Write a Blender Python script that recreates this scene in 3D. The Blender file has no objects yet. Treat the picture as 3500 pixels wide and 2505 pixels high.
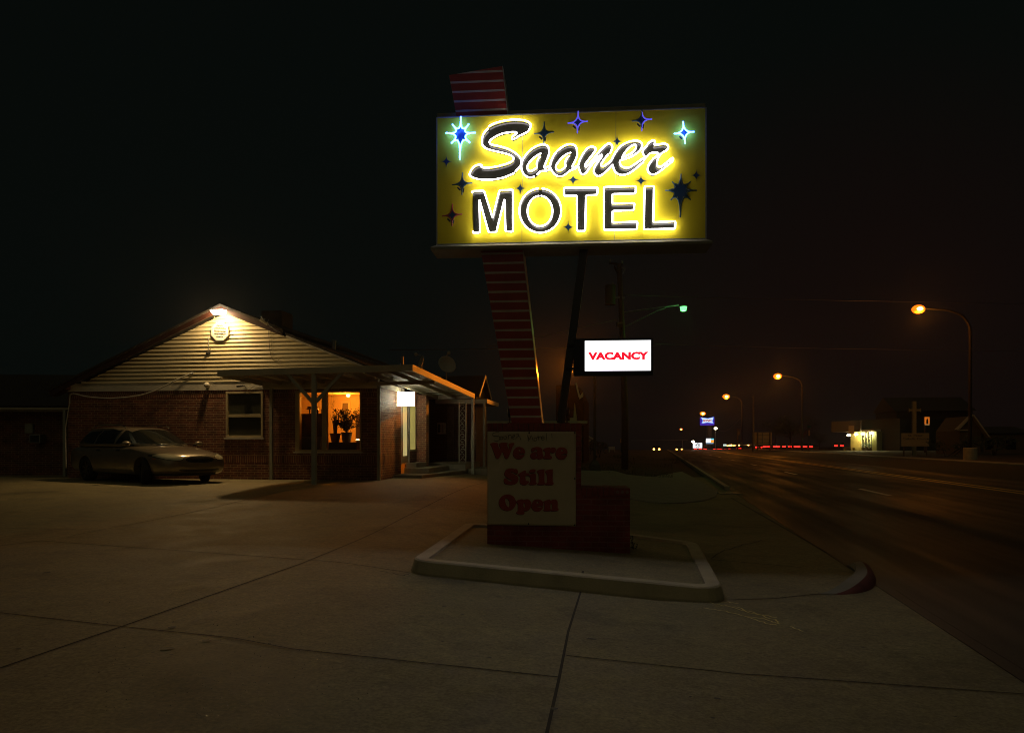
import bpy, bmesh, math, random
from mathutils import Vector, Matrix
from mathutils.geometry import delaunay_2d_cdt
from mathutils.bvhtree import BVHTree
random.seed(7)
R = math.radians
sc = bpy.context.scene
COL = sc.collection

# ------------------------------------------------------------------ camera
F, CX, HY, CAMZ = 2500.0, 1750.0, 1515.0, 1.45      # focal length and eye line in photograph pixels
cam_d = bpy.data.cameras.new("camera"); cam = bpy.data.objects.new("camera", cam_d); COL.objects.link(cam)
cam.location = (0, 0, CAMZ); cam.rotation_euler = (R(90), 0, 0)
cam_d.sensor_width = 36; cam_d.lens = F * 36 / 3500; cam_d.shift_y = (HY - 1252.5) / 3500
cam_d.clip_start = 0.05; cam_d.clip_end = 2000
sc.camera = cam

# ------------------------------------------------------------------ world, moon-like soft sky light
world = bpy.data.worlds.new("World"); sc.world = world; world.use_nodes = True
wt = world.node_tree; wt.nodes.clear()
wo = wt.nodes.new("ShaderNodeOutputWorld"); wb = wt.nodes.new("ShaderNodeBackground")
tcw = wt.nodes.new("ShaderNodeTexCoord"); sepw = wt.nodes.new("ShaderNodeSeparateXYZ")
wt.links.new(tcw.outputs["Generated"], sepw.inputs[0])
# town glow: the sky is a little redder low over the street
vm = wt.nodes.new("ShaderNodeVectorMath"); vm.operation = 'DOT_PRODUCT'; vm.inputs[1].default_value = (0.44, 0.895, 0.06)
wt.links.new(tcw.outputs["Generated"], vm.inputs[0])
mrw = wt.nodes.new("ShaderNodeMapRange"); mrw.inputs[1].default_value = 0.90; mrw.inputs[2].default_value = 1.0
mrw.interpolation_type = 'SMOOTHSTEP'
wt.links.new(vm.outputs["Value"], mrw.inputs[0])
mixw = wt.nodes.new("ShaderNodeMix"); mixw.data_type = 'RGBA'
mixw.inputs[6].default_value = (0.0020, 0.0030, 0.0025, 1); mixw.inputs[7].default_value = (0.0046, 0.0027, 0.0023, 1)
wt.links.new(mrw.outputs[0], mixw.inputs[0]); wt.links.new(mixw.outputs[2], wb.inputs[0])
wb.inputs[1].default_value = 1.0
wt.links.new(wb.outputs[0], wo.inputs[0])

sun_d = bpy.data.lights.new("sun", 'SUN'); sun = bpy.data.objects.new("sun", sun_d); COL.objects.link(sun)
sun_d.energy = 0.066; sun_d.angle = R(100); sun_d.color = (1.0, 0.86, 0.46)
sun.rotation_euler = (R(35), 0, R(-12))     # high, from behind the camera

sc.view_settings.view_transform = 'Standard'; sc.view_settings.look = 'None'
sc.view_settings.exposure = 0; sc.view_settings.gamma = 1
cy = sc.cycles
cy.use_denoising = True; cy.max_bounces = 6; cy.diffuse_bounces = 3; cy.glossy_bounces = 3
cy.transmission_bounces = 4; cy.transparent_max_bounces = 8; cy.sample_clamp_indirect = 4; cy.caustics_reflective = False; cy.caustics_refractive = False
cy.use_light_tree = True; cy.pixel_filter_type = 'BLACKMAN_HARRIS'; cy.filter_width = 1.0

# ------------------------------------------------------------------ helpers
def S(t): t = max(0.0, min(1.0, t)); return t * t * (3 - 2 * t)
def lat(x, y): return (x - (2.4 + 0.2 * y)) * 0.9806      # sideways distance from the near gutter
def gz(x, y):
    l = lat(x, y)
    if l <= 0:
        z = min(0.14, max(-0.12, 0.0 - 0.075 * x)) + 0.31 * S((y - 9.5) / 9) * S((-l - 1) / 6)
    else:
        z = -0.12 + 0.02 * min(l, 16)
        if l > 16: z += 0.15 + 0.02 * min(l - 16, 12)
    if y > 170: z -= 0.0008 * (y - 170) ** 2 if y < 190 else 0.32 + 0.032 * (y - 190)
    return z
def W(px, py, Y): return Vector(((px - CX) * Y / F, Y, CAMZ - (py - HY) * Y / F))
def G(px, py, dz=0.0):
    lo, hi = 1.0, 400.0
    dx, dzr = (px - CX) / F, -(py - HY) / F
    y = 1.0
    while y < 400:
        if CAMZ + dzr * y <= gz(dx * y, y) + dz: break
        y *= 1.02
    lo, hi = y / 1.02, y
    for _ in range(30):
        m = (lo + hi) / 2
        if CAMZ + dzr * m <= gz(dx * m, m) + dz: hi = m
        else: lo = m
    return Vector((dx * hi, hi, gz(dx * hi, hi) + dz))

class Plane:
    """an upright frame: x along the face, -y out of it, z up"""
    def __init__(s, o, deg):
        s.M = Matrix.Translation(Vector(o)) @ Matrix.Rotation(R(deg), 4, 'Z'); s.I = s.M.inverted(); s.o = Vector(o); s.rz = R(deg)
    def hit(s, px, py, off=0.0):
        a = s.I @ Vector((0, 0, CAMZ)); d = s.I.to_3x3() @ Vector(((px - CX) / F, 1, -(py - HY) / F))
        t = (-off - a.y) / d.y; p = a + d * t
        return (p.x, p.z)
    def side(s, px, py, x):
        a = s.I @ Vector((0, 0, CAMZ)); d = s.I.to_3x3() @ Vector(((px - CX) / F, 1, -(py - HY) / F))
        t = (x - a.x) / d.x; p = a + d * t
        return (p.y, p.z)
    def loc(s, v): return s.I @ Vector(v)

def thing(name, label, cat, loc=(0, 0, 0), rz=0.0, group=None, kind=None):
    o = bpy.data.objects.new(name, None); COL.objects.link(o); o.empty_display_size = 0.2
    o.location = loc; o.rotation_euler = (0, 0, rz); o["label"] = label; o["category"] = cat
    if group: o["group"] = group
    if kind: o["kind"] = kind
    return o
def tag(o, label, cat, group=None, kind=None):
    o["label"] = label; o["category"] = cat
    if group: o["group"] = group
    if kind: o["kind"] = kind
    return o

def catmull(pts, n=6, closed=False):
    P = [Vector(p) for p in pts]; N = len(P); out = []
    rng = range(N) if closed else range(N - 1)
    for i in rng:
        if closed: a, b, c, d = P[(i - 1) % N], P[i], P[(i + 1) % N], P[(i + 2) % N]
        else: a, b, c, d = P[max(i - 1, 0)], P[i], P[i + 1], P[min(i + 2, N - 1)]
        for k in range(n):
            t = k / n
            out.append(0.5 * ((2 * b) + (c - a) * t + (2 * a - 5 * b + 4 * c - d) * t * t + (3 * b - a - 3 * c + d) * t ** 3))
    if not closed: out.append(P[-1])
    return out

def inside(p, poly):
    c = False; j = len(poly) - 1
    for i in range(len(poly)):
        a, b = poly[i], poly[j]
        if (a[1] > p[1]) != (b[1] > p[1]) and p[0] < (b[0] - a[0]) * (p[1] - a[1]) / (b[1] - a[1] + 1e-12) + a[0]: c = not c
        j = i
    return c
def fill2d(loops, extra=()):
    vs, es = [], []
    for lp in loops:
        b = len(vs); vs += [Vector((p[0], p[1])) for p in lp]; n = len(lp)
        es += [(b + i, b + (i + 1) % n) for i in range(n)]
    vs += [Vector((p[0], p[1])) for p in extra]
    ov, oe, of, _, _, _ = delaunay_2d_cdt(vs, es, [], 0, 1e-6)
    tris = []
    for f in of:
        c = sum((ov[i] for i in f), Vector((0, 0))) / len(f)
        if sum(inside(c, lp) for lp in loops) % 2: tris.append(tuple(f))
    return ov, tris

class MB:
    def __init__(s): s.v = []; s.f = []
    def add(s, vs, fs):
        b = len(s.v); s.v += [tuple(v) for v in vs]; s.f += [tuple(i + b for i in f) for f in fs]; return s
    def box(s, x0, x1, y0, y1, z0, z1):
        return s.add([(x0,y0,z0),(x1,y0,z0),(x1,y1,z0),(x0,y1,z0),(x0,y0,z1),(x1,y0,z1),(x1,y1,z1),(x0,y1,z1)],
                     [(0,3,2,1),(4,5,6,7),(0,1,5,4),(1,2,6,5),(2,3,7,6),(3,0,4,7)])
    def bar(s, p, q, w, h=None, up=(0, 0, 1)):
        """square bar from p to q, w across, h along up"""
        h = h or w; p, q = Vector(p), Vector(q); d = (q - p).normalized(); u = Vector(up)
        x = d.cross(u)
        if x.length < 1e-4: x = d.cross(Vector((1, 0, 0)))
        x.normalize(); u = x.cross(d).normalized()
        vs = []
        for c in (p, q):
            for a, b in ((-1,-1),(1,-1),(1,1),(-1,1)): vs.append(c + x * a * w / 2 + u * b * h / 2)
        return s.add(vs, [(0,1,2,3),(7,6,5,4),(0,4,5,1),(1,5,6,2),(2,6,7,3),(3,7,4,0)])
    def tube(s, pts, r, n=8, closed=False, cap=True):
        P = [Vector(p) for p in pts]; N = len(P)
        if N < 2: return s
        rr = r if isinstance(r, (list, tuple)) else [r] * N
        vs = []; prev = None
        for i in range(N):
            a = P[(i - 1) % N] if closed or i > 0 else P[i]; b = P[(i + 1) % N] if closed or i < N - 1 else P[i]
            d = (b - a)
            if d.length < 1e-9: d = Vector((0, 0, 1))
            d.normalize()
            if prev is None: u = d.orthogonal().normalized()
            else:
                u = prev - d * prev.dot(d)
                if u.length < 1e-6: u = d.orthogonal()
                u.normalize()
            prev = u; w = d.cross(u)
            for k in range(n):
                t = 2 * math.pi * k / n; vs.append(P[i] + (u * math.cos(t) + w * math.sin(t)) * rr[i])
        fs = []
        for i in range(N if closed else N - 1):
            j = (i + 1) % N
            for k in range(n): fs.append((i * n + k, i * n + (k + 1) % n, j * n + (k + 1) % n, j * n + k))
        if not closed and cap: fs += [tuple(range(n))[::-1], tuple((N - 1) * n + k for k in range(n))]
        return s.add(vs, fs)
    def cyl(s, c, r, z0, z1, n=16, r2=None):
        return s.tube([(c[0], c[1], z0), (c[0], c[1], z1)], [r, r if r2 is None else r2], n)
    def lathe(s, c, prof, n=20):
        """prof: (r, z) list around a vertical axis at c"""
        vs = []; m = len(prof)
        for r, z in prof:
            for k in range(n):
                t = 2 * math.pi * k / n; vs.append((c[0] + r * math.cos(t), c[1] + r * math.sin(t), c[2] + z))
        fs = [(i * n + k, i * n + (k + 1) % n, (i + 1) * n + (k + 1) % n, (i + 1) * n + k) for i in range(m - 1) for k in range(n)]
        return s.add(vs, fs)
    def ball(s, c, r, n=12, sx=1, sy=1, sz=1):
        m = n // 2; vs = []
        for i in range(m + 1):
            p = math.pi * i / m
            for k in range(n):
                t = 2 * math.pi * k / n
                vs.append((c[0] + sx * r * math.sin(p) * math.cos(t), c[1] + sy * r * math.sin(p) * math.sin(t), c[2] + sz * r * math.cos(p)))
        fs = [(i * n + k, (i + 1) * n + k, (i + 1) * n + (k + 1) % n, i * n + (k + 1) % n) for i in range(m) for k in range(n)]
        return s.add(vs, fs)
    def sheet(s, loops, y, flip=False):
        """flat filled outline in the x-z plane at depth y"""
        ov, tr = fill2d(loops)
        vs = [(p[0], y, p[1]) for p in ov]
        fs = []
        for t in tr:
            a, b, c = (ov[i] for i in t)
            ccw = (b - a).x * (c - a).y - (b - a).y * (c - a).x > 0
            fs.append(t if ccw != flip else t[::-1])
        return s.add(vs, fs)
    def slab(s, loops, y0, y1):
        """filled outline in x-z, thick from y0 (front) to y1"""
        s.sheet(loops, y0); s.sheet(loops, y1, True)
        for lp in loops:
            n = len(lp)
            vs = [(p[0], y0, p[1]) for p in lp] + [(p[0], y1, p[1]) for p in lp]
            s.add(vs, [(i, i + n, (i + 1) % n + n, (i + 1) % n) for i in range(n)])
        return s
    def prism(s, poly, z0, z1):
        """floor-plan outline, z0/z1 numbers or functions of (x, y)"""
        f0 = z0 if callable(z0) else (lambda x, y: z0); f1 = z1 if callable(z1) else (lambda x, y: z1)
        ov, tr = fill2d([poly]); n = len(ov)
        vs = [(p[0], p[1], f1(p[0], p[1])) for p in ov]
        fs = []
        for t in tr:
            a, b, c = (ov[i] for i in t)
            fs.append(t if (b - a).x * (c - a).y - (b - a).y * (c - a).x > 0 else t[::-1])
        s.add(vs, fs)
        m = len(poly)
        vs = [(p[0], p[1], f0(p[0], p[1])) for p in poly] + [(p[0], p[1], f1(p[0], p[1])) for p in poly]
        return s.add(vs, [(i, (i + 1) % m, (i + 1) % m + m, i + m) for i in range(m)])
    def obj(s, name, mat, parent=None, smooth=False, bevel=0.0, sub=0, M=None):
        me = bpy.data.meshes.new(name); vs = s.v
        if M is not None: vs = [tuple(M @ Vector(v)) for v in vs]
        me.from_pydata([tuple(v) for v in vs], [], s.f)
        bm = bmesh.new(); bm.from_mesh(me)
        bmesh.ops.remove_doubles(bm, verts=bm.verts, dist=1e-5)
        bmesh.ops.recalc_face_normals(bm, faces=bm.faces)
        bm.to_mesh(me); bm.free()
        me.materials.append(mat)
        if smooth:
            for p in me.polygons: p.use_smooth = True
        o = bpy.data.objects.new(name, me); COL.objects.link(o)
        if parent: o.parent = parent
        if bevel:
            b = o.modifiers.new("bevel", 'BEVEL'); b.width = bevel; b.segments = 2; b.limit_method = 'ANGLE'
        if sub:
            b = o.modifiers.new("sub", 'SUBSURF'); b.levels = b.render_levels = sub
        return o

def copy_tree(o, parent=None):
    c = o.copy(); COL.objects.link(c)
    if parent: c.parent = parent
    for ch in list(o.children): copy_tree(ch, c)
    return c

def text_mb(s, w, h, bold=0.0, shear=0.0, res=3):
    """writing fitted to a w x h box, standing in the x-z plane, facing -y, lower left corner at the origin"""
    cu = bpy.data.curves.new("t", 'FONT'); cu.body = s; cu.size = 1; cu.offset = bold; cu.shear = shear; cu.resolution_u = res
    o = bpy.data.objects.new("t", cu); COL.objects.link(o)
    dg = bpy.context.evaluated_depsgraph_get(); me = bpy.data.meshes.new_from_object(o.evaluated_get(dg))
    xs = [v.co.x for v in me.vertices]; ys = [v.co.y for v in me.vertices]
    x0, x1, y0, y1 = min(xs), max(xs), min(ys), max(ys)
    m = MB(); m.add([((v.co.x - x0) / (x1 - x0) * w, 0, (v.co.y - y0) / (y1 - y0) * h) for v in me.vertices], [tuple(p.vertices) for p in me.polygons])
    bpy.data.objects.remove(o); bpy.data.curves.remove(cu); bpy.data.meshes.remove(me)
    return m
def moved(m, dx=0, dy=0, dz=0):
    m.v = [(a + dx, b + dy, c + dz) for a, b, c in m.v]; return m

# ------------------------------------------------------------------ materials
def mat(name, col, rough=0.6, metal=0.0, var=0.0, vscale=6.0, bump=0.0, bscale=40.0, spec=0.5, coat=0.0):
    m = bpy.data.materials.new(name); m.use_nodes = True; nt = m.node_tree; b = nt.nodes["Principled BSDF"]
    b.inputs["Base Color"].default_value = (*col, 1); b.inputs["Roughness"].default_value = rough; b.inputs["Metallic"].default_value = metal
    b.inputs["Specular IOR Level"].default_value = spec
    if coat: b.inputs["Coat Weight"].default_value = coat; b.inputs["Coat Roughness"].default_value = 0.05
    if var or bump:
        tc = nt.nodes.new("ShaderNodeTexCoord")
    if var:
        n = nt.nodes.new("ShaderNodeTexNoise"); n.inputs["Scale"].default_value = vscale; n.inputs["Detail"].default_value = 6; n.inputs["Roughness"].default_value = 0.6
        nt.links.new(tc.outputs["Object"], n.inputs["Vector"])
        r = nt.nodes.new("ShaderNodeMapRange"); r.inputs[1].default_value = 0.3; r.inputs[2].default_value = 0.7
        r.inputs[3].default_value = 1 - var; r.inputs[4].default_value = 1 + var
        nt.links.new(n.outputs["Fac"], r.inputs[0])
        x = nt.nodes.new("ShaderNodeVectorMath"); x.operation = 'SCALE'; x.inputs[0].default_value = col
        nt.links.new(r.outputs[0], x.inputs["Scale"]); nt.links.new(x.outputs[0], b.inputs["Base Color"])
        r2 = nt.nodes.new("ShaderNodeMapRange"); r2.inputs[1].default_value = 0.3; r2.inputs[2].default_value = 0.7
        r2.inputs[3].default_value = max(0.05, rough - var * 0.3); r2.inputs[4].default_value = min(1, rough + var * 0.3)
        nt.links.new(n.outputs["Fac"], r2.inputs[0]); nt.links.new(r2.outputs[0], b.inputs["Roughness"])
    if bump:
        n2 = nt.nodes.new("ShaderNodeTexNoise"); n2.inputs["Scale"].default_value = bscale; n2.inputs["Detail"].default_value = 4
        nt.links.new(tc.outputs["Object"], n2.inputs["Vector"])
        bp = nt.nodes.new("ShaderNodeBump"); bp.inputs["Strength"].default_value = bump; bp.inputs["Distance"].default_value = 0.01
        nt.links.new(n2.outputs["Fac"], bp.inputs["Height"]); nt.links.new(bp.outputs[0], b.inputs["Normal"])
    return m
def emit(name, col, strength):
    m = bpy.data.materials.new(name); m.use_nodes = True; nt = m.node_tree; b = nt.nodes["Principled BSDF"]
    b.inputs["Base Color"].default_value = (*[min(0.8, c) for c in col], 1)
    b.inputs["Emission Color"].default_value = (*col, 1); b.inputs["Emission Strength"].default_value = strength
    return m
def glass(name, tint=(1, 1, 1), refl=0.12):
    m = bpy.data.materials.new(name); m.use_nodes = True; nt = m.node_tree; nt.nodes.clear()
    o = nt.nodes.new("ShaderNodeOutputMaterial"); t = nt.nodes.new("ShaderNodeBsdfTransparent"); g = nt.nodes.new("ShaderNodeBsdfGlossy")
    t.inputs[0].default_value = (*tint, 1); g.inputs["Roughness"].default_value = 0.03
    mx = nt.nodes.new("ShaderNodeMixShader"); fr = nt.nodes.new("ShaderNodeFresnel"); fr.inputs[0].default_value = 1.5
    nt.links.new(fr.outputs[0], mx.inputs[0]); nt.links.new(t.outputs[0], mx.inputs[1]); nt.links.new(g.outputs[0], mx.inputs[2])
    nt.links.new(mx.outputs[0], o.inputs[0])
    return m
def brick(name, axis='x', c1=(0.20, 0.065, 0.035), c2=(0.12, 0.040, 0.024), mortar=(0.42, 0.30, 0.17), bw=0.205, rh=0.0677, ms=0.006, rough=0.58, gloss=0.0):
    m = bpy.data.materials.new(name); m.use_nodes = True; nt = m.node_tree; b = nt.nodes["Principled BSDF"]
    tc = nt.nodes.new("ShaderNodeTexCoord"); sp = nt.nodes.new("ShaderNodeSeparateXYZ"); cb = nt.nodes.new("ShaderNodeCombineXYZ")
    nt.links.new(tc.outputs["Object"], sp.inputs[0])
    nt.links.new(sp.outputs[0 if axis == 'x' else 1], cb.inputs[0]); nt.links.new(sp.outputs[2], cb.inputs[1])
    # a little wobble so the courses are not ruler straight
    nz = nt.nodes.new("ShaderNodeTexNoise"); nz.inputs["Scale"].default_value = 9; nz.inputs["Detail"].default_value = 2
    nt.links.new(tc.outputs["Object"], nz.inputs["Vector"])
    sc_ = nt.nodes.new("ShaderNodeVectorMath"); sc_.operation = 'MULTIPLY_ADD'; sc_.inputs[1].default_value = (0.008, 0.008, 0)
    nt.links.new(nz.outputs["Color"], sc_.inputs[0]); nt.links.new(cb.outputs[0], sc_.inputs[2])
    br = nt.nodes.new("ShaderNodeTexBrick"); br.offset = 0.5
    br.inputs["Color1"].default_value = (*c1, 1); br.inputs["Color2"].default_value = (*c2, 1); br.inputs["Mortar"].default_value = (*mortar, 1)
    br.inputs["Scale"].default_value = 1; br.inputs["Mortar Size"].default_value = ms; br.inputs["Mortar Smooth"].default_value = 0.2
    br.inputs["Brick Width"].default_value = bw; br.inputs["Row Height"].default_value = rh; br.inputs["Bias"].default_value = -0.1
    nt.links.new(sc_.outputs[0], br.inputs["Vector"])
    n = nt.nodes.new("ShaderNodeTexNoise"); n.inputs["Scale"].default_value = 3.5; n.inputs["Detail"].default_value = 8
    nt.links.new(tc.outputs["Object"], n.inputs["Vector"])
    r = nt.nodes.new("ShaderNodeMapRange"); r.inputs[1].default_value = 0.3; r.inputs[2].default_value = 0.7; r.inputs[3].default_value = 0.6; r.inputs[4].default_value = 1.35
    nt.links.new(n.outputs["Fac"], r.inputs[0])
    x = nt.nodes.new("ShaderNodeVectorMath"); x.operation = 'SCALE'
    nt.links.new(br.outputs["Color"], x.inputs[0]); nt.links.new(r.outputs[0], x.inputs["Scale"]); nt.links.new(x.outputs[0], b.inputs["Base Color"])
    b.inputs["Roughness"].default_value = rough
    bp = nt.nodes.new("ShaderNodeBump"); bp.inputs["Strength"].default_value = 0.9; bp.inputs["Distance"].default_value = 0.008; bp.invert = True
    ad = nt.nodes.new("ShaderNodeMath"); ad.operation = 'MULTIPLY_ADD'; ad.inputs[1].default_value = -0.5
    n3 = nt.nodes.new("ShaderNodeTexNoise"); n3.inputs["Scale"].default_value = 60
    nt.links.new(tc.outputs["Object"], n3.inputs["Vector"])
    nt.links.new(n3.outputs["Fac"], ad.inputs[0]); nt.links.new(br.outputs["Fac"], ad.inputs[2])
    nt.links.new(ad.outputs[0], bp.inputs["Height"]); nt.links.new(bp.outputs[0], b.inputs["Normal"])
    return m

M = {}
M['white'] = mat("white_paint", (0.62, 0.58, 0.50), 0.55, var=0.12, vscale=3, bump=0.15)
M['cream'] = mat("cream_paint", (0.46, 0.39, 0.24), 0.5, var=0.1, vscale=3)
M['grey_paint'] = mat("grey_paint", (0.36, 0.38, 0.32), 0.5, var=0.12, vscale=4)
M['beam'] = mat("beam_paint", (0.50, 0.46, 0.34), 0.55, var=0.12, vscale=3)
M['red_trim'] = mat("red_trim", (0.05, 0.016, 0.010), 0.5, var=0.15)
M['siding'] = mat("siding", (0.62, 0.54, 0.35), 0.45, var=0.08, vscale=2)
M['shingle'] = mat("shingle", (0.045, 0.038, 0.032), 0.9, var=0.3, vscale=30, bump=0.5)
M['dark'] = mat("dark_metal", (0.02, 0.02, 0.02), 0.45, var=0.2)
M['black'] = mat("black_plastic", (0.012, 0.012, 0.012), 0.5)
M['steel'] = mat("galvanised", (0.32, 0.33, 0.33), 0.45, 0.6, var=0.15, vscale=8)
M['wood'] = mat("weathered_wood", (0.10, 0.075, 0.05), 0.85, var=0.3, vscale=5, bump=0.5, bscale=15)
M['pole'] = mat("lamp_pole", (0.16, 0.14, 0.11), 0.5, 0.3, var=0.15)
M['concrete'] = mat("kerb_concrete", (0.46, 0.40, 0.27), 0.75, var=0.18, vscale=3, bump=0.5, bscale=50)
M['sidewalk'] = mat("sidewalk_concrete", (0.26, 0.24, 0.19), 0.75, var=0.18, vscale=2.5, bump=0.4, bscale=50)
M['darkglass'] = mat("dark_glass", (0.012, 0.014, 0.014), 0.06, spec=0.6)
M['bush'] = mat("foliage", (0.035, 0.05, 0.018), 0.7, var=0.35, vscale=8)
M['bark'] = mat("bark", (0.05, 0.035, 0.025), 0.9)
M['brick_x'] = brick("brick_front", 'x'); M['brick_y'] = brick("brick_side", 'y')
M['soldier'] = brick("brick_soldier", 'x', bw=0.0677, rh=0.4)
M['soldier_y'] = brick("brick_soldier_side", 'y', bw=0.0677, rh=0.4)
M['rubber'] = mat("rubber", (0.015, 0.015, 0.015), 0.8)
# ================================================================== GROUND
def frange(a, b, st):
    out = []; x = a
    while x < b - 1e-6: out.append(x); x += st
    return out + [b]
def grid(xs_fn, ys, zf, name, m):
    vs, fs = [], []; n = None
    for y in ys:
        row = xs_fn(y); n = len(row)
        vs += [(x, y, zf(x, y)) for x in row]
    for j in range(len(ys) - 1):
        for i in range(n - 1): fs.append((j * n + i, j * n + i + 1, (j + 1) * n + i + 1, (j + 1) * n + i))
    mb = MB(); mb.add(vs, fs); return mb.obj(name, m, smooth=True)

def concrete_lot():
    m = bpy.data.materials.new("lot_concrete"); m.use_nodes = True; nt = m.node_tree; b = nt.nodes["Principled BSDF"]
    tc = nt.nodes.new("ShaderNodeTexCoord")
    def noise(s, d=6, r=0.6):
        n = nt.nodes.new("ShaderNodeTexNoise"); n.inputs["Scale"].default_value = s; n.inputs["Detail"].default_value = d; n.inputs["Roughness"].default_value = r
        nt.links.new(tc.outputs["Object"], n.inputs["Vector"]); return n
    def mr(src, a, b_, c, d):
        r = nt.nodes.new("ShaderNodeMapRange"); r.inputs[1].default_value = a; r.inputs[2].default_value = b_; r.inputs[3].default_value = c; r.inputs[4].default_value = d
        nt.links.new(src, r.inputs[0]); return r.outputs[0]
    big, mid, fine = noise(0.35, 4), noise(2.2, 8), noise(45, 3)
    stain = mr(noise(0.9, 5, 0.7).outputs["Fac"], 0.52, 0.68, 1.0, 0.66)
    prod = mr(big.outputs["Fac"], 0.3, 0.7, 0.8, 1.2)
    for src in (mr(mid.outputs["Fac"], 0.3, 0.7, 0.84, 1.14), stain, mr(fine.outputs["Fac"], 0.3, 0.7, 0.72, 1.28), mr(noise(14, 4, 0.7).outputs["Fac"], 0.35, 0.65, 0.86, 1.14)):
        mu = nt.nodes.new("ShaderNodeMath"); mu.operation = 'MULTIPLY'; nt.links.new(prod, mu.inputs[0]); nt.links.new(src, mu.inputs[1]); prod = mu.outputs[0]
    x = nt.nodes.new("ShaderNodeVectorMath"); x.operation = 'SCALE'; x.inputs[0].default_value = (0.265, 0.225, 0.12)
    nt.links.new(prod, x.inputs["Scale"]); nt.links.new(x.outputs[0], b.inputs["Base Color"])
    nt.links.new(mr(mid.outputs["Fac"], 0.3, 0.7, 0.64, 0.85), b.inputs["Roughness"])
    bp = nt.nodes.new("ShaderNodeBump"); bp.inputs["Strength"].default_value = 0.5; bp.inputs["Distance"].default_value = 0.004
    nt.links.new(noise(220, 3).outputs["Fac"], bp.inputs["Height"]); nt.links.new(bp.outputs[0], b.inputs["Normal"])
    return m
M['lot'] = concrete_lot()
def asphalt():
    m = bpy.data.materials.new("asphalt"); m.use_nodes = True; nt = m.node_tree; b = nt.nodes["Principled BSDF"]
    tc = nt.nodes.new("ShaderNodeTexCoord"); mp0 = nt.nodes.new("ShaderNodeMapping"); mp0.inputs["Rotation"].default_value = (0, 0, R(11.3)); mp = nt.nodes.new("ShaderNodeMapping"); mp.inputs["Scale"].default_value = (0.9, 0.05, 1)
    nt.links.new(tc.outputs["Object"], mp0.inputs["Vector"]); nt.links.new(mp0.outputs[0], mp.inputs["Vector"])
    def noise(s, d, vec):
        n = nt.nodes.new("ShaderNodeTexNoise"); n.inputs["Scale"].default_value = s; n.inputs["Detail"].default_value = d; nt.links.new(vec, n.inputs["Vector"]); return n.outputs["Fac"]
    def mr(src, a, b_, c, d):
        r = nt.nodes.new("ShaderNodeMapRange"); r.inputs[1].default_value = a; r.inputs[2].default_value = b_; r.inputs[3].default_value = c; r.inputs[4].default_value = d
        nt.links.new(src, r.inputs[0]); return r.outputs[0]
    st, pt, fn = noise(1.6, 6, mp.outputs[0]), noise(0.35, 5, tc.outputs["Object"]), noise(140, 3, tc.outputs["Object"])
    pr = mr(st, 0.32, 0.68, 0.85, 1.15)
    for q in (mr(pt, 0.35, 0.65, 0.75, 1.2), mr(fn, 0.3, 0.7, 0.5, 1.6)):
        mu = nt.nodes.new("ShaderNodeMath"); mu.operation = 'MULTIPLY'; nt.links.new(pr, mu.inputs[0]); nt.links.new(q, mu.inputs[1]); pr = mu.outputs[0]
    x = nt.nodes.new("ShaderNodeVectorMath"); x.operation = 'SCALE'; x.inputs[0].default_value = (0.078, 0.068, 0.050)
    nt.links.new(pr, x.inputs["Scale"]); nt.links.new(x.outputs[0], b.inputs["Base Color"])
    nt.links.new(mr(st, 0.35, 0.65, 0.78, 0.48), b.inputs["Roughness"])
    b.inputs["Specular IOR Level"].default_value = 0.35
    bp = nt.nodes.new("ShaderNodeBump"); bp.inputs["Strength"].default_value = 1.0; bp.inputs["Distance"].default_value = 0.012
    nt.links.new(fn, bp.inputs["Height"]); nt.links.new(bp.outputs[0], b.inputs["Normal"])
    return m
M['asphalt'] = asphalt()
M['grass'] = mat("dry_grass", (0.045, 0.036, 0.018), 0.9, var=0.5, vscale=3, bump=0.8, bscale=30)
M['paint_y'] = mat("road_paint_yellow", (0.80, 0.48, 0.10), 0.6, var=0.2, vscale=0.6)
M['paint_w'] = mat("road_paint_white", (0.62, 0.58, 0.48), 0.6, var=0.25, vscale=6)
M['joint'] = mat("joint_filler", (0.045, 0.038, 0.028), 0.9)

ysN = frange(-12, 20, 0.5) + frange(21, 50, 1.0)
ysF = frange(-12, 50, 2.0) + frange(55, 200, 5.0) + frange(210, 700, 20.0)
tag(grid(lambda y: [-120 + i * 4 for i in range(25)] + [-23 + i for i in range(23)] + [2.4 + 0.2 * y + k for k in (-0.1, 8, 17, 20, 30, 60, 140)] if y < 100 else
         [-120 + i * 4 for i in range(25)] + [-23 + i * 1.6 for i in range(23)] + [2.4 + 0.2 * y + k for k in (-0.1, 8, 17, 20, 30, 60, 340)],
         ysF, lambda x, y: gz(x, y) - (0.22 if y < 34 and lat(x, y) < 1 and x > -30 else 0.04), "ground", M['grass']), "dark dry grass and dirt around the motel and street", "ground", kind="structure")
tag(grid(lambda y: [-32 + i * (2.4 + 0.2 * y + 32) / 60 for i in range(61)], [y for y in ysN if y <= 34], gz, "parking_lot", M['lot']),
    "worn concrete driveway and parking lot with dark joints", "parking lot", kind="structure")
def ls(y, l): return 2.4 + 0.2 * y + l / 0.9806
tag(grid(lambda y: [ls(y, l) for l in (0.004, 0.6, 2, 4, 6, 8, 10, 12, 14, 15.99)], ysF, lambda x, y: gz(x, y) + 0.004, "road", M['asphalt']),
    "wide dark asphalt street running to the crest", "road", kind="structure")

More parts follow.
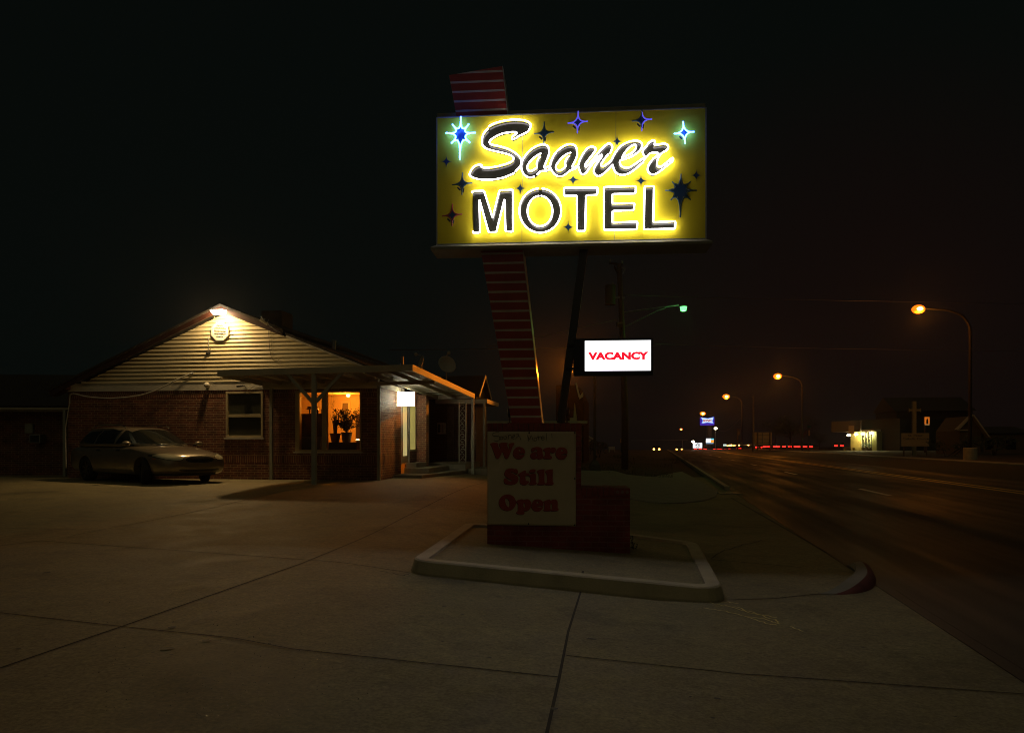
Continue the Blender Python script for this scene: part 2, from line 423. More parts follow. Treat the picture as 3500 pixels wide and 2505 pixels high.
def strip(mb, P, Q, w, dz, n=12):
    P, Q = Vector(P[:2]), Vector(Q[:2]); d = (Q - P); t = Vector((-d.y, d.x)).normalized() * w / 2
    vs, fs = [], []
    for i in range(n + 1):
        c = P + d * i / n
        for s_ in (-1, 1):
            q = c + t * s_; vs.append((q.x, q.y, gz(q.x, q.y) + dz))
    for i in range(n): fs.append((2 * i, 2 * i + 1, 2 * i + 3, 2 * i + 2))
    mb.add(vs, fs)
def pxline(mb, pts, w, dz=0.004):
    g = [G(*p) for p in pts]
    for a, b in zip(g, g[1:]): strip(mb, a, b, w, dz)
j = MB()
pxline(j, [(-80, 2300), (0, 2283), (416, 2141), (1030, 1926), (1380, 1769), (1655, 1649)], 0.016)
pxline(j, [(-150, 2085), (0, 2094), (416, 2141), (1000, 2218), (1912, 2314)], 0.013)
pxline(j, [(1866, 2520), (1912, 2314), (1942, 2160), (1985, 2022)], 0.019)
pxline(j, [(1936, 2240), (2600, 2307), (3500, 2372)], 0.013)
pxline(j, [(140, 1848), (700, 1888), (1396, 1957)], 0.016)
pxline(j, [(-10, 1866), (140, 1848)], 0.02); pxline(j, [(0, 1804), (345, 1811), (240, 1832)], 0.013)
pxline(j, [(345, 1811), (720, 1737), (1060, 1660)], 0.016)
pxline(j, [(2500, 1702), (2730, 1833), (2893, 1928)], 0.025)
pxline(j, [(2433, 1912), (2740, 1939)], 0.016)
pxline(j, [(3060, 2015), (3130, 2062), (3330, 2186), (3500, 2290)], 0.013)
pxline(j, [(2485, 2050), (2650, 2045), (2790, 2030), (2890, 2030)], 0.02)
tag(j.obj("pavement_joints", M['joint']), "dark expansion joints and seams in the concrete", "joints", kind="structure")
j = MB()
for k in range(6):
    pass
rnd = random.Random(3)
def crack(mb, pts, w):
    out = []
    for a, b in zip(pts, pts[1:]):
        for i in range(6):
            t = i / 6; out.append((a[0] + (b[0] - a[0]) * t + rnd.uniform(-3, 3), a[1] + (b[1] - a[1]) * t + rnd.uniform(-2, 2)))
    out.append(pts[-1]); g = [G(*p) for p in out]
    for a, b in zip(g, g[1:]): strip(mb, a, b, w, 0.0045, 1)
crack(j, [(2433, 1908), (2465, 1885), (2540, 1862), (2605, 1845)], 0.014)
crack(j, [(1400, 1962), (1380, 1966), (1300, 1952)], 0.012)
tag(j.obj("pavement_cracks", M['joint']), "thin branching cracks in the driveway apron", "cracks", kind="structure")
# pale dried trickles running from the island corner
j = MB()
M['trickle'] = mat("pale_stain", (0.85, 0.72, 0.28), 0.6)
for pts in ([(2400, 2052), (2470, 2070), (2560, 2090), (2650, 2118), (2660, 2128)], [(2450, 2066), (2530, 2078), (2560, 2095), (2655, 2111)],
            [(2400, 2078), (2480, 2090), (2545, 2106), (2600, 2125), (2655, 2137)], [(2545, 2106), (2620, 2118), (2665, 2133)], [(2700, 2140), (2745, 2158)], [(2470, 2056), (2524, 2063)]):
    crack(j, pts, 0.013)
tag(j.obj("pavement_stains", M['trickle']), "pale yellowish trickle stains running from the island corner", "stains", kind="structure")

# tar seams and patches on the road
j = MB(); M['tar'] = mat("tar_seam", (0.012, 0.010, 0.009), 0.55)
for off, y0, y1 in ((4.25, 24, 34), (4.2, 38, 48), (4.3, 52, 66), (4.15, 17, 20.5), (9.6, 20, 60), (1.2, 24, 44), (13.4, 26, 80)):
    y = y0
    while y < y1: strip(j, (ls(y, off + 0.05 * math.sin(y)), y), (ls(y + 1, off + 0.05 * math.sin(y + 1)), y + 1), 0.07, 0.0078, 1); y += 1
tag(j.obj("road_seams", M['tar']), "dark tar seams along the lanes", "seams", kind="structure")
# oil spots and gum on the forecourt
j = MB(); ro = random.Random(21)
for k in range(60):
    px, py = ro.uniform(50, 3300), ro.uniform(1700, 2480); p = G(px, py)
    if lat(p.x, p.y) > -0.4 or (abs(p.x - 0.6) < 2.2 and 6.4 < p.y < 11): continue
    r_ = ro.choice([0.008, 0.010, 0.014, 0.03]) * ro.uniform(0.6, 1.6); n = 9
    vs = [(p.x + r_ * ro.uniform(0.6, 1.3) * math.cos(i * 6.283 / n), p.y + r_ * ro.uniform(0.5, 1.1) * math.sin(i * 6.283 / n)) for i in range(n)]
    j.add([(a, b, gz(a, b) + 0.0052) for a, b in vs], [tuple(range(n))])
M['oil'] = mat("oil_spot", (0.07, 0.058, 0.038), 0.6)
tag(j.obj("oil_spots", M['oil']), "small dark oil and gum spots scattered on the forecourt", "stains", kind="structure")
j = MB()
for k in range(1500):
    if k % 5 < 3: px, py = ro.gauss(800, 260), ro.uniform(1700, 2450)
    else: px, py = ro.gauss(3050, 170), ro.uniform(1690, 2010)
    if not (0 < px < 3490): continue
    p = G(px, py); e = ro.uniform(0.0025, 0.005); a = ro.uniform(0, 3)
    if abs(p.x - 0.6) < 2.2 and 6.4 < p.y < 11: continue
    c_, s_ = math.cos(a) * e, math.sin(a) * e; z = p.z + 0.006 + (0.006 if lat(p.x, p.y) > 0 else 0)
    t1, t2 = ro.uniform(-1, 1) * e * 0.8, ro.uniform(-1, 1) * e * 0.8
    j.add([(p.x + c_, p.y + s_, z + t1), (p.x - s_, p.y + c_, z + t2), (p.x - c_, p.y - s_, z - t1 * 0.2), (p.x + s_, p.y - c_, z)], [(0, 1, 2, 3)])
M['glint_chips'] = mat("glint_metal", (0.75, 0.68, 0.5), 0.18, 0.9)  # pale shiny chips laid in as lamp glints on the ground
tag(j.obj("glint_chips", M['glint_chips']), "tiny pale chips added as glints over the concrete and the street", "glint_chips", kind="stuff")

# road paint
yl = MB()
for off in (7.66, 8.04):
    for a in range(-10, 400, 10):
        for k in range(4):
            y0, y1 = a + k * 2.5, a + k * 2.5 + 2.5; strip(yl, (ls(y0, off), y0), (ls(y1, off), y1), 0.18, 0.009, 1)
tag(yl.obj("centre_line", M['paint_y']), "worn double yellow line down the street", "road marking", kind="structure")
wl = MB()
for off in (4.1, 11.9):
    for k in range(-1, 26):
        y0 = 20.8 + 14 * k; strip(wl, (ls(y0, off), y0), (ls(y0 + 3.1, off), y0 + 3.1), 0.16, 0.009, 2)
tag(wl.obj("lane_dashes", M['paint_w']), "faded white lane dashes on the street", "road marking", kind="structure")
# gutter pan, darker kerbs and pavements
def ribbon(name, l0, l1, y0, y1, h, m, label, cat, st=2.0):
    mb = MB(); ys = frange(y0, y1, st); vs, fs = [], []
    for y in ys:
        for l, z in ((l0, -0.05), (l0, h), (l1, h), (l1, -0.05)):
            x = ls(y, l); base = gz(ls(y, 15.9 if l0 > 8 else -0.3), y); vs.append((x, y, base + z))
    n = len(ys)
    for i in range(n - 1):
        for k in range(3): fs.append((4 * i + k, 4 * (i + 1) + k, 4 * (i + 1) + k + 1, 4 * i + k + 1))
    fs += [(0, 1, 2, 3), (4 * n - 4, 4 * n - 3, 4 * n - 2, 4 * n - 1)]
    mb.add(vs, fs); o = mb.obj(name, m); return tag(o, label, cat, kind="structure")
ribbon("kerb_far", 16.0, 16.16, -10, 200, 0.15, M['concrete'], "pale kerb along the far side of the street", "kerb")
ribbon("pavement_far", 16.163, 19.0, -10, 200, 0.146, M['sidewalk'], "pavement along the far side of the street", "pavement")
ribbon("kerb_near", -0.17, 0.0, 24.5, 190, 0.12, M['concrete'], "pale kerb along the near side of the street beyond the driveway", "kerb")

# raised pavement corner beyond the driveway
P = [G(*p, 0.03) for p in [(1960, 1606), (2090, 1607), (2200, 1625), (2332, 1611), (2400, 1646), (2452, 1676), (2448, 1694), (2409, 1708), (2340, 1716), (2261, 1717), (2210, 1712), (2162, 1704), (2060, 1690), (1950, 1672)]]
tag(MB().prism([(p.x, p.y) for p in P], lambda x, y: gz(x, y) - 0.1, lambda x, y: gz(x, y) + 0.03).obj("pavement_corner", M['sidewalk'], bevel=0.02),
    "rounded concrete pavement corner beyond the driveway", "pavement", kind="structure")
j = MB()
def pxline_up(mb, pts, w, up):
    g = [G(*p, up) for p in pts]
    for a, b in zip(g, g[1:]):
        strip(mb, a, b, w, up + 0.004, 6)
pxline_up(j, [(2083, 1612), (2070, 1635), (2064, 1662)], 0.03, 0.03)
pxline_up(j, [(2220, 1643), (2245, 1680), (2261, 1712)], 0.03, 0.03)
pxline_up(j, [(2250, 1674), (2450, 1677)], 0.02, 0.03)
tag(j.obj("pavement_corner_joints", M['joint']), "joints in the pavement corner", "joints", kind="structure")
# grass verge between pavement corner and pole
P = [G(*p, 0.05) for p in [(1960, 1603), (2090, 1604), (2220, 1640), (2260, 1625), (2330, 1608), (2180, 1580), (1960, 1580)]]
tag(MB().prism([(p.x, p.y) for p in P], lambda x, y: gz(x, y) - 0.1, lambda x, y: gz(x, y) + 0.045).obj("verge", M['grass']),
    "dark grass verge at the foot of the utility pole", "verge", kind="structure")
g = MB(); rg = random.Random(11)
for i in range(2600):
    px, py = rg.uniform(1960, 2300), rg.uniform(1585, 1634)
    if py > 1606 + max(0, (px - 2090)) * 0.26: continue
    p = G(px, py, 0.045); a = rg.uniform(0, 6.28); h = rg.uniform(0.03, 0.10)
    dx, dy = math.cos(a) * 0.012, math.sin(a) * 0.012
    g.add([(p.x - dx, p.y - dy, p.z - 0.01), (p.x + dx, p.y + dy, p.z - 0.01), (p.x + rg.uniform(-0.04, 0.04), p.y + rg.uniform(-0.04, 0.04), p.z + h)], [(0, 1, 2)])
tag(g.obj("grass", M['bush']), "short dark grass on the verge by the utility pole", "grass", kind="stuff")

# curved kerb nose at the right of the driveway
inner = [(2893, 1930), (2915, 1943), (2925, 1960), (2921, 1982), (2896, 2004), (2851, 2021), (2800, 2029)]
outer = [(2902, 1925), (2958, 1936), (2982, 1953), (2999, 1980), (2989, 2009), (2948, 2026), (2885, 2033)]
gi = [G(*p) for p in inner]; go = [G(*p) for p in outer]; gm = [a.lerp(b, 0.55) for a, b in zip(gi, go)]
def cm(L): return catmull(L, 4)
gi, gm, go = cm(gi), cm(gm), cm(go); n_ = len(gi)
kh = [0.085 * S(i / 5) * S((n_ - 1 - i) / 9) + 0.004 for i in range(n_)]
mb = MB(); vs = []
for a, m_, h_ in zip(gi, gm, kh): vs += [(a.x, a.y, gz(a.x, a.y) - 0.05), (a.x, a.y, gz(a.x, a.y) + h_), (m_.x, m_.y, gz(m_.x, m_.y) + h_)]
mb.add(vs, [(3 * i + k, 3 * i + 3 + k, 3 * i + 4 + k, 3 * i + 1 + k) for i in range(n_ - 1) for k in range(2)])
tag(mb.obj("kerb_nose", M['sidewalk'], smooth=False), "low curved concrete kerb end at the street side of the driveway", "kerb", kind="structure")
mb = MB(); vs = []
for m_, b, h_ in zip(gm, go, kh): vs += [(m_.x, m_.y, gz(m_.x, m_.y) + h_), (m_.x * 0.4 + b.x * 0.6, m_.y * 0.4 + b.y * 0.6, gz(b.x, b.y) + h_ * 0.75), (b.x, b.y, gz(b.x, b.y) - 0.03)]
mb.add(vs, [(3 * i + k, 3 * i + 3 + k, 3 * i + 4 + k, 3 * i + 1 + k) for i in range(n_ - 1) for k in range(2)])
M['redkerb'] = mat("dull_red_kerb", (0.15, 0.045, 0.035), 0.75, var=0.35, vscale=5)
tag(mb.obj("kerb_face", M['redkerb'], smooth=True), "dull red painted face of the curved kerb end", "kerb", kind="structure")
# storm drain grate
p = G(2490, 1686)
dr = MB()
for k in range(9): dr.box(p.x - 0.32 + k * 0.075, p.x - 0.28 + k * 0.075, p.y - 0.3, p.y + 0.3, p.z + 0.005, p.z + 0.02)
dr.box(p.x - 0.36, p.x + 0.36, p.y - 0.34, p.y - 0.3, p.z + 0.003, p.z + 0.024); dr.box(p.x - 0.36, p.x + 0.36, p.y + 0.3, p.y + 0.34, p.z + 0.003, p.z + 0.024)
tag(dr.obj("drain_grate", M['steel']), "steel drain grate in the gutter by the pavement corner", "drain")

# ------------------------------------------------------------------ the sign's island
gc = [G(1388, 1960), G(2486, 2062), G(2392, 1851, 0.15), G(2152, 1821, 0.15), G(1584, 1783, 0.15)]
def rounded(poly, r, n=5):
    out = []; N = len(poly)
    for i in range(N):
        p, a, b = Vector(poly[i][:2]), Vector(poly[i - 1][:2]), Vector(poly[(i + 1) % N][:2])
        da, db = (a - p), (b - p); rr = min(r, da.length * 0.45, db.length * 0.45); A, B = p + da.normalized() * rr, p + db.normalized() * rr
        for k in range(n + 1):
            t = k / n; out.append((1 - t) ** 2 * A + 2 * t * (1 - t) * p + t * t * B)
    return out
def inset(poly, d):
    N = len(poly); c = sum((Vector(p) for p in poly), Vector((0, 0))) / N; out = []
    for i in range(N):
        p, a, b = Vector(poly[i]), Vector(poly[i - 1]), Vector(poly[(i + 1) % N])
        n1 = Vector((-(p - a).y, (p - a).x)).normalized(); n2 = Vector((-(b - p).y, (b - p).x)).normalized()
        n_ = (n1 + n2)
        n_ = n_.normalized() if n_.length > 1e-6 else n1
        if n_.dot(c - p) < 0: n_ = -n_
        out.append(p + n_ * d)
    return out
base = rounded([(p.x, p.y) for p in gc], 0.28)
KH = 0.15
top = inset(base, 0.035); tin = inset(base, 0.19); fl = inset(base, 0.20)
island = thing("traffic_island", "low concrete kerbed island under the motel sign", "island", (gc[0].x, gc[0].y, gz(gc[0].x, gc[0].y)))
island["kind"] = "structure"
Oi = Vector(island.location)
mb = MB(); N = len(base); vs = []
for i in range(N):
    for q, h in ((base[i], -0.05), (base[i], 0.02), (top[i], KH - 0.015), (inset(base, 0.055)[i], KH), (tin[i], KH), (fl[i], KH - 0.05)):
        vs.append((q[0] - Oi.x, q[1] - Oi.y, gz(q[0], q[1]) + h - Oi.z))
fs = [(6 * i + k, 6 * ((i + 1) % N) + k, 6 * ((i + 1) % N) + k + 1, 6 * i + k + 1) for i in range(N) for k in range(5)]
mb.add(vs, fs); mb.obj("kerb_ring", M['concrete'], island, smooth=False)
mb = MB().prism([(p[0] - Oi.x, p[1] - Oi.y) for p in inset(base, 0.197)], lambda x, y: gz(x + Oi.x, y + Oi.y) - Oi.z, lambda x, y: gz(x + Oi.x, y + Oi.y) + KH - 0.03 - Oi.z)
mb.obj("island_slab", M['lot'], island)
def island_line(pts, w):
    m_ = MB(); g_ = [G(*p, KH - 0.03) for p in pts]
    for a, b in zip(g_, g_[1:]): strip(m_, a, b, w, KH - 0.026, 5)
    m_.v = [(a - Oi.x, b - Oi.y, c - Oi.z) for a, b, c in m_.v]; return m_
island_line([(1912, 1888), (1903, 1925), (1898, 1955)], 0.025).obj("slab_joint", M['joint'], island)
# open joint in the kerb
a = G(1990, 2000); 
mb = MB(); p0 = G(1988, 2018); nrm = Vector((-(gc[1] - gc[0]).y, (gc[1] - gc[0]).x, 0)).normalized()
q0 = p0 - nrm * 0.012; q1 = p0 + nrm * 0.24
mb.bar((q0.x - Oi.x, q0.y - Oi.y, q0.z + 0.07 - Oi.z), (p0.x + nrm.x * 0.04 - Oi.x, p0.y + nrm.y * 0.04 - Oi.y, p0.z + 0.07 - Oi.z), 0.022, 0.175)
mb.bar((p0.x - Oi.x, p0.y - Oi.y, p0.z + KH - 0.01 - Oi.z), (q1.x - Oi.x, q1.y - Oi.y, p0.z + KH - 0.005 - Oi.z), 0.022, 0.03)
mb.obj("kerb_joint", M['joint'], island)
# ================================================================== THE MOTEL SIGN
SP = Plane((-0.974, 9.44, 4.01), -4.7)
PW, PH = 3.418, 1.644
M['yellow'] = mat("yellow_panel", (0.80, 0.65, 0.028), 0.45, var=0.05, vscale=1.5, spec=0.08)
M['cabinet'] = mat("cabinet_paint", (0.28, 0.27, 0.19), 0.5, var=0.2, vscale=4)
M['letter'] = mat("black_letter", (0.014, 0.014, 0.010), 0.06, spec=0.22)
M['navy'] = mat("navy_paint", (0.008, 0.035, 0.085), 0.3)
M['tube_on'] = emit("neon_white", (1.0, 0.92, 0.93), 13.0)
M['tube_blue'] = emit("neon_cyan", (0.04, 0.155, 1.0), 24.0)
M['tube_dim'] = emit("neon_violet", (0.10, 0.09, 0.62), 1.1)
M['tube_off'] = mat("neon_off", (0.10, 0.22, 0.36), 0.08, coat=1.0)
M['tube_red'] = mat("neon_red_off", (0.75, 0.10, 0.12), 0.10, coat=1.0)
sign = thing("motel_sign", "tall roadside sign with yellow panel and glowing neon letters on two leaning legs", "sign", SP.o, SP.rz)
mb = MB().box(0, PW, 0.006, 0.40, 0, PH); mb.box(0.002, PW - 0.002, 0.04, 0.38, PH, PH + 0.07)
mb.obj("cabinet", M['cabinet'], sign, bevel=0.006)
mb = MB()
prof = [(0.003, -0.002), (-0.09, -0.05), (-0.09, -0.085), (0.37, -0.085), (0.37, -0.002)]
vs = [(-0.055 if i == 0 or False else -0.06, y, z) for i, (y, z) in enumerate(prof)] + [(PW + 0.06, y, z) for y, z in prof]
vs[0] = (0, prof[0][0], prof[0][1]); vs[5] = (PW, prof[0][0], prof[0][1]); vs[4] = (0, prof[4][0], prof[4][1]); vs[9] = (PW, prof[4][0], prof[4][1])
mb.add(vs, [(0, 1, 6, 5), (1, 2, 7, 6), (2, 3, 8, 7), (3, 4, 9, 8), (4, 0, 5, 9), (0, 4, 3, 2, 1), (5, 6, 7, 8, 9)])
mb.obj("cabinet_base", M['cabinet'], sign)
mb = MB().box(0.012, PW - 0.012, 0.0, 0.007, 0.01, PH - 0.012); mb.obj("panel", M['yellow'], sign)
fr = MB()
fr.box(-0.004, 0.010, -0.006, 0.01, 0, PH); fr.box(PW - 0.010, PW + 0.004, -0.006, 0.01, 0, PH); fr.box(0.011, PW - 0.011, -0.006, 0.01, PH - 0.011, PH + 0.003); fr.box(0.011, PW - 0.011, -0.006, 0.01, -0.001, 0.009)
fr.obj("panel_edge", M['steel'], sign)
def z1(x, y): return (1440 + x * 0.45835, 200 + y * 0.45835)
def r2(x, y): return (1440 + x * 0.22917, 340 + y * 0.22917)
def c3(x, y): return (1580 + x * 0.14103, 460 + y * 0.14103)
def c4(x, y): return (1880 + x * 0.19392, 460 + y * 0.19392)
TOFF = 0.055
def uv(px, off=TOFF): return SP.hit(px[0], px[1], off)
seam = MB()
for a, b in (((757, 425), (750, 1368)), ((1452, 398), (1441, 1358))):
    p, q = uv(z1(*a), 0.0), uv(z1(*b), 0.0); seam = MB().bar((p[0], -0.001, p[1]), (q[0], -0.001, q[1]), 0.004, 0.003, up=(0, 1, 0)); seam.obj("panel_seam", M['cabinet'], sign)


def tube3(pts, y=-TOFF): return [(p[0], y, p[1]) for p in pts]
def neon(parent, runs, m, r=0.0088, n=8, y=-TOFF):
    mb = MB()
    for run in runs:
        P = tube3(run, y)
        mb.tube(P, r, n)
        for e in (P[0], P[-1]): mb.ball(e, r, 8)
    return mb.obj("neon_tube", m, parent, smooth=True)
def posts(parent, pts):
    for p in pts: MB().tube([(p[0], -0.003, p[1]), (p[0], -TOFF + 0.012, p[1])], 0.005, 6).obj("tube_support", M['steel'], parent)

# --- S
S_A = [r2(*p) for p in [(1015,400),(1090,362),(1200,328),(1320,308),(1430,305),(1530,315),(1600,342),(1632,378),(1622,430),(1590,480),(1530,515),(1460,547),(1410,580),(1372,598),(1350,582),(1365,550),(1405,522),(1422,502),(1400,490),(1340,490)]]
S_B = [r2(*p) for p in [(1310,495),(1220,510),(1130,545),(1050,595),(1018,635),(1042,672),(1165,702),(1288,739),(1399,800),(1472,868),(1493,942),(1466,1010),(1405,1074)]]
S_C = [r2(*p) for p in [(1386,1102),(1226,1168),(1042,1200),(888,1197),(783,1173),(728,1140),(722,1108),(752,1047),(802,995),(862,976),(903,986),(898,1008),(940,1019),(1017,1019)]]
S_D = [r2(*p) for p in [(1042,1016),(1134,1000),(1257,967),(1343,930),(1376,887),(1355,850),(1288,819),(1165,788),(1011,751),(937,714),(906,659),(910,573),(935,505),(990,440)]]
def mk(name, outline_runs, holes=(), extra_runs=None, closed_gap=True, cat_n=5, label=None):
    loops = []; runs = []
    for r_ in outline_runs: runs.append(catmull([(*uv(p), 0) for p in r_], cat_n))
    loops.append([(p.x, p.y) for r_ in runs for p in r_])
    for h in holes:
        hr = catmull([(*uv(p), 0) for p in h], cat_n); runs.append(hr); loops.append([(p.x, p.y) for p in hr])
    L = MB().slab(loops, -0.006, -0.001).obj("letter", M['letter'], sign)
    if label: L["label"] = label
    tr = [[(p.x, p.y) for p in r_] for r_ in runs]
    neon(L, tr, M['tube_on'])
    posts(L, [r_[k] for r_ in tr for k in range(6, len(r_), 26)])
    return L
mk("S", [S_A, S_B, S_C, S_D], label="big script capital S in black with white neon outline")
# --- ooner (joined script)
U = [c3(*p) for p in [(1740,1025),(1650,1045),(1570,1025),(1500,970),(1450,880),(1430,780),(1450,660),(1500,560),(1580,450),(1690,350),(1800,285),(1900,250),(2000,250),(2080,300),(2105,400),(2095,500),(2060,600),(2020,700),(1985,785),(2010,812),(2070,785),(2125,752)]] \
  + [c4(*p) for p in [(20,470),(60,380),(108,315)]]
U2 = [c4(*p) for p in [(128,290),(200,232),(280,188),(350,172),(420,187),(462,235),(478,320),(470,400),(430,490),(395,560),(412,590),(455,570),(500,535),(515,480),(550,400),(615,295),(680,232),(750,218),(800,245),(795,290),(740,370),(665,465),(618,535),(632,572),(700,510),(760,440),(830,350),(910,260),(990,185),(1045,160),(1090,190),(1095,250),(1060,330)]]
U3 = [c4(*p) for p in [(1025,352),(975,410),(915,500),(900,545),(940,562),(1010,520),(1080,455),(1120,375),(1180,280),(1270,190),(1380,135),(1500,112),(1590,130),(1625,185),(1600,260),(1520,340),(1420,400),(1300,440),(1242,462),(1230,505),(1262,560),(1330,590),(1400,580),(1500,520),(1600,450),(1672,400),(1650,362),(1632,310),(1655,255),(1712,198)]]
U4 = [c4(*p) for p in [(1722,165),(1780,122),(1830,105),(1850,140),(1842,182),(1905,180),(2000,165),(2060,180),(2085,230),(2050,282),(1960,340),(1905,420),(1885,500),(1895,555),(1935,575),(2000,540),(2100,460),(2162,415),(2158,470),(2050,560),(1930,655),(1850,700),(1790,705),(1740,670),(1720,610),(1750,520),(1820,430),(1900,368),(1905,330),(1850,322),(1765,335),(1705,392),(1650,452)]]
U5 = [c4(*p) for p in [(1642,490),(1550,570),(1450,650),(1350,702),(1250,715),(1170,680),(1122,610),(1104,540),(1060,582),(980,660),(900,722),(840,735),(790,700),(770,640),(795,560),(850,470),(912,385),(905,362),(860,400),(780,480),(700,580),(640,670),(580,705),(540,680),(515,620),(502,572),(430,610),(350,640),(290,692),(240,722)]]
U6 = [c4(*p) for p in [(218,735),(140,735),(70,692),(20,620),(0,590)]] + [c3(*p) for p in [(2140,825),(2080,868),(2000,885),(1900,895),(1820,970)]]
H1 = [c3(*p) for p in [(1900,465),(1800,520),(1680,620),(1590,740),(1578,830),(1620,880),(1680,885),(1760,840),(1810,795),(1805,700),(1835,610),(1882,545)]]
H2 = [c4(*p) for p in [(360,325),(290,350),(200,420),(130,510),(102,570),(120,622),(180,635),(240,600),(272,562),(268,500),(292,430),(335,385)]]
H3 = [c4(*p) for p in [(1272,415),(1300,350),(1370,260),(1450,195),(1505,185),(1518,215),(1495,275),(1430,335),(1320,388)]]
mk("ooner", [U, U2, U3, U4, U5, U6], [H1, H2, H3], label="joined lower case script letters in black with white neon outline")

def corner_round(pts, r=0.018, n=3):
    out = []; N = len(pts)
    for i in range(N):
        p, a, b = Vector(pts[i]), Vector(pts[i - 1]), Vector(pts[(i + 1) % N])
        rr = min(r, (a - p).length * 0.4, (b - p).length * 0.4); A, B = p + (a - p).normalized() * rr, p + (b - p).normalized() * rr
        for k in range(n + 1):
            t = k / n; q = (1 - t) ** 2 * A + 2 * t * (1 - t) * p + t * t * B; out.append((q.x, q.y))
    return out
def block(pts, gap=0):
    q = [uv(z1(*p)) for p in pts]; lp = corner_round(q)
    L = MB().slab([lp], -0.006, -0.001).obj("letter", M['letter'], sign)
    run = lp[gap:] + lp[:gap]; neon(L, [run], M['tube_on'])
    posts(L, [q[k] for k in range(0, len(q), 3)])
    return L
block([(380,990),(468,988),(532,1190),(582,985),(683,980),(683,1293),(628,1290),(620,1048),(560,1295),(502,1297),(433,1052),(438,1300),(385,1302)], 0)["label"] = "black block capital M in white neon outline"
def ell(c, rx, ry, n=44, a0=96, a1=444):
    out = []
    for k in range(n + 1):
        t = R(a0 + (a1 - a0) * k / n); out.append(uv(z1(c[0] + rx * math.cos(t), c[1] - ry * math.sin(t))))
    return out
o1, o2 = ell((887, 1135), 156, 165), ell((885, 1138), 93, 113)
L = MB().slab([o1, o2], -0.006, -0.001).obj("letter", M['letter'], sign); L["label"] = "black block capital O in white neon outline"
neon(L, [o1, o2], M['tube_on']); posts(L, [o1[11], o1[33], o2[22]])
block([(1064,966),(1316,964),(1312,1018),(1228,1022),(1222,1287),(1162,1288),(1160,1024),(1066,1026)], 26)["label"] = "black block capital T in white neon outline"
block([(1362,960),(1600,953),(1598,1008),(1424,1012),(1424,1083),(1590,1080),(1585,1132),(1425,1138),(1424,1225),(1612,1217),(1608,1275),(1362,1280)], 38)["label"] = "black block capital E in white neon outline"
block([(1665,955),(1735,953),(1730,1222),(1895,1215),(1893,1270),(1660,1275)], 1)["label"] = "black block capital L in white neon outline"

def starpts(tips, inner, c):
    out = []; n = len(tips)
    for i in range(n):
        out.append(tips[i]); a, b = Vector(tips[i]) - Vector(c), Vector(tips[(i + 1) % n]) - Vector(c)
        d = (a.normalized() + b.normalized()).normalized(); out.append((c[0] + d.x * inner, c[1] + d.y * inner))
    return out
def painted(c, dx=42, dy=48, part="painted_star"):
    t = [(c[0], c[1] - dy), (c[0] + dx, c[1]), (c[0], c[1] + dy), (c[0] - dx, c[1])]
    pts = starpts(t, -1, c); q = []
    for i in range(0, 8, 2):
        a, m_, b = Vector(pts[i]), Vector(pts[i + 1]), Vector(pts[(i + 2) % 8])
        for k in range(6):
            s_ = k / 6; q.append((1 - s_) ** 2 * a + 2 * s_ * (1 - s_) * (m_ * 1.0) + s_ * s_ * b)
    lp = [uv(z1(p.x, p.y), 0.0) for p in q]
    return MB().slab([lp], -0.0025, -0.0005).obj(part, M['navy'], sign)
for c in [(1460,620),(1132,905),(1638,913),(738,970),(1096,1258),(187,770),(2050,873)]: painted(c)
def star4(c, m, skew=0, half=None, label=None):
    t = [(c[0] + skew, c[1] - 80), (c[0] + 72, c[1] - 6), (c[0] - skew, c[1] + 80), (c[0] - 72, c[1] + 8)]
    lp = [uv(z1(*p), 0.0) for p in starpts(t, 17, c)]; pts = starpts(t, -9, c)
    b = MB().slab([corner_round(lp, 0.01)], -0.0025, -0.0005).obj("neon_star", M['navy'], sign)
    if label: b["label"] = label
    q = []
    for i in range(0, 8, 2):
        a, m_, e = Vector(pts[i]), Vector(pts[i + 1]), Vector(pts[(i + 2) % 8])
        run = [(1 - s_) ** 2 * a + 2 * s_ * (1 - s_) * m_ + s_ * s_ * e for s_ in [k / 8 for k in range(9 if i % 4 else 8)]]
        if i % 4 == 0: run = run[1:]
        q.append([uv(z1(p.x, p.y)) for p in run])
    if half is None: neon(b, q, m, 0.0085)
    else:
        neon(b, q[:half], M['tube_dim'], 0.0085); neon(b, q[half:], M['tube_off'], 0.0085)
    e = MB()
    for s_ in (-1, 1):
        p, r_ = uv(z1(c[0] + s_ * 10 - 4, c[1] + 62 if s_ > 0 else c[1] + 48), 0.03), uv(z1(c[0] + s_ * 22 - 12, c[1] + (34 if s_ > 0 else 28)), 0.03)
        e.tube([(p[0], -0.03, p[1]), (r_[0], -0.03, r_[1])], 0.011, 8)
    e.obj("electrode", M['black'], b)
    return b
star4((915,556), M['tube_off'], 2, label="small unlit star by the top of the script")
star4((1167,476), M['tube_dim'], 3, label="faint violet star on the top edge")
star4((1645,460), M['tube_dim'], 1, 2, "half lit violet star on the top edge")
star4((1960,554), M['tube_blue'], -8, label="bright blue four pointed star in the upper right corner")
star4((305,935), M['tube_off'], 2, label="small unlit star at the left edge")
star4((230,1168), M['tube_red'], 1, label="small star with dull red tube at the lower left")
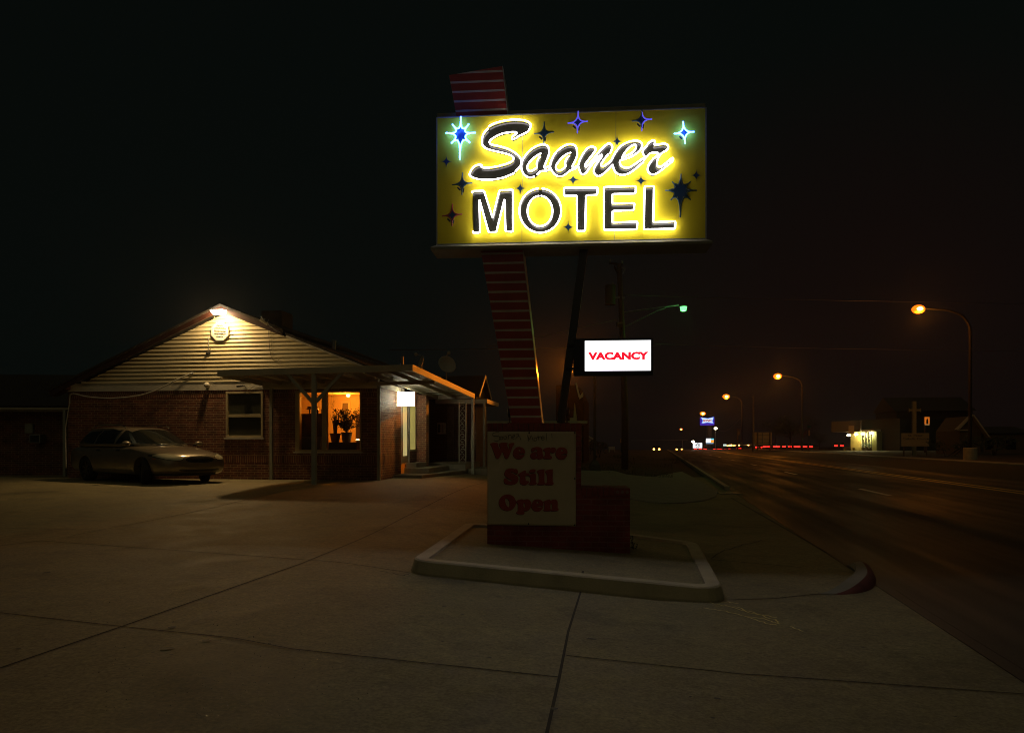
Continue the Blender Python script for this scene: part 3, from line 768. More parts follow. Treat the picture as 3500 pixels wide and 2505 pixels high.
def star8(c, tips, m, rin, label):
    pts = starpts(tips, rin - 48, c); lp = [uv(z1(*p), 0.0) for p in starpts([((p[0] - c[0]) * 0.9 + c[0], (p[1] - c[1]) * 0.9 + c[1]) for p in tips], rin * 1.05, c)]
    b = MB().slab([lp], -0.003, -0.0005).obj("starburst", M['navy'], sign); b["label"] = label
    q = []
    for i in range(0, 16, 2):
        a, m_, e = Vector(pts[i]), Vector(pts[i + 1]), Vector(pts[(i + 2) % 16])
        run = [(1 - s_) ** 2 * a + 2 * s_ * (1 - s_) * m_ + s_ * s_ * e for s_ in [k / 8 for k in range(9 if (i // 2) % 2 else 8)]]
        if (i // 2) % 2 == 0: run = run[1:]
        q.append([uv(z1(p.x, p.y)) for p in run])
    neon(b, q, m, 0.009)
star8((292,565), [(295,437),(353,493),(400,555),(360,628),(287,752),(226,632),(185,557),(233,495)], M['tube_blue'], 34, "bright blue eight pointed starburst in the upper left corner")
star8((1932,985), [(1937,865),(2005,922),(2052,985),(2007,1052),(1931,1182),(1862,1055),(1822,985),(1872,922)], M['tube_off'], 48, "dark unlit eight pointed starburst by the right edge")

# --- legs
def striped():
    m = mat("striped_leg", (0.26, 0.028, 0.022), 0.42); nt = m.node_tree; b = nt.nodes["Principled BSDF"]
    tc = nt.nodes.new("ShaderNodeTexCoord"); sp = nt.nodes.new("ShaderNodeSeparateXYZ"); nt.links.new(tc.outputs["Object"], sp.inputs[0])
    d = nt.nodes.new("ShaderNodeMath"); d.operation = 'MULTIPLY_ADD'; d.inputs[1].default_value = 1 / 0.1233; d.inputs[2].default_value = 20.1
    f = nt.nodes.new("ShaderNodeMath"); f.operation = 'FRACT'; g = nt.nodes.new("ShaderNodeMath"); g.operation = 'LESS_THAN'; g.inputs[1].default_value = 0.22
    nt.links.new(sp.outputs[2], d.inputs[0]); nt.links.new(d.outputs[0], f.inputs[0]); nt.links.new(f.outputs[0], g.inputs[0])
    mx = nt.nodes.new("ShaderNodeMix"); mx.data_type = 'RGBA'; mx.inputs[6].default_value = (0.36, 0.036, 0.028, 1); mx.inputs[7].default_value = (0.58, 0.50, 0.41, 1)
    n = nt.nodes.new("ShaderNodeTexNoise"); n.inputs["Scale"].default_value = 5; n.inputs["Detail"].default_value = 6; nt.links.new(tc.outputs["Object"], n.inputs["Vector"])
    r = nt.nodes.new("ShaderNodeMapRange"); r.inputs[3].default_value = 0.6; r.inputs[4].default_value = 1.3; nt.links.new(n.outputs["Fac"], r.inputs[0])
    x = nt.nodes.new("ShaderNodeVectorMath"); x.operation = 'SCALE'
    nt.links.new(g.outputs[0], mx.inputs[0]); nt.links.new(mx.outputs[2], x.inputs[0]); nt.links.new(r.outputs[0], x.inputs["Scale"]); nt.links.new(x.outputs[0], b.inputs["Base Color"])
    return m
M['striped'] = striped()
M['leg_side'] = mat("leg_side_paint", (0.60, 0.56, 0.48), 0.34, 0.5, var=0.15, vscale=6)
LY = 0.03
q = [SP.hit(*p, off=-LY) for p in [(1749, 1446), (1851, 1446), (1716, 227), (1535, 258)]]
leg = MB(); d1 = 0.50
vs = [(p[0], LY, p[1]) for p in q] + [(p[0], LY + d1, p[1]) for p in q]
leg.add(vs, [(0, 1, 2, 3), (7, 6, 5, 4), (0, 4, 5, 1), (3, 2, 6, 7), (0, 3, 7, 4), (1, 5, 6, 2)])
leg.obj("striped_leg", M['striped'], sign)
sd = MB()
o_ = 0.004
def lerp(a, b, t): return (a[0] + (b[0] - a[0]) * t, a[1] + (b[1] - a[1]) * t)
vs = [(q[1][0] + o_, LY - 0.004, q[1][1]), (q[2][0] + o_, LY - 0.004, q[2][1]), (q[2][0] + o_, LY + d1, q[2][1]), (q[1][0] + o_, LY + d1, q[1][1])]
vs += [(x + 0.006, y, z) for x, y, z in vs]
sd.add(vs, [(0, 1, 2, 3), (7, 6, 5, 4), (0, 4, 5, 1), (1, 5, 6, 2), (2, 6, 7, 3), (3, 7, 4, 0)])
sd.obj("side_panel", M['leg_side'], sign)
a, b = SP.hit(1917, 1446, -0.12), SP.hit(1993.5, 868, -0.12)
M['beamblack'] = mat("black_beam", (0.02, 0.018, 0.018), 0.32, spec=0.7)
MB().bar((a[0], 0.12, a[1]), (b[0] + (b[0] - a[0]) * 0.05, 0.12, b[1] + (b[1] - a[1]) * 0.05), 0.105, 0.13, up=(0, 1, 0)).obj("steel_leg", M['beamblack'], sign, bevel=0.006)

# ================================================================== brick base
WP = Plane((-0.318, 9.40, 0), -4.7)
M['maroon'] = brick("brick_maroon", 'x', (0.26, 0.035, 0.028), (0.19, 0.028, 0.022), (0.26, 0.10, 0.085), ms=0.008, rough=0.6)
M['maroon_cap'] = mat("maroon_cap_brick", (0.22, 0.034, 0.028), 0.5, var=0.3, vscale=9)
M['mortar'] = mat("mortar", (0.22, 0.15, 0.13), 0.85)
wall = thing("brick_pedestal", "maroon brick base under the motel sign with a lower step at its right", "brick wall", WP.o, WP.rz)
ua = 0.0; ub = WP.hit(1986, 1500)[0]; uc = WP.hit(2153, 1800)[0]; zt = WP.hit(1800, 1446)[1]; zl = WP.hit(2080, 1668)[1]
TH = 0.62
MB().box(ua, ub, 0, TH, -0.15, zt - 0.10).box(ub + 0.0005, uc, 0.0, TH, -0.15, zl - 0.10).obj("wall", M['maroon'], wall)
MB().box(ua + 0.004, ub - 0.004, 0.004, TH - 0.004, zt - 0.0995, zt - 0.004).box(ub + 0.003, uc - 0.004, 0.004, TH - 0.004, zl - 0.0995, zl - 0.005).obj("mortar_bed", M['mortar'], wall)
def cap(u0, u1, z):
    mb = MB(); n = int(round((u1 - u0) / 0.0685)); st = (u1 - u0) / n; rr = random.Random(5)
    for k in range(n):
        dz = rr.uniform(-0.002, 0.002); dy = rr.uniform(-0.003, 0.003)
        mb.box(u0 + k * st + 0.0035, u0 + (k + 1) * st - 0.0035, -0.006 + dy, TH + 0.006 + dy, z - 0.097, z + dz)
    return mb.obj("cap_course", M['maroon_cap'], wall, bevel=0.004)
cap(ua, ub, zt); cap(ub, uc - 0.19, zl)
cc = MB().box(uc - 0.187, uc + 0.001, -0.005, TH + 0.004, zl - 0.097, zl); cc.obj("cored_brick", M['maroon_cap'], wall, bevel=0.004)
h = MB()
for k in range(3):
    cx_ = uc - 0.155 + k * 0.06
    h.add([(cx_ + 0.02 * math.cos(t * math.pi / 6), -0.0065, zl - 0.048 + 0.024 * math.sin(t * math.pi / 6)) for t in range(12)], [tuple(range(12))])
h.obj("core_hole", M['mortar'], wall)

# --- banner
BP = Plane(WP.M @ Vector((0, -0.012, 0)), -4.7)
banner = thing("banner", "beige vinyl banner reading We are Still Open screwed to the brick base", "banner", BP.o, BP.rz)
M['banner'] = mat("vinyl", (0.60, 0.50, 0.34), 0.55, var=0.06, vscale=3)
M['banner_red'] = mat("banner_red", (0.38, 0.055, 0.035), 0.5, var=0.08)
M['banner_shadow'] = mat("banner_dark", (0.05, 0.015, 0.012), 0.6)
M['ink'] = mat("marker_ink", (0.03, 0.028, 0.025), 0.6)
TL, TR, BR, BL = [BP.hit(*p) for p in [(1666, 1474), (1969, 1475), (1969, 1798), (1666, 1793)]]
nx, nz = 40, 44; vs, fs = [], []
def wav(u, z): return 0.0035 * math.sin(6 * u + 9 * z) * math.sin(11 * z - 4 * u) + 0.002 * math.sin(23 * u - 17 * z)
for jz in range(nz + 1):
    for i in range(nx + 1):
        s_, t = i / nx, jz / nz; a = lerp(BL, BR, s_); b = lerp(TL, TR, s_); p = lerp(a, b, t); vs.append((p[0], wav(*p) * 0.8, p[1]))
for jz in range(nz):
    for i in range(nx): k = jz * (nx + 1) + i; fs.append((k, k + 1, k + nx + 2, k + nx + 1))
o = MB().add(vs, fs).obj("sheet", M['banner'], banner, smooth=True)
sm = o.modifiers.new("thick", 'SOLIDIFY'); sm.thickness = 0.002
def b1(x, y): return (1660 + x * 0.14103, 1465 + y * 0.14103)
def b2(x, y): return (1660 + x * 0.14103, 1585 + y * 0.14103)
E_ = [(950,590),(945,520),(905,465),(815,438),(740,455),(690,510),(665,590),(680,660),(730,715),(800,735),(870,720),(920,680),(942,635),(925,618),(870,636),(825,632),(800,610),(905,603)]
EH = [(800,530),(820,495),(848,500),(855,530),(830,545)]
def sh(pts, dx, dy): return [(x + dx, y + dy) for x, y in pts]
BL_ = [
 (b1, [[(115,370),(150,345),(220,338),(300,350),(300,400),(345,495),(360,450),(325,380),(345,350),(430,335),(535,345),(520,400),(560,495),(580,440),(560,375),(590,350),(690,345),(690,385),(655,430),(560,680),(530,720),(490,720),(465,690),(410,560),(340,690),(310,720),(270,720),(245,690),(150,430)]]),
 (b1, [E_, EH]),
 (b1, [[(1105,520),(1110,480),(1170,450),(1260,440),(1340,460),(1375,510),(1380,600),(1400,660),(1395,700),(1350,725),(1300,738),(1240,715),(1200,735),(1130,725),(1090,680),(1090,620),(1130,580),(1200,560),(1240,565),(1245,520),(1220,505),(1190,530),(1130,560)], [(1215,620),(1240,600),(1245,650),(1225,665)]]),
 (b1, [[(1400,500),(1440,470),(1560,450),(1570,475),(1620,450),(1690,465),(1700,530),(1660,580),(1600,580),(1570,560),(1565,640),(1600,670),(1610,700),(1580,730),(1430,730),(1400,700),(1410,670),(1440,640),(1440,550),(1405,530)]]),
 (b1, [sh(E_, 1030, 8), sh(EH, 1022, 8)]),
 (b2, [[(460,220),(490,150),(560,115),(640,108),(700,125),(740,120),(775,150),(785,220),(750,250),(700,215),(620,190),(620,215),(690,250),(760,290),(795,350),(780,430),(720,485),(620,505),(530,495),(470,475),(445,420),(450,360),(480,345),(520,370),(560,415),(630,415),(640,395),(560,360),(490,310),(460,265)]]),
 (b2, [[(785,280),(800,240),(940,160),(975,165),(975,215),(1050,230),(1050,280),(970,290),(970,380),(990,410),(1055,420),(1040,460),(980,505),(910,510),(850,480),(830,430),(830,300)]]),
 (b2, [[(1055,180),(1090,140),(1160,125),(1210,145),(1200,190),(1120,215),(1070,210)]]),
 (b2, [[(1050,290),(1080,255),(1210,235),(1215,430),(1240,460),(1225,490),(1150,508),(1060,500),(1050,470),(1085,430),(1085,330)]]),
 (b2, [[(1245,190),(1280,150),(1420,125),(1425,180),(1425,430),(1450,460),(1430,500),(1330,510),(1255,500),(1255,470),(1290,430),(1285,250)]]),
 (b2, [sh([(1245,190),(1280,150),(1420,125),(1425,180),(1425,430),(1450,460),(1430,500),(1330,510),(1255,500),(1255,470),(1290,430),(1285,250)], 200, 2)]),
 (b2, [[(530 + 207 * math.cos(k * math.pi / 14), 935 + 198 * math.sin(k * math.pi / 14)) for k in range(28)], [(470,850),(500,828),(545,850),(580,920),(580,1010),(560,1045),(520,1020),(480,940)]]),
 (b2, [[(745,925),(770,880),(880,850),(915,870),(985,850),(1060,870),(1100,940),(1090,1050),(1040,1120),(960,1140),(925,1130),(920,1150),(945,1175),(930,1210),(870,1225),(790,1215),(740,1180),(750,1160),(780,1140),(780,970)], [(920,960),(940,940),(955,980),(955,1040),(930,1050),(918,1010)]]),
 (b2, [sh(E_, 447, 415), sh(EH, 430, 415)]),
 (b2, [[(1400,920),(1440,890),(1550,858),(1570,890),(1640,860),(1710,870),(1745,930),(1745,1070),(1770,1090),(1760,1125),(1700,1140),(1600,1138),(1585,1110),(1610,1080),(1610,980),(1590,960),(1570,980),(1570,1080),(1580,1110),(1560,1140),(1440,1140),(1400,1115),(1425,1080),(1425,950)]]),
]
for fn, loops in BL_:
    lp = []
    for l in loops:
        c = catmull([(*BP.hit(*fn(*p)), 0) for p in l], 3, True); lp.append([(p.x, p.y) for p in c])
    L = MB().sheet(lp, -0.0090).obj("lettering", M['banner_red'], banner)
    MB().sheet([[(x - 0.005, z - 0.006) for x, z in l] for l in lp], -0.0070).obj("letter_shadow", M['banner_shadow'], L)
ST = [[(330,80),(250,85),(180,120),(180,165),(240,180),(320,185),(345,230),(310,290),(240,300),(200,275)],
 [(390,190),(350,220),(365,265),(410,245),(415,205),(390,190)], [(450,180),(440,230),(480,255),(515,225),(500,190),(470,180)],
 [(545,140),(550,250)], [(548,190),(590,145),(625,190),(630,240)], [(650,205),(700,190),(690,150),(655,180),(660,240),(695,255)],
 [(740,140),(800,135),(790,175),(745,215),(730,270)], [(770,195),(820,185),(850,270)],
 [(1015,155),(1040,300)], [(1015,155),(1065,260),(1105,160),(1150,290)], [(1210,215),(1170,250),(1185,295),(1230,285),(1240,235),(1210,215)],
 [(1265,150),(1290,280)], [(1240,205),(1340,185)], [(1345,225),(1420,215),(1390,180),(1350,205),(1355,260),(1390,275),(1430,250)],
 [(1465,100),(1485,300)], [(1600,110),(1610,220)], [(1610,268),(1614,278)]]
for ks in ((0,), (1,), (2,), (3, 4), (5,), (6, 7), (8, 9), (10,), (11, 12), (13,), (14,), (15, 16)):
  hw = MB()
  for s_ in [ST[k] for k in ks]: hw.tube([(p.x, -0.0075, p.y) for p in catmull([(*BP.hit(*b1(*p)), 0) for p in s_], 4)], 0.0028, 5)
  hw.obj("handwritten_letter", M['ink'], banner)
gr = MB()
for fn, p in ((b1, (1055, 98)), (b1, (2160, 95)), (b2, (2158, 358)), (b2, (1040, 1450)), (b2, (2150, 1480))):
    u_, z_ = BP.hit(*fn(*p)); gr.ball((u_, -0.006, z_), 0.011, 10, 1, 0.5, 1)
gr.obj("screw_head", M['black'], banner)

# --- two small unlit floodlights on top of the base
def floodlight(px, py, label, sx=1):
    u_, _ = WP.hit(px, py, -0.2); t = thing("floodlight", label, "floodlight", WP.M @ Vector((u_, 0.2, zt)), WP.rz, "unlit floodlights on the brick base")
    MB().cyl((0, 0), 0.03, 0, 0.012, 12).cyl((0, 0), 0.009, 0.01, 0.08, 8).obj("stem", M['dark'], t)
    h_ = MB(); h_.lathe((0, 0, 0.08), [(0.012, 0), (0.022, 0.01), (0.030, 0.05), (0.034, 0.10), (0.026, 0.115), (0.0, 0.116)], 14); h_.obj("lamp_head", M['dark'], t, smooth=True)
    return t
floodlight(1742, 1440, "small dark floodlight on the brick base left of the striped leg")
floodlight(1938, 1440, "small dark floodlight on the brick base beside the black leg")

# --- weed at the right end of the base
wd = thing("weed", "small scraggly weed growing at the right end of the brick base", "plant", (0, 0, 0)); p = G(2166, 1888, 0.12); wd.location = p
lv, stm = MB(), MB(); rw = random.Random(4)
for k in range(7):
    a = rw.uniform(0, 6.28); L_ = rw.uniform(0.1, 0.27); tip = Vector((math.cos(a) * 0.06, math.sin(a) * 0.06, L_)); stm.tube([(0, 0, -0.03), tip * 0.5 + Vector((0.01, 0, 0)), tip], 0.002, 4)
    for i in range(9):
        c = tip * rw.uniform(0.35, 1.0); d = Vector((rw.uniform(-1, 1), rw.uniform(-1, 1), rw.uniform(-0.2, 0.8))).normalized() * rw.uniform(0.015, 0.03); n_ = d.orthogonal().normalized() * 0.008
        lv.add([c, c + d * 0.5 + n_, c + d, c + d * 0.5 - n_], [(0, 1, 2, 3)])
stm.obj("stem", M['bark'], wd); lv.obj("leaves", M['bush'], wd)

# ================================================================== VACANCY board
VP = Plane(W(1999, 1268, 9.22), -4.7)
vac = thing("vacancy_board", "lit white vacancy board with red letters bracketed to the black sign leg", "sign", VP.o, VP.rz)
vw = VP.hit(2224.6, 1200)[0]; vh = VP.hit(2100, 1164)[1]
fl_, fb_, fr_, ft_ = VP.hit(1960, 1284)[0], VP.hit(2100, 1282)[1], VP.hit(2231, 1200)[0], VP.hit(2100, 1157)[1]
mb = MB().box(fl_, fr_, 0.012, 0.14, fb_, ft_)
mb.box(fl_, -0.003, -0.01, 0.0115, fb_, ft_); mb.box(vw + 0.003, fr_, -0.01, 0.0115, fb_, ft_); mb.box(-0.0025, vw + 0.0025, -0.01, 0.0115, vh + 0.002, ft_); mb.box(-0.0025, vw + 0.0025, -0.01, 0.0115, fb_, -0.002)
mb.obj("frame", M['dark'], vac)
M['screen'] = emit("lit_white_face", (0.97, 0.97, 1.0), 1.6)
M['vred'] = emit("lit_red_letter", (1.0, 0.008, 0.03), 0.95)
MB().box(0, vw, 0.0, 0.0115, 0, vh).obj("lit_face", M['screen'], vac)
def zv(x, y): return (1560 + x * 0.39409, 840 + y * 0.39409)
a, b = VP.hit(*zv(1142, 992)), VP.hit(*zv(1668, 918))
t_ = moved(text_mb("VACANCY", b[0] - a[0], b[1] - a[1], bold=0.06), a[0], -0.002, a[1]); t_.obj("lettering", M['vred'], vac)
br = MB(); br.bar((fl_ - 0.05, 0.12, vh * 0.86), (fl_ + 0.02, 0.08, vh * 0.86), 0.03); br.bar((fl_ - 0.09, 0.12, vh * 0.1), (fl_ + 0.02, 0.08, vh * 0.1), 0.03)
br.obj("bracket", M['dark'], vac)
sc_ = MB()
for x in (1100, 1257, 1306, 1391, 1471, 1520, 1645):
    u_, z_ = VP.hit(*zv(x, 1118)); sc_.ball((u_, -0.011, z_), 0.003, 6)
sc_.obj("screw", M['steel'], vac)
# ================================================================== THE MOTEL OFFICE
MP = Plane((-3.62, 19.85, 0.45), -8.4)
XL = -9.35
motel = thing("motel_office", "brick motel office with white lap siding gable, a lit window and dark red rake trim", "building", MP.o, MP.rz)
ZB, ZT = 2.49, 2.72
w1 = [MP.hit(773, 1339), MP.hit(900, 1495)]; w2 = [MP.hit(1010, 1336), MP.hit(1236, 1543)]
def rect(x0, x1, z0, z1): return [(x0, z0), (x1, z0), (x1, z1), (x0, z1)]
holes = [rect(w1[0][0], w1[1][0], w1[1][1], w1[0][1]), rect(w2[0][0], w2[1][0], w2[1][1], w2[0][1])]
mb = MB().slab([rect(XL, 0, -0.3, ZB)] + holes, 0.0, 0.16); mb.obj("front_wall", M['brick_x'], motel)
MB().box(-0.16, -0.001, 0.161, 2.05, -0.3, 2.62).box(-0.16, -0.001, 2.96, 3.7, -0.3, 0.74).box(-0.16, -0.001, 3.70, 4.0, -0.3, 2.62).obj("side_wall", M['brick_y'], motel)
MB().box(XL, XL + 0.16, 0.161, 9, -0.3, 2.62).box(-1.06, -0.9, 4.001, 9, -0.3, 2.62).box(XL + 0.161, -1.061, 8.84, 9, -0.3, 2.62).box(-1.0, -0.161, 3.84, 4.0, -0.3, 2.62).obj("rear_wall", M['brick_y'], motel)
MB().box(0.0, 0.33, 3.705, 4.0, -0.3, 2.55).obj("pillar", M['brick_x'], motel)
# soldier courses
sb = MB()
for x0, x1 in ((XL, -0.002),): sb.box(x0 + 0.002, x1, -0.004, 0.002, 0.46, 0.655)
for x0, x1 in ((XL + 0.002, w1[0][0] - 0.002), (w1[1][0] + 0.002, w2[0][0] - 0.002), (w2[1][0] + 0.002, -0.002)): sb.box(x0, x1, -0.004, 0.002, 2.285, ZB - 0.002)
sb.obj("soldier_course", M['soldier'], motel)
MB().box(-0.002, 0.004, 0.05, 2.04, 0.46, 0.655).box(-0.002, 0.004, 0.05, 2.04, 2.29, 2.5).obj("soldier_course", M['soldier_y'], motel)
# trim board and corner boards
MB().box(XL - 0.03, -0.001, -0.030, 0.14, ZB + 0.001, ZT).box(-0.02, 0.03, -0.029, 2.3, 2.52, 2.66).obj("trim_board", M['white'], motel)
# gable
aL, ap, aR = MP.hit(282, 1296, 0.3), MP.hit(752, 1064, 0.3), MP.hit(1217, 1247, 0.3)
sl, sr = (ap[1] - aL[1]) / (ap[0] - aL[0]), (ap[1] - aR[1]) / (aR[0] - ap[0])
def zroof(x): return ap[1] - (sl * (ap[0] - x) if x < ap[0] else sr * (x - ap[0]))
xl0 = MP.hit(291, 1312)[0]
sd = MB(); z = ZT; H = 0.1105
rs = random.Random(2)
while z < ap[1] - 0.02:
    z2 = min(z + H, ap[1] - 0.005)
    def xr(zz): return max(xl0, ap[0] - (ap[1] - zz) / sl), min(0.0, ap[0] + (ap[1] - zz) / sr)
    (a0, a1), (b0, b1_) = xr(z), xr(z2)
    n = 14; vs = []
    for i in range(n + 1):
        t = i / n; wob = rs.uniform(-0.0015, 0.0015)
        xa, xb = a0 + (a1 - a0) * t, b0 + (b1_ - b0) * t
        vs += [(xa, -0.004, z + 0.0), (xa, -0.048 + wob, z + 0.003), (xa * 0.6 + xb * 0.4, -0.034 + wob, z + 0.045), (xa * 0.5 + xb * 0.5, -0.026, z + 0.052), (xb, -0.006, z2 + 0.001)]
    fs = []
    for i in range(n):
        for k in range(4): fs.append((5 * i + k, 5 * i + 5 + k, 5 * i + 6 + k, 5 * i + 1 + k))
    sd.add(vs, fs); z = z2
sd.obj("siding", M['siding'], motel)
MB().slab([[(xl0, ZT), (0, ZT), (0, zroof(0)), (ap[0], ap[1]), (xl0, zroof(xl0))]], 0.0, 0.1).obj("gable_wall", M['siding'], motel)
MB().box(xl0 - 0.09, xl0 + 0.03, -0.04, 0.0, ZT + 0.001, zroof(xl0 + 0.03) + 0.02).obj("corner_board", M['white'], motel)
eL = (XL - 0.35, zroof(XL - 0.35)); xm = MP.hit(965, 1147, 0.3)[0]; eR = (0.45, zroof(0.45)); FH = 0.145
MB().slab([[(eL[0], eL[1] - 0.02), (ap[0], ap[1]), (ap[0], ap[1] + FH), (eL[0], eL[1] + FH - 0.02)]], -0.30, -0.27).slab([[(ap[0] + .001, ap[1]), (xm, zroof(xm)), (xm, zroof(xm) + FH), (ap[0] + .001, ap[1] + FH)]], -0.30, -0.27).obj("rake_board", M['red_trim'], motel)
MB().slab([[(xm + .002, zroof(xm) + 0.0), (eR[0], eR[1]), (eR[0], eR[1] + 0.05), (xm + .002, zroof(xm) + 0.05)]], -0.10, -0.06).obj("rake_trim", M['white'], motel)
rf = MB()
def roofslab(x0, z0, x1, z1_, y0, y1, t=0.06, o=0.0):
    rf.add([(x0, y0, z0 + o), (x1, y0, z1_ + o), (x1, y1, z1_ + o), (x0, y1, z0 + o), (x0, y0, z0 + t + o), (x1, y0, z1_ + t + o), (x1, y1, z1_ + t + o), (x0, y1, z0 + t + o)],
           [(0, 3, 2, 1), (4, 5, 6, 7), (0, 1, 5, 4), (1, 2, 6, 5), (2, 3, 7, 6), (3, 0, 4, 7)])
roofslab(eL[0] - 0.03, eL[1] + FH - 0.02, ap[0], ap[1] + FH, -0.33, 9.3)
roofslab(ap[0], ap[1] + FH, xm, zroof(xm) + FH, -0.33, 9.3)
roofslab(xm, zroof(xm) + 0.06, eR[0], eR[1] + 0.06, -0.14, 9.3)
rf.obj("roof", M['shingle'], motel)
MB().slab([[(eL[0] + .02, eL[1] - 0.02), (XL + 0.1, zroof(XL + 0.1) - 0.01), (XL + 0.1, ZT - 0.04), (eL[0] + .02, ZT - 0.06)]], -0.25, 0.0).obj("eave_return", M['red_trim'], motel)
# gable vent
vc = MP.hit(755, 1134, 0.04); vent = MB(); ro, ri = 0.275, 0.20
O8 = [(vc[0] + ro * math.cos(R(22.5 + 45 * k)), vc[1] + ro * math.sin(R(22.5 + 45 * k))) for k in range(8)]; I8 = [(vc[0] + ri * math.cos(R(22.5 + 45 * k)), vc[1] + ri * math.sin(R(22.5 + 45 * k))) for k in range(8)]
v_ = vent.slab([O8, I8], -0.10, -0.022).obj("gable_vent", M['white'], motel)
sl_ = MB()
for k in range(9):
    zz = vc[1] - 0.17 + k * 0.0425; hw_ = min(ri * 0.92, (ri * 1.31 - abs(zz - vc[1])) * 0.98)
    sl_.add([(vc[0] - hw_, -0.088, zz - 0.008), (vc[0] + hw_, -0.088, zz - 0.008), (vc[0] + hw_, -0.045, zz + 0.026), (vc[0] - hw_, -0.045, zz + 0.026)], [(0, 1, 2, 3)])
s_ = sl_.obj("louvre", M['white'], v_)
s_.modifiers.new("t", 'SOLIDIFY').thickness = 0.004
# windows -------------------------------------------------------
def winframe(w, mull, part="window", glassmat=None, fw=0.06, rails=()):
    (x0, z1_), (x1, z0) = w
    f = MB().box(x0, x1, -0.03, 0.10, z0, z0 + fw).box(x0, x1, -0.03, 0.10, z1_ - fw, z1_).box(x0, x0 + fw, -0.029, 0.099, z0 + fw, z1_ - fw).box(x1 - fw, x1, -0.029, 0.099, z0 + fw, z1_ - fw)
    for a, b in mull: f.box(a, b, -0.028, 0.098, z0 + fw, z1_ - fw)
    for a, b in rails: f.box(x0 + fw, x1 - fw, -0.020, 0.06, a, b)
    o = f.obj(part, M['cream'], motel, bevel=0.006)
    MB().box(x0 - 0.04, x1 + 0.04, -0.06, -0.001, z0 - 0.045, z0 - 0.001).obj("sill", M['white'], o)
    MB().box(x0 + fw, x1 - fw, 0.045, 0.049, z0 + fw, z1_ - fw).obj("pane", glassmat, o)
    return o
rz0, rz1 = MP.hit(800, 1426)[1], MP.hit(800, 1416)[1]
M['blindglass'] = mat('blind_glass', (0.05, 0.052, 0.036), 0.12)
wl_ = winframe(w1, (), glassmat=M['blindglass'], rails=((rz0, rz1),)); wl_["label"] = "dark double hung window"
mu = (MP.hit(1101, 1400)[0], MP.hit(1118, 1400)[0])
M['pane'] = glass("window_glass")
wr_ = winframe(w2, (mu, (w2[0][0] + 0.05, w2[0][0] + 0.13)), glassmat=M['pane'], fw=0.05); wr_["label"] = "wide office window glowing orange"
# left pane of the frame is wider on the left side
M['greypot0'] = mat('mirror_dull', (0.20, 0.16, 0.11), 0.3)
# office room ---------------------------------------------------
M['room'] = mat("room_plaster", (0.68, 0.50, 0.26), 0.7, var=0.06, vscale=2)
M['roomtrim'] = mat("room_trim", (0.66, 0.56, 0.38), 0.5)
rx0, rx1, ry1 = -3.7, -0.17, 3.0
rm = MB().box(rx0, rx1, ry1, ry1 + 0.1, 0.0, 2.5).box(rx0 - 0.1, rx0, 0.17, ry1, 0.0, 2.5).box(rx0, rx1, 0.17, ry1, -0.05, 0.0).box(rx0, rx1, 0.17, ry1, 2.5, 2.55).box(-0.26, -0.17, 0.17, 2.0, 0.0, 2.5)
rm.obj("office_room", M['room'], motel)
def pb(px, py, y): return MP.hit(px, py, -y)
a, b = pb(1165, 1371, ry1 - 0.02), pb(1197, 1425, ry1 - 0.02)
MB().slab([rect(a[0], b[0], b[1], a[1]), rect(a[0] + 0.06, b[0] - 0.06, b[1] + 0.06, a[1] - 0.06)], ry1 - 0.05, ry1 - 0.01).obj("interior_frame", M['roomtrim'], motel)
MB().box(a[0] + 0.061, b[0] - 0.061, ry1 - 0.02, ry1 - 0.012, b[1] + 0.061, a[1] - 0.061).obj("interior_mirror", M['greypot0'], motel)
a, b = pb(1216, 1414, 1.4), pb(1240, 1510, 1.4)
MB().box(a[0], -0.27, 1.4, 1.45, 0, a[1]).obj("partition", M['roomtrim'], motel)

# furniture seen through the window: separate things
M['darkwood'] = mat("dark_wood", (0.018, 0.010, 0.006), 0.6)
M['terra'] = mat("terracotta", (0.10, 0.045, 0.025), 0.7); M['greypot'] = mat("grey_pot", (0.09, 0.085, 0.07), 0.6)
def th_local(name, label, cat, x, y, z, group=None): return thing(name, label, cat, MP.M @ Vector((x, y, z)), MP.rz, group)
def local_box(px0, px1, py0, py1, y, dep):
    a, b = pb(px0, py0, y), pb(px1, py1, y); return a[0], b[0], b[1], a[1]
x0, x1, z0, z1_ = local_box(1026, 1101, 1414, 1545, 0.9, 0)
t = th_local("cabinet", "tall dark cabinet seen through the left pane of the office window", "cabinet", (x0 + x1) / 2, 1.1, 0); w_ = (x1 - x0) / 2
MB().box(-w_, w_, -0.2, 0.2, 0, z1_ - 0.03).obj("carcass", M['darkwood'], t); MB().box(-w_ - 0.02, w_ + 0.02, -0.22, 0.2, z1_ - 0.0295, z1_).obj("top_board", M['darkwood'], t)
MB().box(-w_ + 0.03, -0.01, -0.215, -0.201, 0.1, z1_ - 0.1).box(0.01, w_ - 0.03, -0.215, -0.201, 0.1, z1_ - 0.1).obj("door", M['darkwood'], t)
kx = th_local("straw_hat", "dark brimmed hat on a stand on top of the cabinet", "hat", x0 + 0.22, 1.05, z1_)
MB().cyl((0, 0), 0.02, 0, 0.14, 8).obj("stand", M['darkwood'], kx); MB().lathe((0, 0, 0.13), [(0.13, 0), (0.07, 0.02), (0.06, 0.08), (0.0, 0.09)], 16).obj("hat", M['darkwood'], kx, smooth=True)
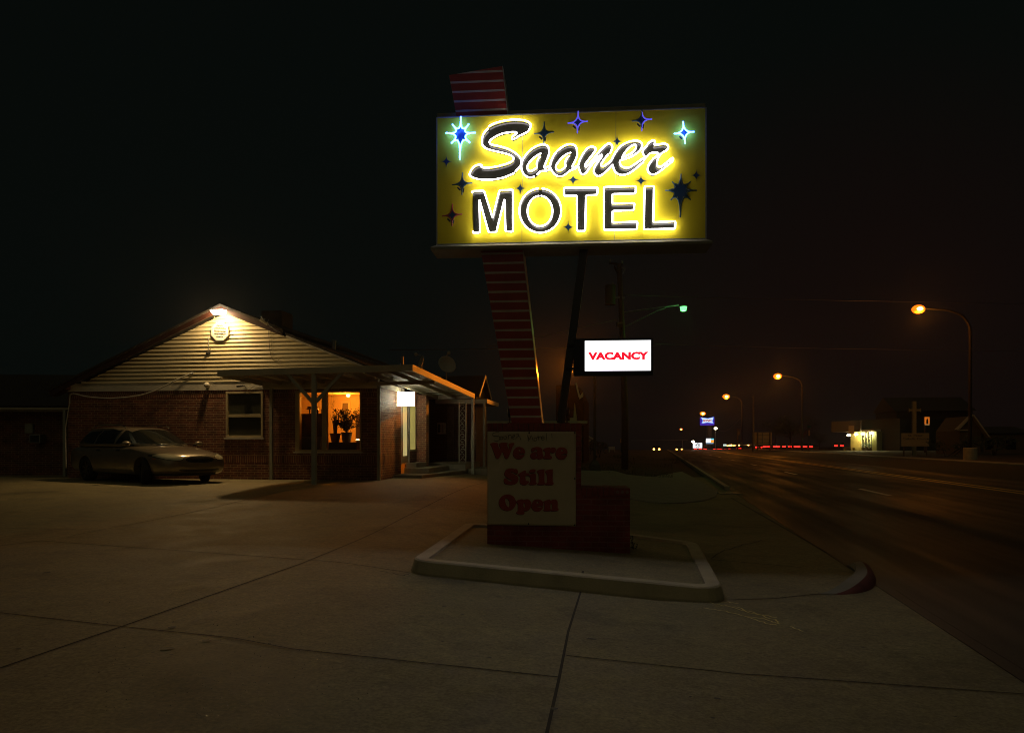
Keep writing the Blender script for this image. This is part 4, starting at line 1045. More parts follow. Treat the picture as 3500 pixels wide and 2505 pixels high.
for i, xx in enumerate((0.36, 0.47, 0.60)):
    bt = th_local("bottle", ["slim dark bottle nearest the hat on the cabinet", "slim dark bottle in the middle of the cabinet top", "slim dark bottle furthest from the hat on the cabinet"][i], "bottle", x0 + xx, 1.05, z1_, "bottles on the office cabinet")
    MB().lathe((0, 0, 0), [(0, 0), (0.022, 0), (0.022, 0.12), (0.009, 0.15), (0.009, 0.21), (0, 0.21)], 10).obj("glass_body", M['darkglass'], bt, smooth=True)
x0, x1, z0, z1_ = local_box(1028, 1101, 1497, 1545, 0.35, 0)
t = th_local("storage_box", "pale cardboard box on the sill inside the office window", "box", (x0 + x1) / 2, 0.42, 0.7); w_ = (x1 - x0) / 2
MB().box(-w_, w_, -0.12, 0.12, 0, z1_ - 0.7).obj("carton", M['greypot'], t, bevel=0.01); MB().box(-w_ - 0.006, w_ + 0.006, -0.126, 0.126, z1_ - 0.72, z1_ - 0.66).obj("lid", M['greypot'], t)
x0, x1, z0, z1_ = local_box(1121, 1222, 1511, 1545, 0.4, 0)
t = th_local("plant_table", "low dark table carrying the potted plants in the office window", "table", (x0 + x1) / 2, 0.55, 0); w_ = (x1 - x0) / 2; zt_ = z1_
MB().box(-w_, w_, -0.22, 0.25, z1_ - 0.28, z1_).obj("table_top", M['darkwood'], t)
for sx in (-1, 1):
    for sy in (-0.19, 0.2): MB().box(sx * (w_ - 0.03) - 0.02, sx * (w_ - 0.03) + 0.02, sy - 0.02, sy + 0.02, 0, z1_ - 0.2805).obj("leg", M['darkwood'], t)
def potplant(px0, px1, py0, matp, label, kind, seed):
    a, b = pb(px0, py0, 0.5), pb(px1, 1511, 0.5); cx_, r_, h_ = (a[0] + b[0]) / 2, (b[0] - a[0]) / 2, a[1] - zt_
    t = th_local("potted_plant", label, "plant", cx_, 0.5, zt_, "potted plants in the office window")
    MB().lathe((0, 0, 0), [(0, 0), (r_ * 0.72, 0), (r_ * 0.98, h_ * 0.86), (r_ * 1.03, h_ * 0.87), (r_ * 1.03, h_), (r_ * 0.9, h_), (0.0, h_ - 0.02)], 18).obj("pot", matp, t, smooth=False)
    rr = random.Random(seed); L, St = MB(), MB()
    if kind == 'spear':
        for k in range(60):
            a_ = rr.uniform(0, 6.28); s = rr.uniform(0.25, 0.62); lean = rr.uniform(0.05, 0.32)
            pts = [Vector((math.cos(a_) * r_ * 0.3, math.sin(a_) * r_ * 0.3, h_ - 0.03)), Vector((math.cos(a_) * lean * s * 0.6, math.sin(a_) * lean * s * 0.4, h_ + s * 0.6)), Vector((math.cos(a_) * lean * s * 1.5, math.sin(a_) * lean * s, h_ + s))]
            p_ = catmull(pts, 4); wd_ = Vector((-math.sin(a_), math.cos(a_), 0)) * 0.016; n = len(p_)
            vs = []
            for i, q in enumerate(p_): f_ = 1 - (i / (n - 1)) ** 2; vs += [q - wd_ * f_, q + wd_ * f_]
            L.add(vs, [(2 * i, 2 * i + 1, 2 * i + 3, 2 * i + 2) for i in range(n - 1)])
    else:
        for k in range(34):
            a_ = rr.uniform(0, 6.28); s = rr.uniform(0.18, 0.62); sp_ = rr.uniform(0.1, 0.50)
            tip = Vector((math.cos(a_) * sp_, math.sin(a_) * sp_ * 0.5, h_ + s)); b0_ = Vector((0, 0, h_ - 0.03)); mid = (tip + b0_) * 0.5 + Vector((0, 0, 0.08))
            p_ = catmull([b0_, mid, tip], 5); St.tube(p_, 0.004, 4)
            for i in range(60):
                c = p_[rr.randrange(3, len(p_))] + Vector((rr.uniform(-.05, .05), rr.uniform(-.05, .05), rr.uniform(-.05, .05)))
                d = Vector((rr.uniform(-1, 1), rr.uniform(-1, 1), rr.uniform(-0.6, 0.8))).normalized() * rr.uniform(0.03, 0.06); n_ = d.orthogonal().normalized() * 0.016
                L.add([c, c + d * 0.5 + n_, c + d, c + d * 0.5 - n_], [(0, 1, 2, 3)])
        St.obj("stem", M['bark'], t)
    L.obj("leaves", M['bush'], t)
potplant(1129, 1163, 1481, M['terra'], "spear leaved plant in a brown pot in the office window", 'spear', 1)
potplant(1167, 1202, 1477, M['greypot'], "bushy small leaved plant in a grey pot in the office window", 'bush', 2)
# wind chime
a = pb(1137, 1342, 0.35); t = th_local("wind_chime", "wind chime of small rings hanging in the office window", "wind chime", a[0], 0.35, a[1])
wc = MB()
for i, (dx, dz) in enumerate([(-0.03, -0.30), (0.04, -0.25), (0.0, -0.36), (-0.02, -0.42), (0.03, -0.50)]):
    wc.tube([(dx + 0.022 * math.cos(k * math.pi / 6), 0, dz + 0.03 * math.sin(k * math.pi / 6)) for k in range(12)], 0.004, 5, closed=True)
wc.obj("ring", M['steel'], t); MB().tube([(-0.05, 0, -0.11), (0, 0, -0.05), (0.05, 0, -0.11), (-0.05, 0, -0.11)], 0.004, 5).tube([(0, 0, 0), (0, 0, -0.05)], 0.002, 4).tube([(-0.03, 0, -0.11), (-0.03, 0, -0.27)], 0.0015, 4).tube([(0.035, 0, -0.11), (0.03, 0, -0.48)], 0.0015, 4).obj("hanger", M['dark'], t)
# little table lamp, low right
a = pb(1225, 1496, 0.6); t = th_local("table_lamp", "small glowing table lamp low in the right corner of the office window", "lamp", a[0] - 0.02, 0.6, zt_ - 0.0)
M['warmglow'] = emit("warm_glow", (1.0, 0.66, 0.28), 5)
MB().cyl((0, 0), 0.035, 0, 0.01, 12).cyl((0, 0), 0.008, 0.01, 0.06, 8).obj("lamp_base", M['darkwood'], t); MB().lathe((0, 0, 0.06), [(0.065, 0), (0.03, 0.035), (0.0, 0.036)], 14).obj("lamp_shade", M['warmglow'], t)
# ceiling lamp of the office with its light
a = pb(1186, 1331, 2.2)
t = th_local("ceiling_lamp", "small orange ceiling lamp inside the office", "lamp", a[0], 2.3, 2.5)
MB().lathe((0, 0, -0.09), [(0.0, 0), (0.05, 0.02), (0.06, 0.06), (0.04, 0.09)], 14).obj("bulb_globe", emit("bulb", (1.0, 0.55, 0.15), 12), t, smooth=True)
ld = bpy.data.lights.new("office_light", 'POINT'); ld.energy = 70; ld.color = (1.0, 0.31, 0.022); ld.shadow_soft_size = 0.05
lo = bpy.data.objects.new("office_light", ld); COL.objects.link(lo); lo.parent = t; lo.location = (0, -0.35, -0.28)

# ---------------------------------------------------------------- carport
cp = thing("carport", "flat roofed carport canopy on steel posts in front of the office", "carport", MP.o, MP.rz)
CX0, CX1, CY0, CY1 = -3.36, 1.62, -2.3, 5.2
def rz_(x, y, top=True):   # roof surface
    z_ = 2.87 - 0.0265 * (y - CY0) + (x - CX1) * 0.012
    return z_ if top else z_ - 0.155
def pr(p, t=None): return p
roofp = [(CX0, CY0), (CX1, CY0), (CX1, CY1), (0.0, CY1), (0.0, -0.03), (CX0, -0.03)]
roofp2 = [(CX0 + .031, CY0 + .031), (CX1 - .031, CY0 + .031), (CX1 - .031, CY1 - .031), (0.036, CY1 - .031), (0.036, -0.032), (CX0 + .031, -0.032)]
M['deck'] = mat("carport_deck", (0.46, 0.45, 0.40), 0.6, var=0.1)
MB().prism(roofp2, lambda x, y: rz_(x, y) - 0.045, lambda x, y: rz_(x, y) - 0.012).obj("roof_deck", M['deck'], cp)
def fascia(x0, y0, x1, y1, name, t=0.028):
    d = Vector((x1 - x0, y1 - y0, 0)).normalized(); n_ = Vector((-d.y, d.x, 0)) * t
    vs = []
    for x, y in ((x0, y0), (x1, y1)):
        for q in (Vector((0, 0, 0)), n_):
            vs += [(x + q.x, y + q.y, rz_(x, y, False)), (x + q.x, y + q.y, rz_(x, y))]
    return MB().add(vs, [(0, 4, 5, 1), (2, 3, 7, 6), (0, 1, 3, 2), (4, 6, 7, 5), (1, 5, 7, 3), (0, 2, 6, 4)]).obj(name, M['beam'], cp)
fascia(CX0, CY0, CX1, CY0, "front_fascia"); fascia(CX1, CY0 + 0.002, CX1, CY1, "side_fascia"); fascia(CX0 + 0.0285, CY0 + 0.03, CX0 + 0.0285, -0.04, "left_fascia", 0.028)
fascia(CX1 - 0.03, CY1 - 0.03, 0.0, CY1 - 0.03, "rear_fascia", -0.028)
k = 0; x = CX0 + 0.6
while x < CX1 - 0.2:
    y1_ = -0.06 if x < 0 else CY1 - 0.07
    z0a, z0b = rz_(x, CY0 + 0.04) - 0.046, rz_(x, y1_) - 0.046
    MB().bar((x, CY0 + 0.035, z0a - 0.055), (x, y1_, z0b - 0.055), 0.04, 0.108).obj("rafter", M['beam'], cp)
    x += 0.62
MB().bar((-3.30, -0.08, 2.565), (CX1 - 0.05, -0.08, 2.635), 0.05, 0.10).obj("cross_beam", M['beam'], cp)
# corrugated-like purlins near the back
for yy in (3.6, 4.4): MB().bar((0.05, yy, rz_(0, yy) - 0.058), (CX1 - 0.04, yy, rz_(1.5, yy) - 0.058), 0.04, 0.022).obj("purlin", M['beam'], cp)
pl = MP.loc(W(1069, 1660, 17.7))
def post(x, y, z1_, w, z0=-0.06, m=None, name="post"):
    return MB().box(x - w / 2, x + w / 2, y - w / 2, y + w / 2, z0, z1_).obj(name, m or M['grey_paint'], cp, bevel=0.006)
px_ = pl.x; pp = post(px_, -2.22, rz_(px_, -2.22) - 0.05, 0.105); pp["label"] = "front post with two angled braces"
for s_, e in ((-1, 0.72), (1, 0.74)):
    MB().bar((px_ + s_ * 0.05, -2.22, rz_(px_, -2.2) - 0.83), (px_ + s_ * e, -2.22, rz_(px_, -2.2) - 0.10), 0.075, 0.06, up=(0, 1, 0)).obj("brace", M['grey_paint'], cp)
post(0.045, -0.12, 2.55, 0.085); post(-2.98 - 0.06, -0.10, 2.52, 0.08)
post(0.02, 5.12, 2.45, 0.055, 0.30); post(1.56, 5.12, rz_(1.56, 5.1) - 0.16, 0.095); post(1.62, 6.9, 2.45, 0.08, -0.05)
# scroll work post
ir = MB(); xa, xb = 1.10, 1.33
ir.box(xa - 0.015, xa + 0.015, 5.08, 5.11, 0.30, 2.45).box(xb - 0.015, xb + 0.015, 5.08, 5.11, 0.30, 2.45)
zc = 0.42; xm_ = (xa + xb) / 2; sgn = 1
while zc < 2.4:
    pts = []
    for i in range(15):
        t_a = i / 14 * 3.6 * math.pi / 2; rr_ = 0.088 * (1 - 0.045 * i); pts.append((xm_ + sgn * rr_ * math.cos(t_a), 5.095, zc + rr_ * math.sin(t_a)))
    ir.tube(pts, 0.009, 5)
    sgn = -sgn; zc += 0.165
ir.obj("scroll_post", M['grey_paint'], cp)
# second canopy behind
MB().box(-0.2, 1.72, 6.95, 9.5, 2.45, 2.60).obj("rear_canopy", M['beam'], cp)

# ---------------------------------------------------------------- porch, steps
st = thing("entrance_steps", "grey concrete steps and porch slab at the office door", "steps", MP.o, MP.rz)
MB().prism([(0.02, 1.25), (0.86, 1.25), (1.35, 4.9), (0.02, 4.9)], -0.1, 0.095).obj("landing", M['sidewalk'], st, bevel=0.012)
MB().box(0.02, 0.79, 2.3, 4.9, 0.096, 0.255).obj("step", M['sidewalk'], st, bevel=0.012); MB().box(0.006, 0.34, 2.55, 3.70, 0.256, 0.40).obj("step", M['sidewalk'], st, bevel=0.012)
MB().box(0.0, 1.34, 4.95, 7.5, -0.1, 0.30).box(-0.03, 1.37, 4.92, 7.5, 0.301, 0.335).obj("porch_floor", M['sidewalk'], st, bevel=0.01); MB().box(1.38, 2.6, 5.2, 7.5, -0.1, 0.14).obj("walk_slab", M['sidewalk'], st)
# door and side window of the office
dr = MB().box(-0.05, -0.01, 2.14, 2.86, 0.40, 2.42).obj("door", M['cream'], motel, bevel=0.01)
MB().box(-0.12, 0.012, 2.05, 2.135, 0.36, 2.5).box(-0.12, 0.012, 2.865, 2.955, 0.36, 2.5).box(-0.12, 0.011, 2.136, 2.864, 2.425, 2.5).obj("door_frame", M['white'], motel)
MB().ball((0.02, 2.76, 1.35), 0.03, 10).obj("door_knob", M['steel'], motel)
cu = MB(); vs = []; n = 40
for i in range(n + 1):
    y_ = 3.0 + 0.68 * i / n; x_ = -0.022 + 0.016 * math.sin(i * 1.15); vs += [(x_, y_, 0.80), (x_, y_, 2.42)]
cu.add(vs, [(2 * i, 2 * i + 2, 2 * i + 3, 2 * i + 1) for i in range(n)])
M['curtain'] = emit("curtain", (0.55, 0.46, 0.13), 0.42); M['doorglow'] = emit('lit_door_pane', (0.70, 0.58, 0.24), 0.55)  # curtain and door pane glow themselves, for the room light behind them
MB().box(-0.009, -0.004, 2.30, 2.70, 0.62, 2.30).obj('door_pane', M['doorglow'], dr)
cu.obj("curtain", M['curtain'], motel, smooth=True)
MB().box(-0.06, 0.008, 2.958, 3.70, 0.745, 0.80).box(-0.06, 0.008, 2.958, 3.70, 2.42, 2.5).box(-0.06, 0.007, 3.645, 3.70, 0.801, 2.419).box(-0.06, 0.007, 2.957, 2.995, 0.801, 2.419).obj("side_window_frame", M['cream'], motel)

# ---------------------------------------------------------------- lit office sign
os_ = th_local("office_sign", "small glaring white lightbox hanging under the canopy by the office door", "sign", 0.04, 1.52, 2.50)
ow, oh = 0.545, 0.42
MB().box(0, ow, 0.0, 0.20, -oh, 0).obj("housing", mat("sign_housing", (0.30, 0.10, 0.06), 0.5), os_, bevel=0.006)
M['officeface'] = emit("office_lit_face", (1.0, 0.94, 1.0), 2.2)
MB().box(0.012, ow - 0.012, -0.006, 0.0, -oh + 0.012, -0.012).obj("lit_face", M['officeface'], os_)
MB().box(0.012, ow - 0.012, 0.2, 0.206, -oh + 0.012, -0.012).obj("lit_face", M['officeface'], os_)
tk = MB()
for u_ in (0.07, 0.165, 0.24, 0.44): tk.box(u_, u_ + 0.02, -0.009, -0.0065, -0.10, -0.045)
tk.obj("letter_trace", emit("pale_orange", (1.0, 0.75, 0.42), 1.2), os_)
MB().tube([(0.1, 0.1, 0), (0.1, 0.1, 0.09)], 0.012, 6).tube([(0.42, 0.1, 0), (0.42, 0.1, 0.09)], 0.012, 6).obj("hanger", M['dark'], os_)
# extra area lamps on both lightbox faces, added for the wash on wall and soffit
ld = bpy.data.lights.new("office_sign_light", 'AREA'); ld.shape = 'RECTANGLE'; ld.size = ow; ld.size_y = oh; ld.energy = 13; ld.color = (1.0, 0.90, 0.52)
lo = bpy.data.objects.new("office_sign_light", ld); COL.objects.link(lo); lo.parent = os_; lo.location = (ow / 2, -0.012, -oh / 2); lo.rotation_euler = (R(90), 0, 0)
ld2 = ld.copy(); ld2.energy = 90; lo2 = bpy.data.objects.new("office_sign_light", ld2); COL.objects.link(lo2); lo2.parent = os_; lo2.location = (ow / 2, 0.212, -oh / 2); lo2.rotation_euler = (R(-90), 0, 0)

# ---------------------------------------------------------------- gable floodlight
g0 = MP.hit(748, 1073, 0.42)
fl_t = th_local("gable_floodlight", "glaring warm floodlight at the peak of the office gable", "floodlight", g0[0], -0.31, g0[1] + 0.03)
M['flood'] = emit("flood_glow", (1.0, 0.80, 0.50), 30)
MB().box(-0.03, 0.03, -0.06, 0.04, -0.01, 0.05).obj("bracket", M['dark'], fl_t)
MB().add([(-0.20, -0.24, 0.07), (0.19, -0.24, 0.07), (0.19, -0.02, 0.08), (-0.20, -0.02, 0.08), (-0.15, -0.20, -0.05), (0.18, -0.20, -0.065), (0.18, -0.05, -0.05), (-0.15, -0.05, -0.04)],
         [(0, 1, 2, 3), (4, 7, 6, 5), (0, 4, 5, 1), (1, 5, 6, 2), (2, 6, 7, 3), (3, 7, 4, 0)]).obj("lens", M['flood'], fl_t, bevel=0.02)
ld = bpy.data.lights.new("gable_light", 'POINT'); ld.energy = 80; ld.color = (1.0, 0.66, 0.27); ld.shadow_soft_size = 0.07
lo = bpy.data.objects.new("gable_light", ld); COL.objects.link(lo); lo.parent = fl_t; lo.location = (0.0, -0.16, -0.13)
ld = bpy.data.lights.new('gable_spot', 'SPOT'); ld.energy = 230; ld.color = (1.0, 0.62, 0.25); ld.shadow_soft_size = 0.07; ld.spot_size = R(140); ld.spot_blend = 0.8
lo = bpy.data.objects.new('gable_spot', ld); COL.objects.link(lo); lo.parent = fl_t; lo.location = (0.0, -0.22, -0.13); lo.rotation_euler = (R(-48), 0, 0)

# ---------------------------------------------------------------- small things on the gable
a = MP.hit(714, 1149, 0.03); b = MP.hit(714, 1207, 0.03)
t = th_local("service_mast", "thin service conduit with insulators on the siding left of the vent", "conduit", a[0], -0.05, a[1])
MB().tube([(0, 0, 0), (0, 0, b[1] - a[1])], 0.009, 6).obj("conduit", M['steel'], t)
ins = MB(); ins.ball((-0.03, -0.03, b[1] - a[1]), 0.035, 8).ball((0.045, -0.02, b[1] - a[1] + 0.02), 0.03, 8).tube([(-0.06, -0.05, b[1] - a[1] - 0.08), (0.0, -0.02, b[1] - a[1]), (0.07, -0.02, b[1] - a[1] + 0.12)], 0.008, 5)
ins.obj("insulator", M['dark'], t)
a = MP.hit(655, 1275, 0.06); 
t = th_local("service_cable", "slack pale cable drooping across the brick front to the left corner", "cable", 0, 0, 0)
P = [MP.hit(*p, off=o) for p, o in (((655, 1275), 0.08), ((600, 1300), 0.15), ((530, 1335), 0.2), ((460, 1354), 0.2), ((374, 1361), 0.2), ((300, 1356), 0.15), ((245, 1346), 0.08))]
Y_ = [-0.08, -0.15, -0.2, -0.2, -0.2, -0.15, -0.08]
P2 = [MP.hit(*p, off=0.10) for p in ((238, 1380), (228, 1440), (224, 1475), (226, 1600))]
MB().tube(catmull([(p[0], y, p[1]) for p, y in zip(P, Y_)] + [(p[0], -0.10, p[1]) for p in P2], 5), 0.019, 6).obj("cable", M['white'], t, smooth=True)
MB().ball((P[0][0], -0.05, P[0][1]), 0.035, 8).obj("anchor", M['steel'], t)
c = MP.hit(708, 1316, 0.1); t = th_local("globe_lamp", "unlit round white globe lamp under the gable trim", "lamp", c[0], -0.03, c[1])
MB().ball((0, -0.09, 0), 0.078, 16).obj("globe", M['white'], t, smooth=True); MB().box(-0.04, 0.04, -0.03, 0.0, -0.03, 0.03).obj("mount", M['steel'], t)
c = MP.hit(822, 1319, 0.1); t = th_local("security_camera", "small black security camera under the trim by the double hung window", "camera", c[0], -0.03, c[1])
MB().tube([(-0.10, -0.10, -0.01), (0.07, -0.06, 0.01)], [0.034, 0.03], 10).obj("camera_body", M['black'], t); MB().tube([(0.03, -0.06, 0), (0.1, 0, 0.0)], 0.01, 6).obj("bracket", M['dark'], t)
MB().tube(catmull([(0.1, -0.01, 0), (0.2, -0.02, -0.1), (0.32, -0.02, -0.04), (0.45, -0.02, 0.03), (0.6, -0.02, -0.02), (0.8, -0.02, 0.01)], 4), 0.006, 5).obj("wire", M['steel'], t)
a, b = MP.hit(890, 1092, 0.42), MP.hit(917, 1110, 0.42)
t = th_local("rake_light", "unlit slim light fixture on an arm at the right rake of the gable", "light fixture", a[0], -0.42, a[1])
dx, dz = b[0] - a[0], b[1] - a[1]
MB().bar((0, 0, 0), (dx, 0, dz), 0.05, 0.07).obj("fixture", M['cream'], t, bevel=0.01)
MB().tube([(0.0, 0.03, 0.09), (dx * 0.6, 0.05, dz + 0.06), (dx * 1.7, 0.10, dz * 1.9), (dx * 2.4, 0.12, dz * 2.4)], 0.012, 6).tube([(dx * 0.4, 0.0, dz * 0.4), (dx * 0.5, 0.04, dz * 0.5 + 0.10)], 0.010, 6).tube([(dx * 0.8, 0.0, dz * 0.8), (dx * 0.95, 0.04, dz + 0.14)], 0.010, 6).obj("arm", M['steel'], t)
W_ = [MP.hit(*p, off=0.06) for p in ((918, 1112), (919, 1150), (922, 1190), (927, 1218), (936, 1232), (948, 1233), (955, 1228))]
MB().tube(catmull([(p[0] - a[0], 0.36, p[1] - a[1]) for p in W_], 5), 0.006, 5).obj("wire", M['black'], t)
# cooler box, pipes and dishes on the roofs
a, b = MP.hit(893, 1062, -3.0), MP.hit(963, 1150, -3.0)
t = th_local("roof_cooler", "dark boxy cooler standing on the office roof behind the right rake", "cooler", (a[0] + b[0]) / 2, 3.4, b[1]); w_ = (b[0] - a[0]) / 2
M['cooler'] = mat("cooler_paint", (0.10, 0.07, 0.05), 0.7, var=0.15)
MB().box(-w_, w_, -0.4, 0.4, -0.25, a[1] - b[1]).obj("housing", M['cooler'], t, bevel=0.02)
lv = MB()
for k in range(7): lv.box(-w_ + 0.06, w_ - 0.06, -0.412, -0.401, 0.06 + k * 0.08, 0.10 + k * 0.08)
lv.obj("louvre", M['cooler'], t)
def pipe(px, py0, py1, y, label, r_=0.06):
    a, b = MP.hit(px, py0, -y), MP.hit(px, py1, -y); t = th_local("vent_pipe", label, "vent pipe", a[0], y, b[1], "vent pipes on the roofs")
    MB().cyl((0, 0), r_ * 0.8, -0.15, a[1] - b[1] - 0.05, 10).obj("pipe", M['steel'], t); MB().cyl((0, 0), r_, a[1] - b[1] - 0.0495, a[1] - b[1], 10).obj("cap", M['steel'], t)
pipe(1142, 1163, 1212, 2.5, "vent pipe with a cap on the office roof slope", 0.07); pipe(1375, 1218, 1246, 3.0, "vent pipe just behind the canopy edge", 0.055)
def dish(px, py, y, rad, yaw, pitch, label, mirror=1):
    c = MP.hit(px, py, -y); t = th_local("satellite_dish", label, "satellite dish", c[0], y, rz_(0.5, min(y, 5)) if True else 0, "satellite dishes on the canopy roof")
    h_ = c[1] - t.location.z + 0.45
    prof = [(rad * k / 8, 0.22 * rad * (k / 8) ** 2) for k in range(9)]
    mb = MB().lathe((0, 0, 0), prof, 24); Rm = Matrix.Translation((0, 0, h_)) @ Matrix.Rotation(R(yaw), 4, 'Z') @ Matrix.Rotation(R(pitch), 4, 'X')
    o = mb.obj("reflector", M['greydish'], t, smooth=True, M=Rm); o.modifiers.new("t", 'SOLIDIFY').thickness = 0.012
    q = Rm @ Vector((0, rad * 0.9, rad * 1.1)); e = Rm @ Vector((0, rad * 0.95, 0.1))
    MB().tube([(0, 0, -0.05), (0, 0.0, h_ - 0.06)], 0.02, 8).obj("mast", M['greydish'], t)
    MB().tube([tuple(e), tuple(q)], 0.012, 6).obj("feed_arm", M['greydish'], t); MB().ball(tuple(q), 0.06, 10).obj("feed_horn", M['greydish'], t)
M['greydish'] = mat("dish_grey", (0.42, 0.42, 0.36), 0.6)
dish(1443, 1243, 3.5, 0.25, -60, 75, "satellite dish seen nearly edge on above the canopy"); dish(1526, 1248, 3.8, 0.30, 35, 68, "satellite dish turned toward the camera above the canopy")

# ---------------------------------------------------------------- rear guest wing behind the porch
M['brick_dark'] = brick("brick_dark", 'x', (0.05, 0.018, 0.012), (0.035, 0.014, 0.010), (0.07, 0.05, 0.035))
wg = thing("guest_wing", "dark brick guest wing with a small gabled roof behind the porch", "building", MP.o, MP.rz)
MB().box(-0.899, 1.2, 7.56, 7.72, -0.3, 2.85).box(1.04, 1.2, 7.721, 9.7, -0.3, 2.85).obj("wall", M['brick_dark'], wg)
rfz = 3.6
r_ = MB(); r_.add([(-6, 7.3, 2.75), (1.35, 7.3, 2.75), (1.35, 8.55, rfz), (-6, 8.55, rfz), (1.35, 9.9, 2.75), (-6, 9.9, 2.75)], [(0, 1, 2, 3), (3, 2, 4, 5)])
o = r_.obj("roof", M['shingle'], wg); o.modifiers.new("t", 'SOLIDIFY').thickness = 0.06
MB().add([(1.2, 7.6, 2.8), (1.2, 9.6, 2.8), (1.2, 8.55, 3.5), (1.1, 7.6, 2.8), (1.1, 9.6, 2.8), (1.1, 8.55, 3.5)], [(0, 1, 2), (3, 5, 4), (0, 2, 5, 3), (1, 4, 5, 2), (0, 3, 4, 1)]).obj("gable", M['cooler'], wg)
MB().bar((1.37, 7.30, 2.73), (1.37, 8.55, 3.58), 0.03, 0.11).bar((1.37, 8.56, 3.58), (1.37, 9.9, 2.73), 0.03, 0.11).obj("rake_board", M['beam'], wg)
MB().box(0.1, 0.35, 7.545, 7.559, 0.35, 2.35).obj("door", M['wood'], wg)
a, b = MP.hit(1501, 1446, -7.5), MP.hit(1524, 1483, -7.5)
ac = th_local("window_ac", "small window air conditioner on the guest wing wall beside the scroll post", "air conditioner", (a[0] + b[0]) / 2, 7.5, b[1]); w_ = (b[0] - a[0]) / 2
MB().box(-w_, w_, -0.28, 0.05, 0, a[1] - b[1]).obj("housing", M['white'], ac, bevel=0.01); MB().box(-w_ + 0.03, -0.01, -0.29, -0.281, 0.05, a[1] - b[1] - 0.04).obj("grille", M['dark'], ac)
MB().box(w_ * 0.25, w_ - 0.02, -0.29, -0.281, 0.05, a[1] - b[1] - 0.04).obj("control_panel", M['steel'], ac)
# small green-grey wall box / bucket shape right of the porch
# ---------------------------------------------------------------- neighbouring wing on the left
NPl = Plane(W(226, 1640, 22.4), 4.0)
nw = thing("motel_wing", "dark low brick motel wing at the left edge of the lot", "building", NPl.o, NPl.rz)
MB().box(-9, -0.05, 0.6, 0.8, -0.3, 2.25).obj("wall", M['brick_x'], nw)
zt0 = NPl.hit(150, 1387)[1]
MB().box(-9, 0.1, -0.1, 0.0, zt0 - 0.12, zt0).obj("eave_board", M['beam'], nw)
rr_ = MB(); rr_.add([(-9, -0.12, zt0), (0.15, -0.12, zt0 + 0.0), (0.15, 5, zt0 + 1.4), (-9, 5, zt0 + 1.4)], [(0, 1, 2, 3)]); o = rr_.obj("roof", M['shingle'], nw); o.modifiers.new("t", 'SOLIDIFY').thickness = 0.06
MB().box(-9, -0.1, 0.0, 0.6, zt0 - 0.16, zt0 - 0.122).obj("soffit", M['beam'], nw)
MB().box(-0.04, 0.04, -0.12, -0.04, -0.1, zt0 - 0.12).obj("post", M['grey_paint'], nw)
a, b = NPl.hit(83, 1448, -0.5), NPl.hit(110, 1480, -0.5)
MB().box(a[0], b[0], 0.52, 0.598, b[1], a[1]).obj("meter_box", M['grey_paint'], nw)
MB().box(-3.4, -2.5, 0.57, 0.598, 0.2, 1.9).obj("window", M['darkglass'], nw)
a, b = NPl.hit(110, 1484, -0.4), NPl.hit(146, 1514, -0.4)
ac = thing("wall_ac", "boxy air conditioner in the wall of the dark left wing", "air conditioner", NPl.M @ Vector(((a[0] + b[0]) / 2, 0.45, b[1])), NPl.rz); w_ = (b[0] - a[0]) / 2
MB().box(-w_, w_, -0.2, 0.15, 0, a[1] - b[1]).obj("housing", M['steel'], ac, bevel=0.008); MB().box(-w_ + 0.03, w_ - 0.03, -0.212, -0.201, 0.03, a[1] - b[1] - 0.03).obj("grille", M['dark'], ac)
# ================================================================== THE STATION WAGON
CARA = -34.0
nf = Vector((-9.04, 18.0)); fw = Vector((math.cos(R(CARA)), math.sin(R(CARA)))); sdv = Vector((-fw.y, fw.x))   # sdv = far side
# local frame: x forward, y to the far side, origin on the ground amidships
WB, TRK = 2.76, 1.56
c0 = nf - fw * (WB / 2) + sdv * (TRK / 2 + 0.06)
gzc = (gz(c0.x + fw.x, c0.y + fw.y) + gz(c0.x - fw.x, c0.y - fw.y)) / 2
car = thing("station_wagon", "tan station wagon parked nose toward the office door", "car", (c0.x, c0.y, gzc), R(CARA))
def car_paint():
    m = bpy.data.materials.new("tan_car_paint"); m.use_nodes = True; b = m.node_tree.nodes["Principled BSDF"]
    b.inputs["Base Color"].default_value = (0.25, 0.21, 0.15, 1); b.inputs["Metallic"].default_value = 0.5; b.inputs["Roughness"].default_value = 0.30
    b.inputs["Coat Weight"].default_value = 1.0; b.inputs["Coat Roughness"].default_value = 0.06
    nt = m.node_tree; tc = nt.nodes.new("ShaderNodeTexCoord"); n = nt.nodes.new("ShaderNodeTexNoise"); n.inputs["Scale"].default_value = 4; n.inputs["Detail"].default_value = 6
    nt.links.new(tc.outputs["Object"], n.inputs["Vector"]); r = nt.nodes.new("ShaderNodeMapRange"); r.inputs[3].default_value = 0.02; r.inputs[4].default_value = 0.16
    nt.links.new(n.outputs["Fac"], r.inputs[0]); nt.links.new(r.outputs[0], b.inputs["Coat Roughness"])
    return m
M['car'] = car_paint()
M['tint'] = mat("car_glass", (0.010, 0.012, 0.011), 0.04, spec=0.7)
M['lens'] = mat("lamp_lens", (0.62, 0.58, 0.40), 0.16, 0.2, coat=1.0)
M['chrome'] = mat("chrome", (0.55, 0.52, 0.46), 0.15, 1.0)
M['rimm'] = mat('alloy', (0.10, 0.085, 0.06), 0.5, 0.4)
M['cartrim'] = mat("car_trim", (0.02, 0.02, 0.02), 0.4)
def interp(tab, x):
    for (a, va), (b, vb) in zip(tab, tab[1:]):
        if a <= x <= b:
            t = (x - a) / (b - a); t = t * t * (3 - 2 * t) * 0.35 + t * 0.65
            return va + (vb - va) * t
    return tab[-1][1] if x > tab[-1][0] else tab[0][1]
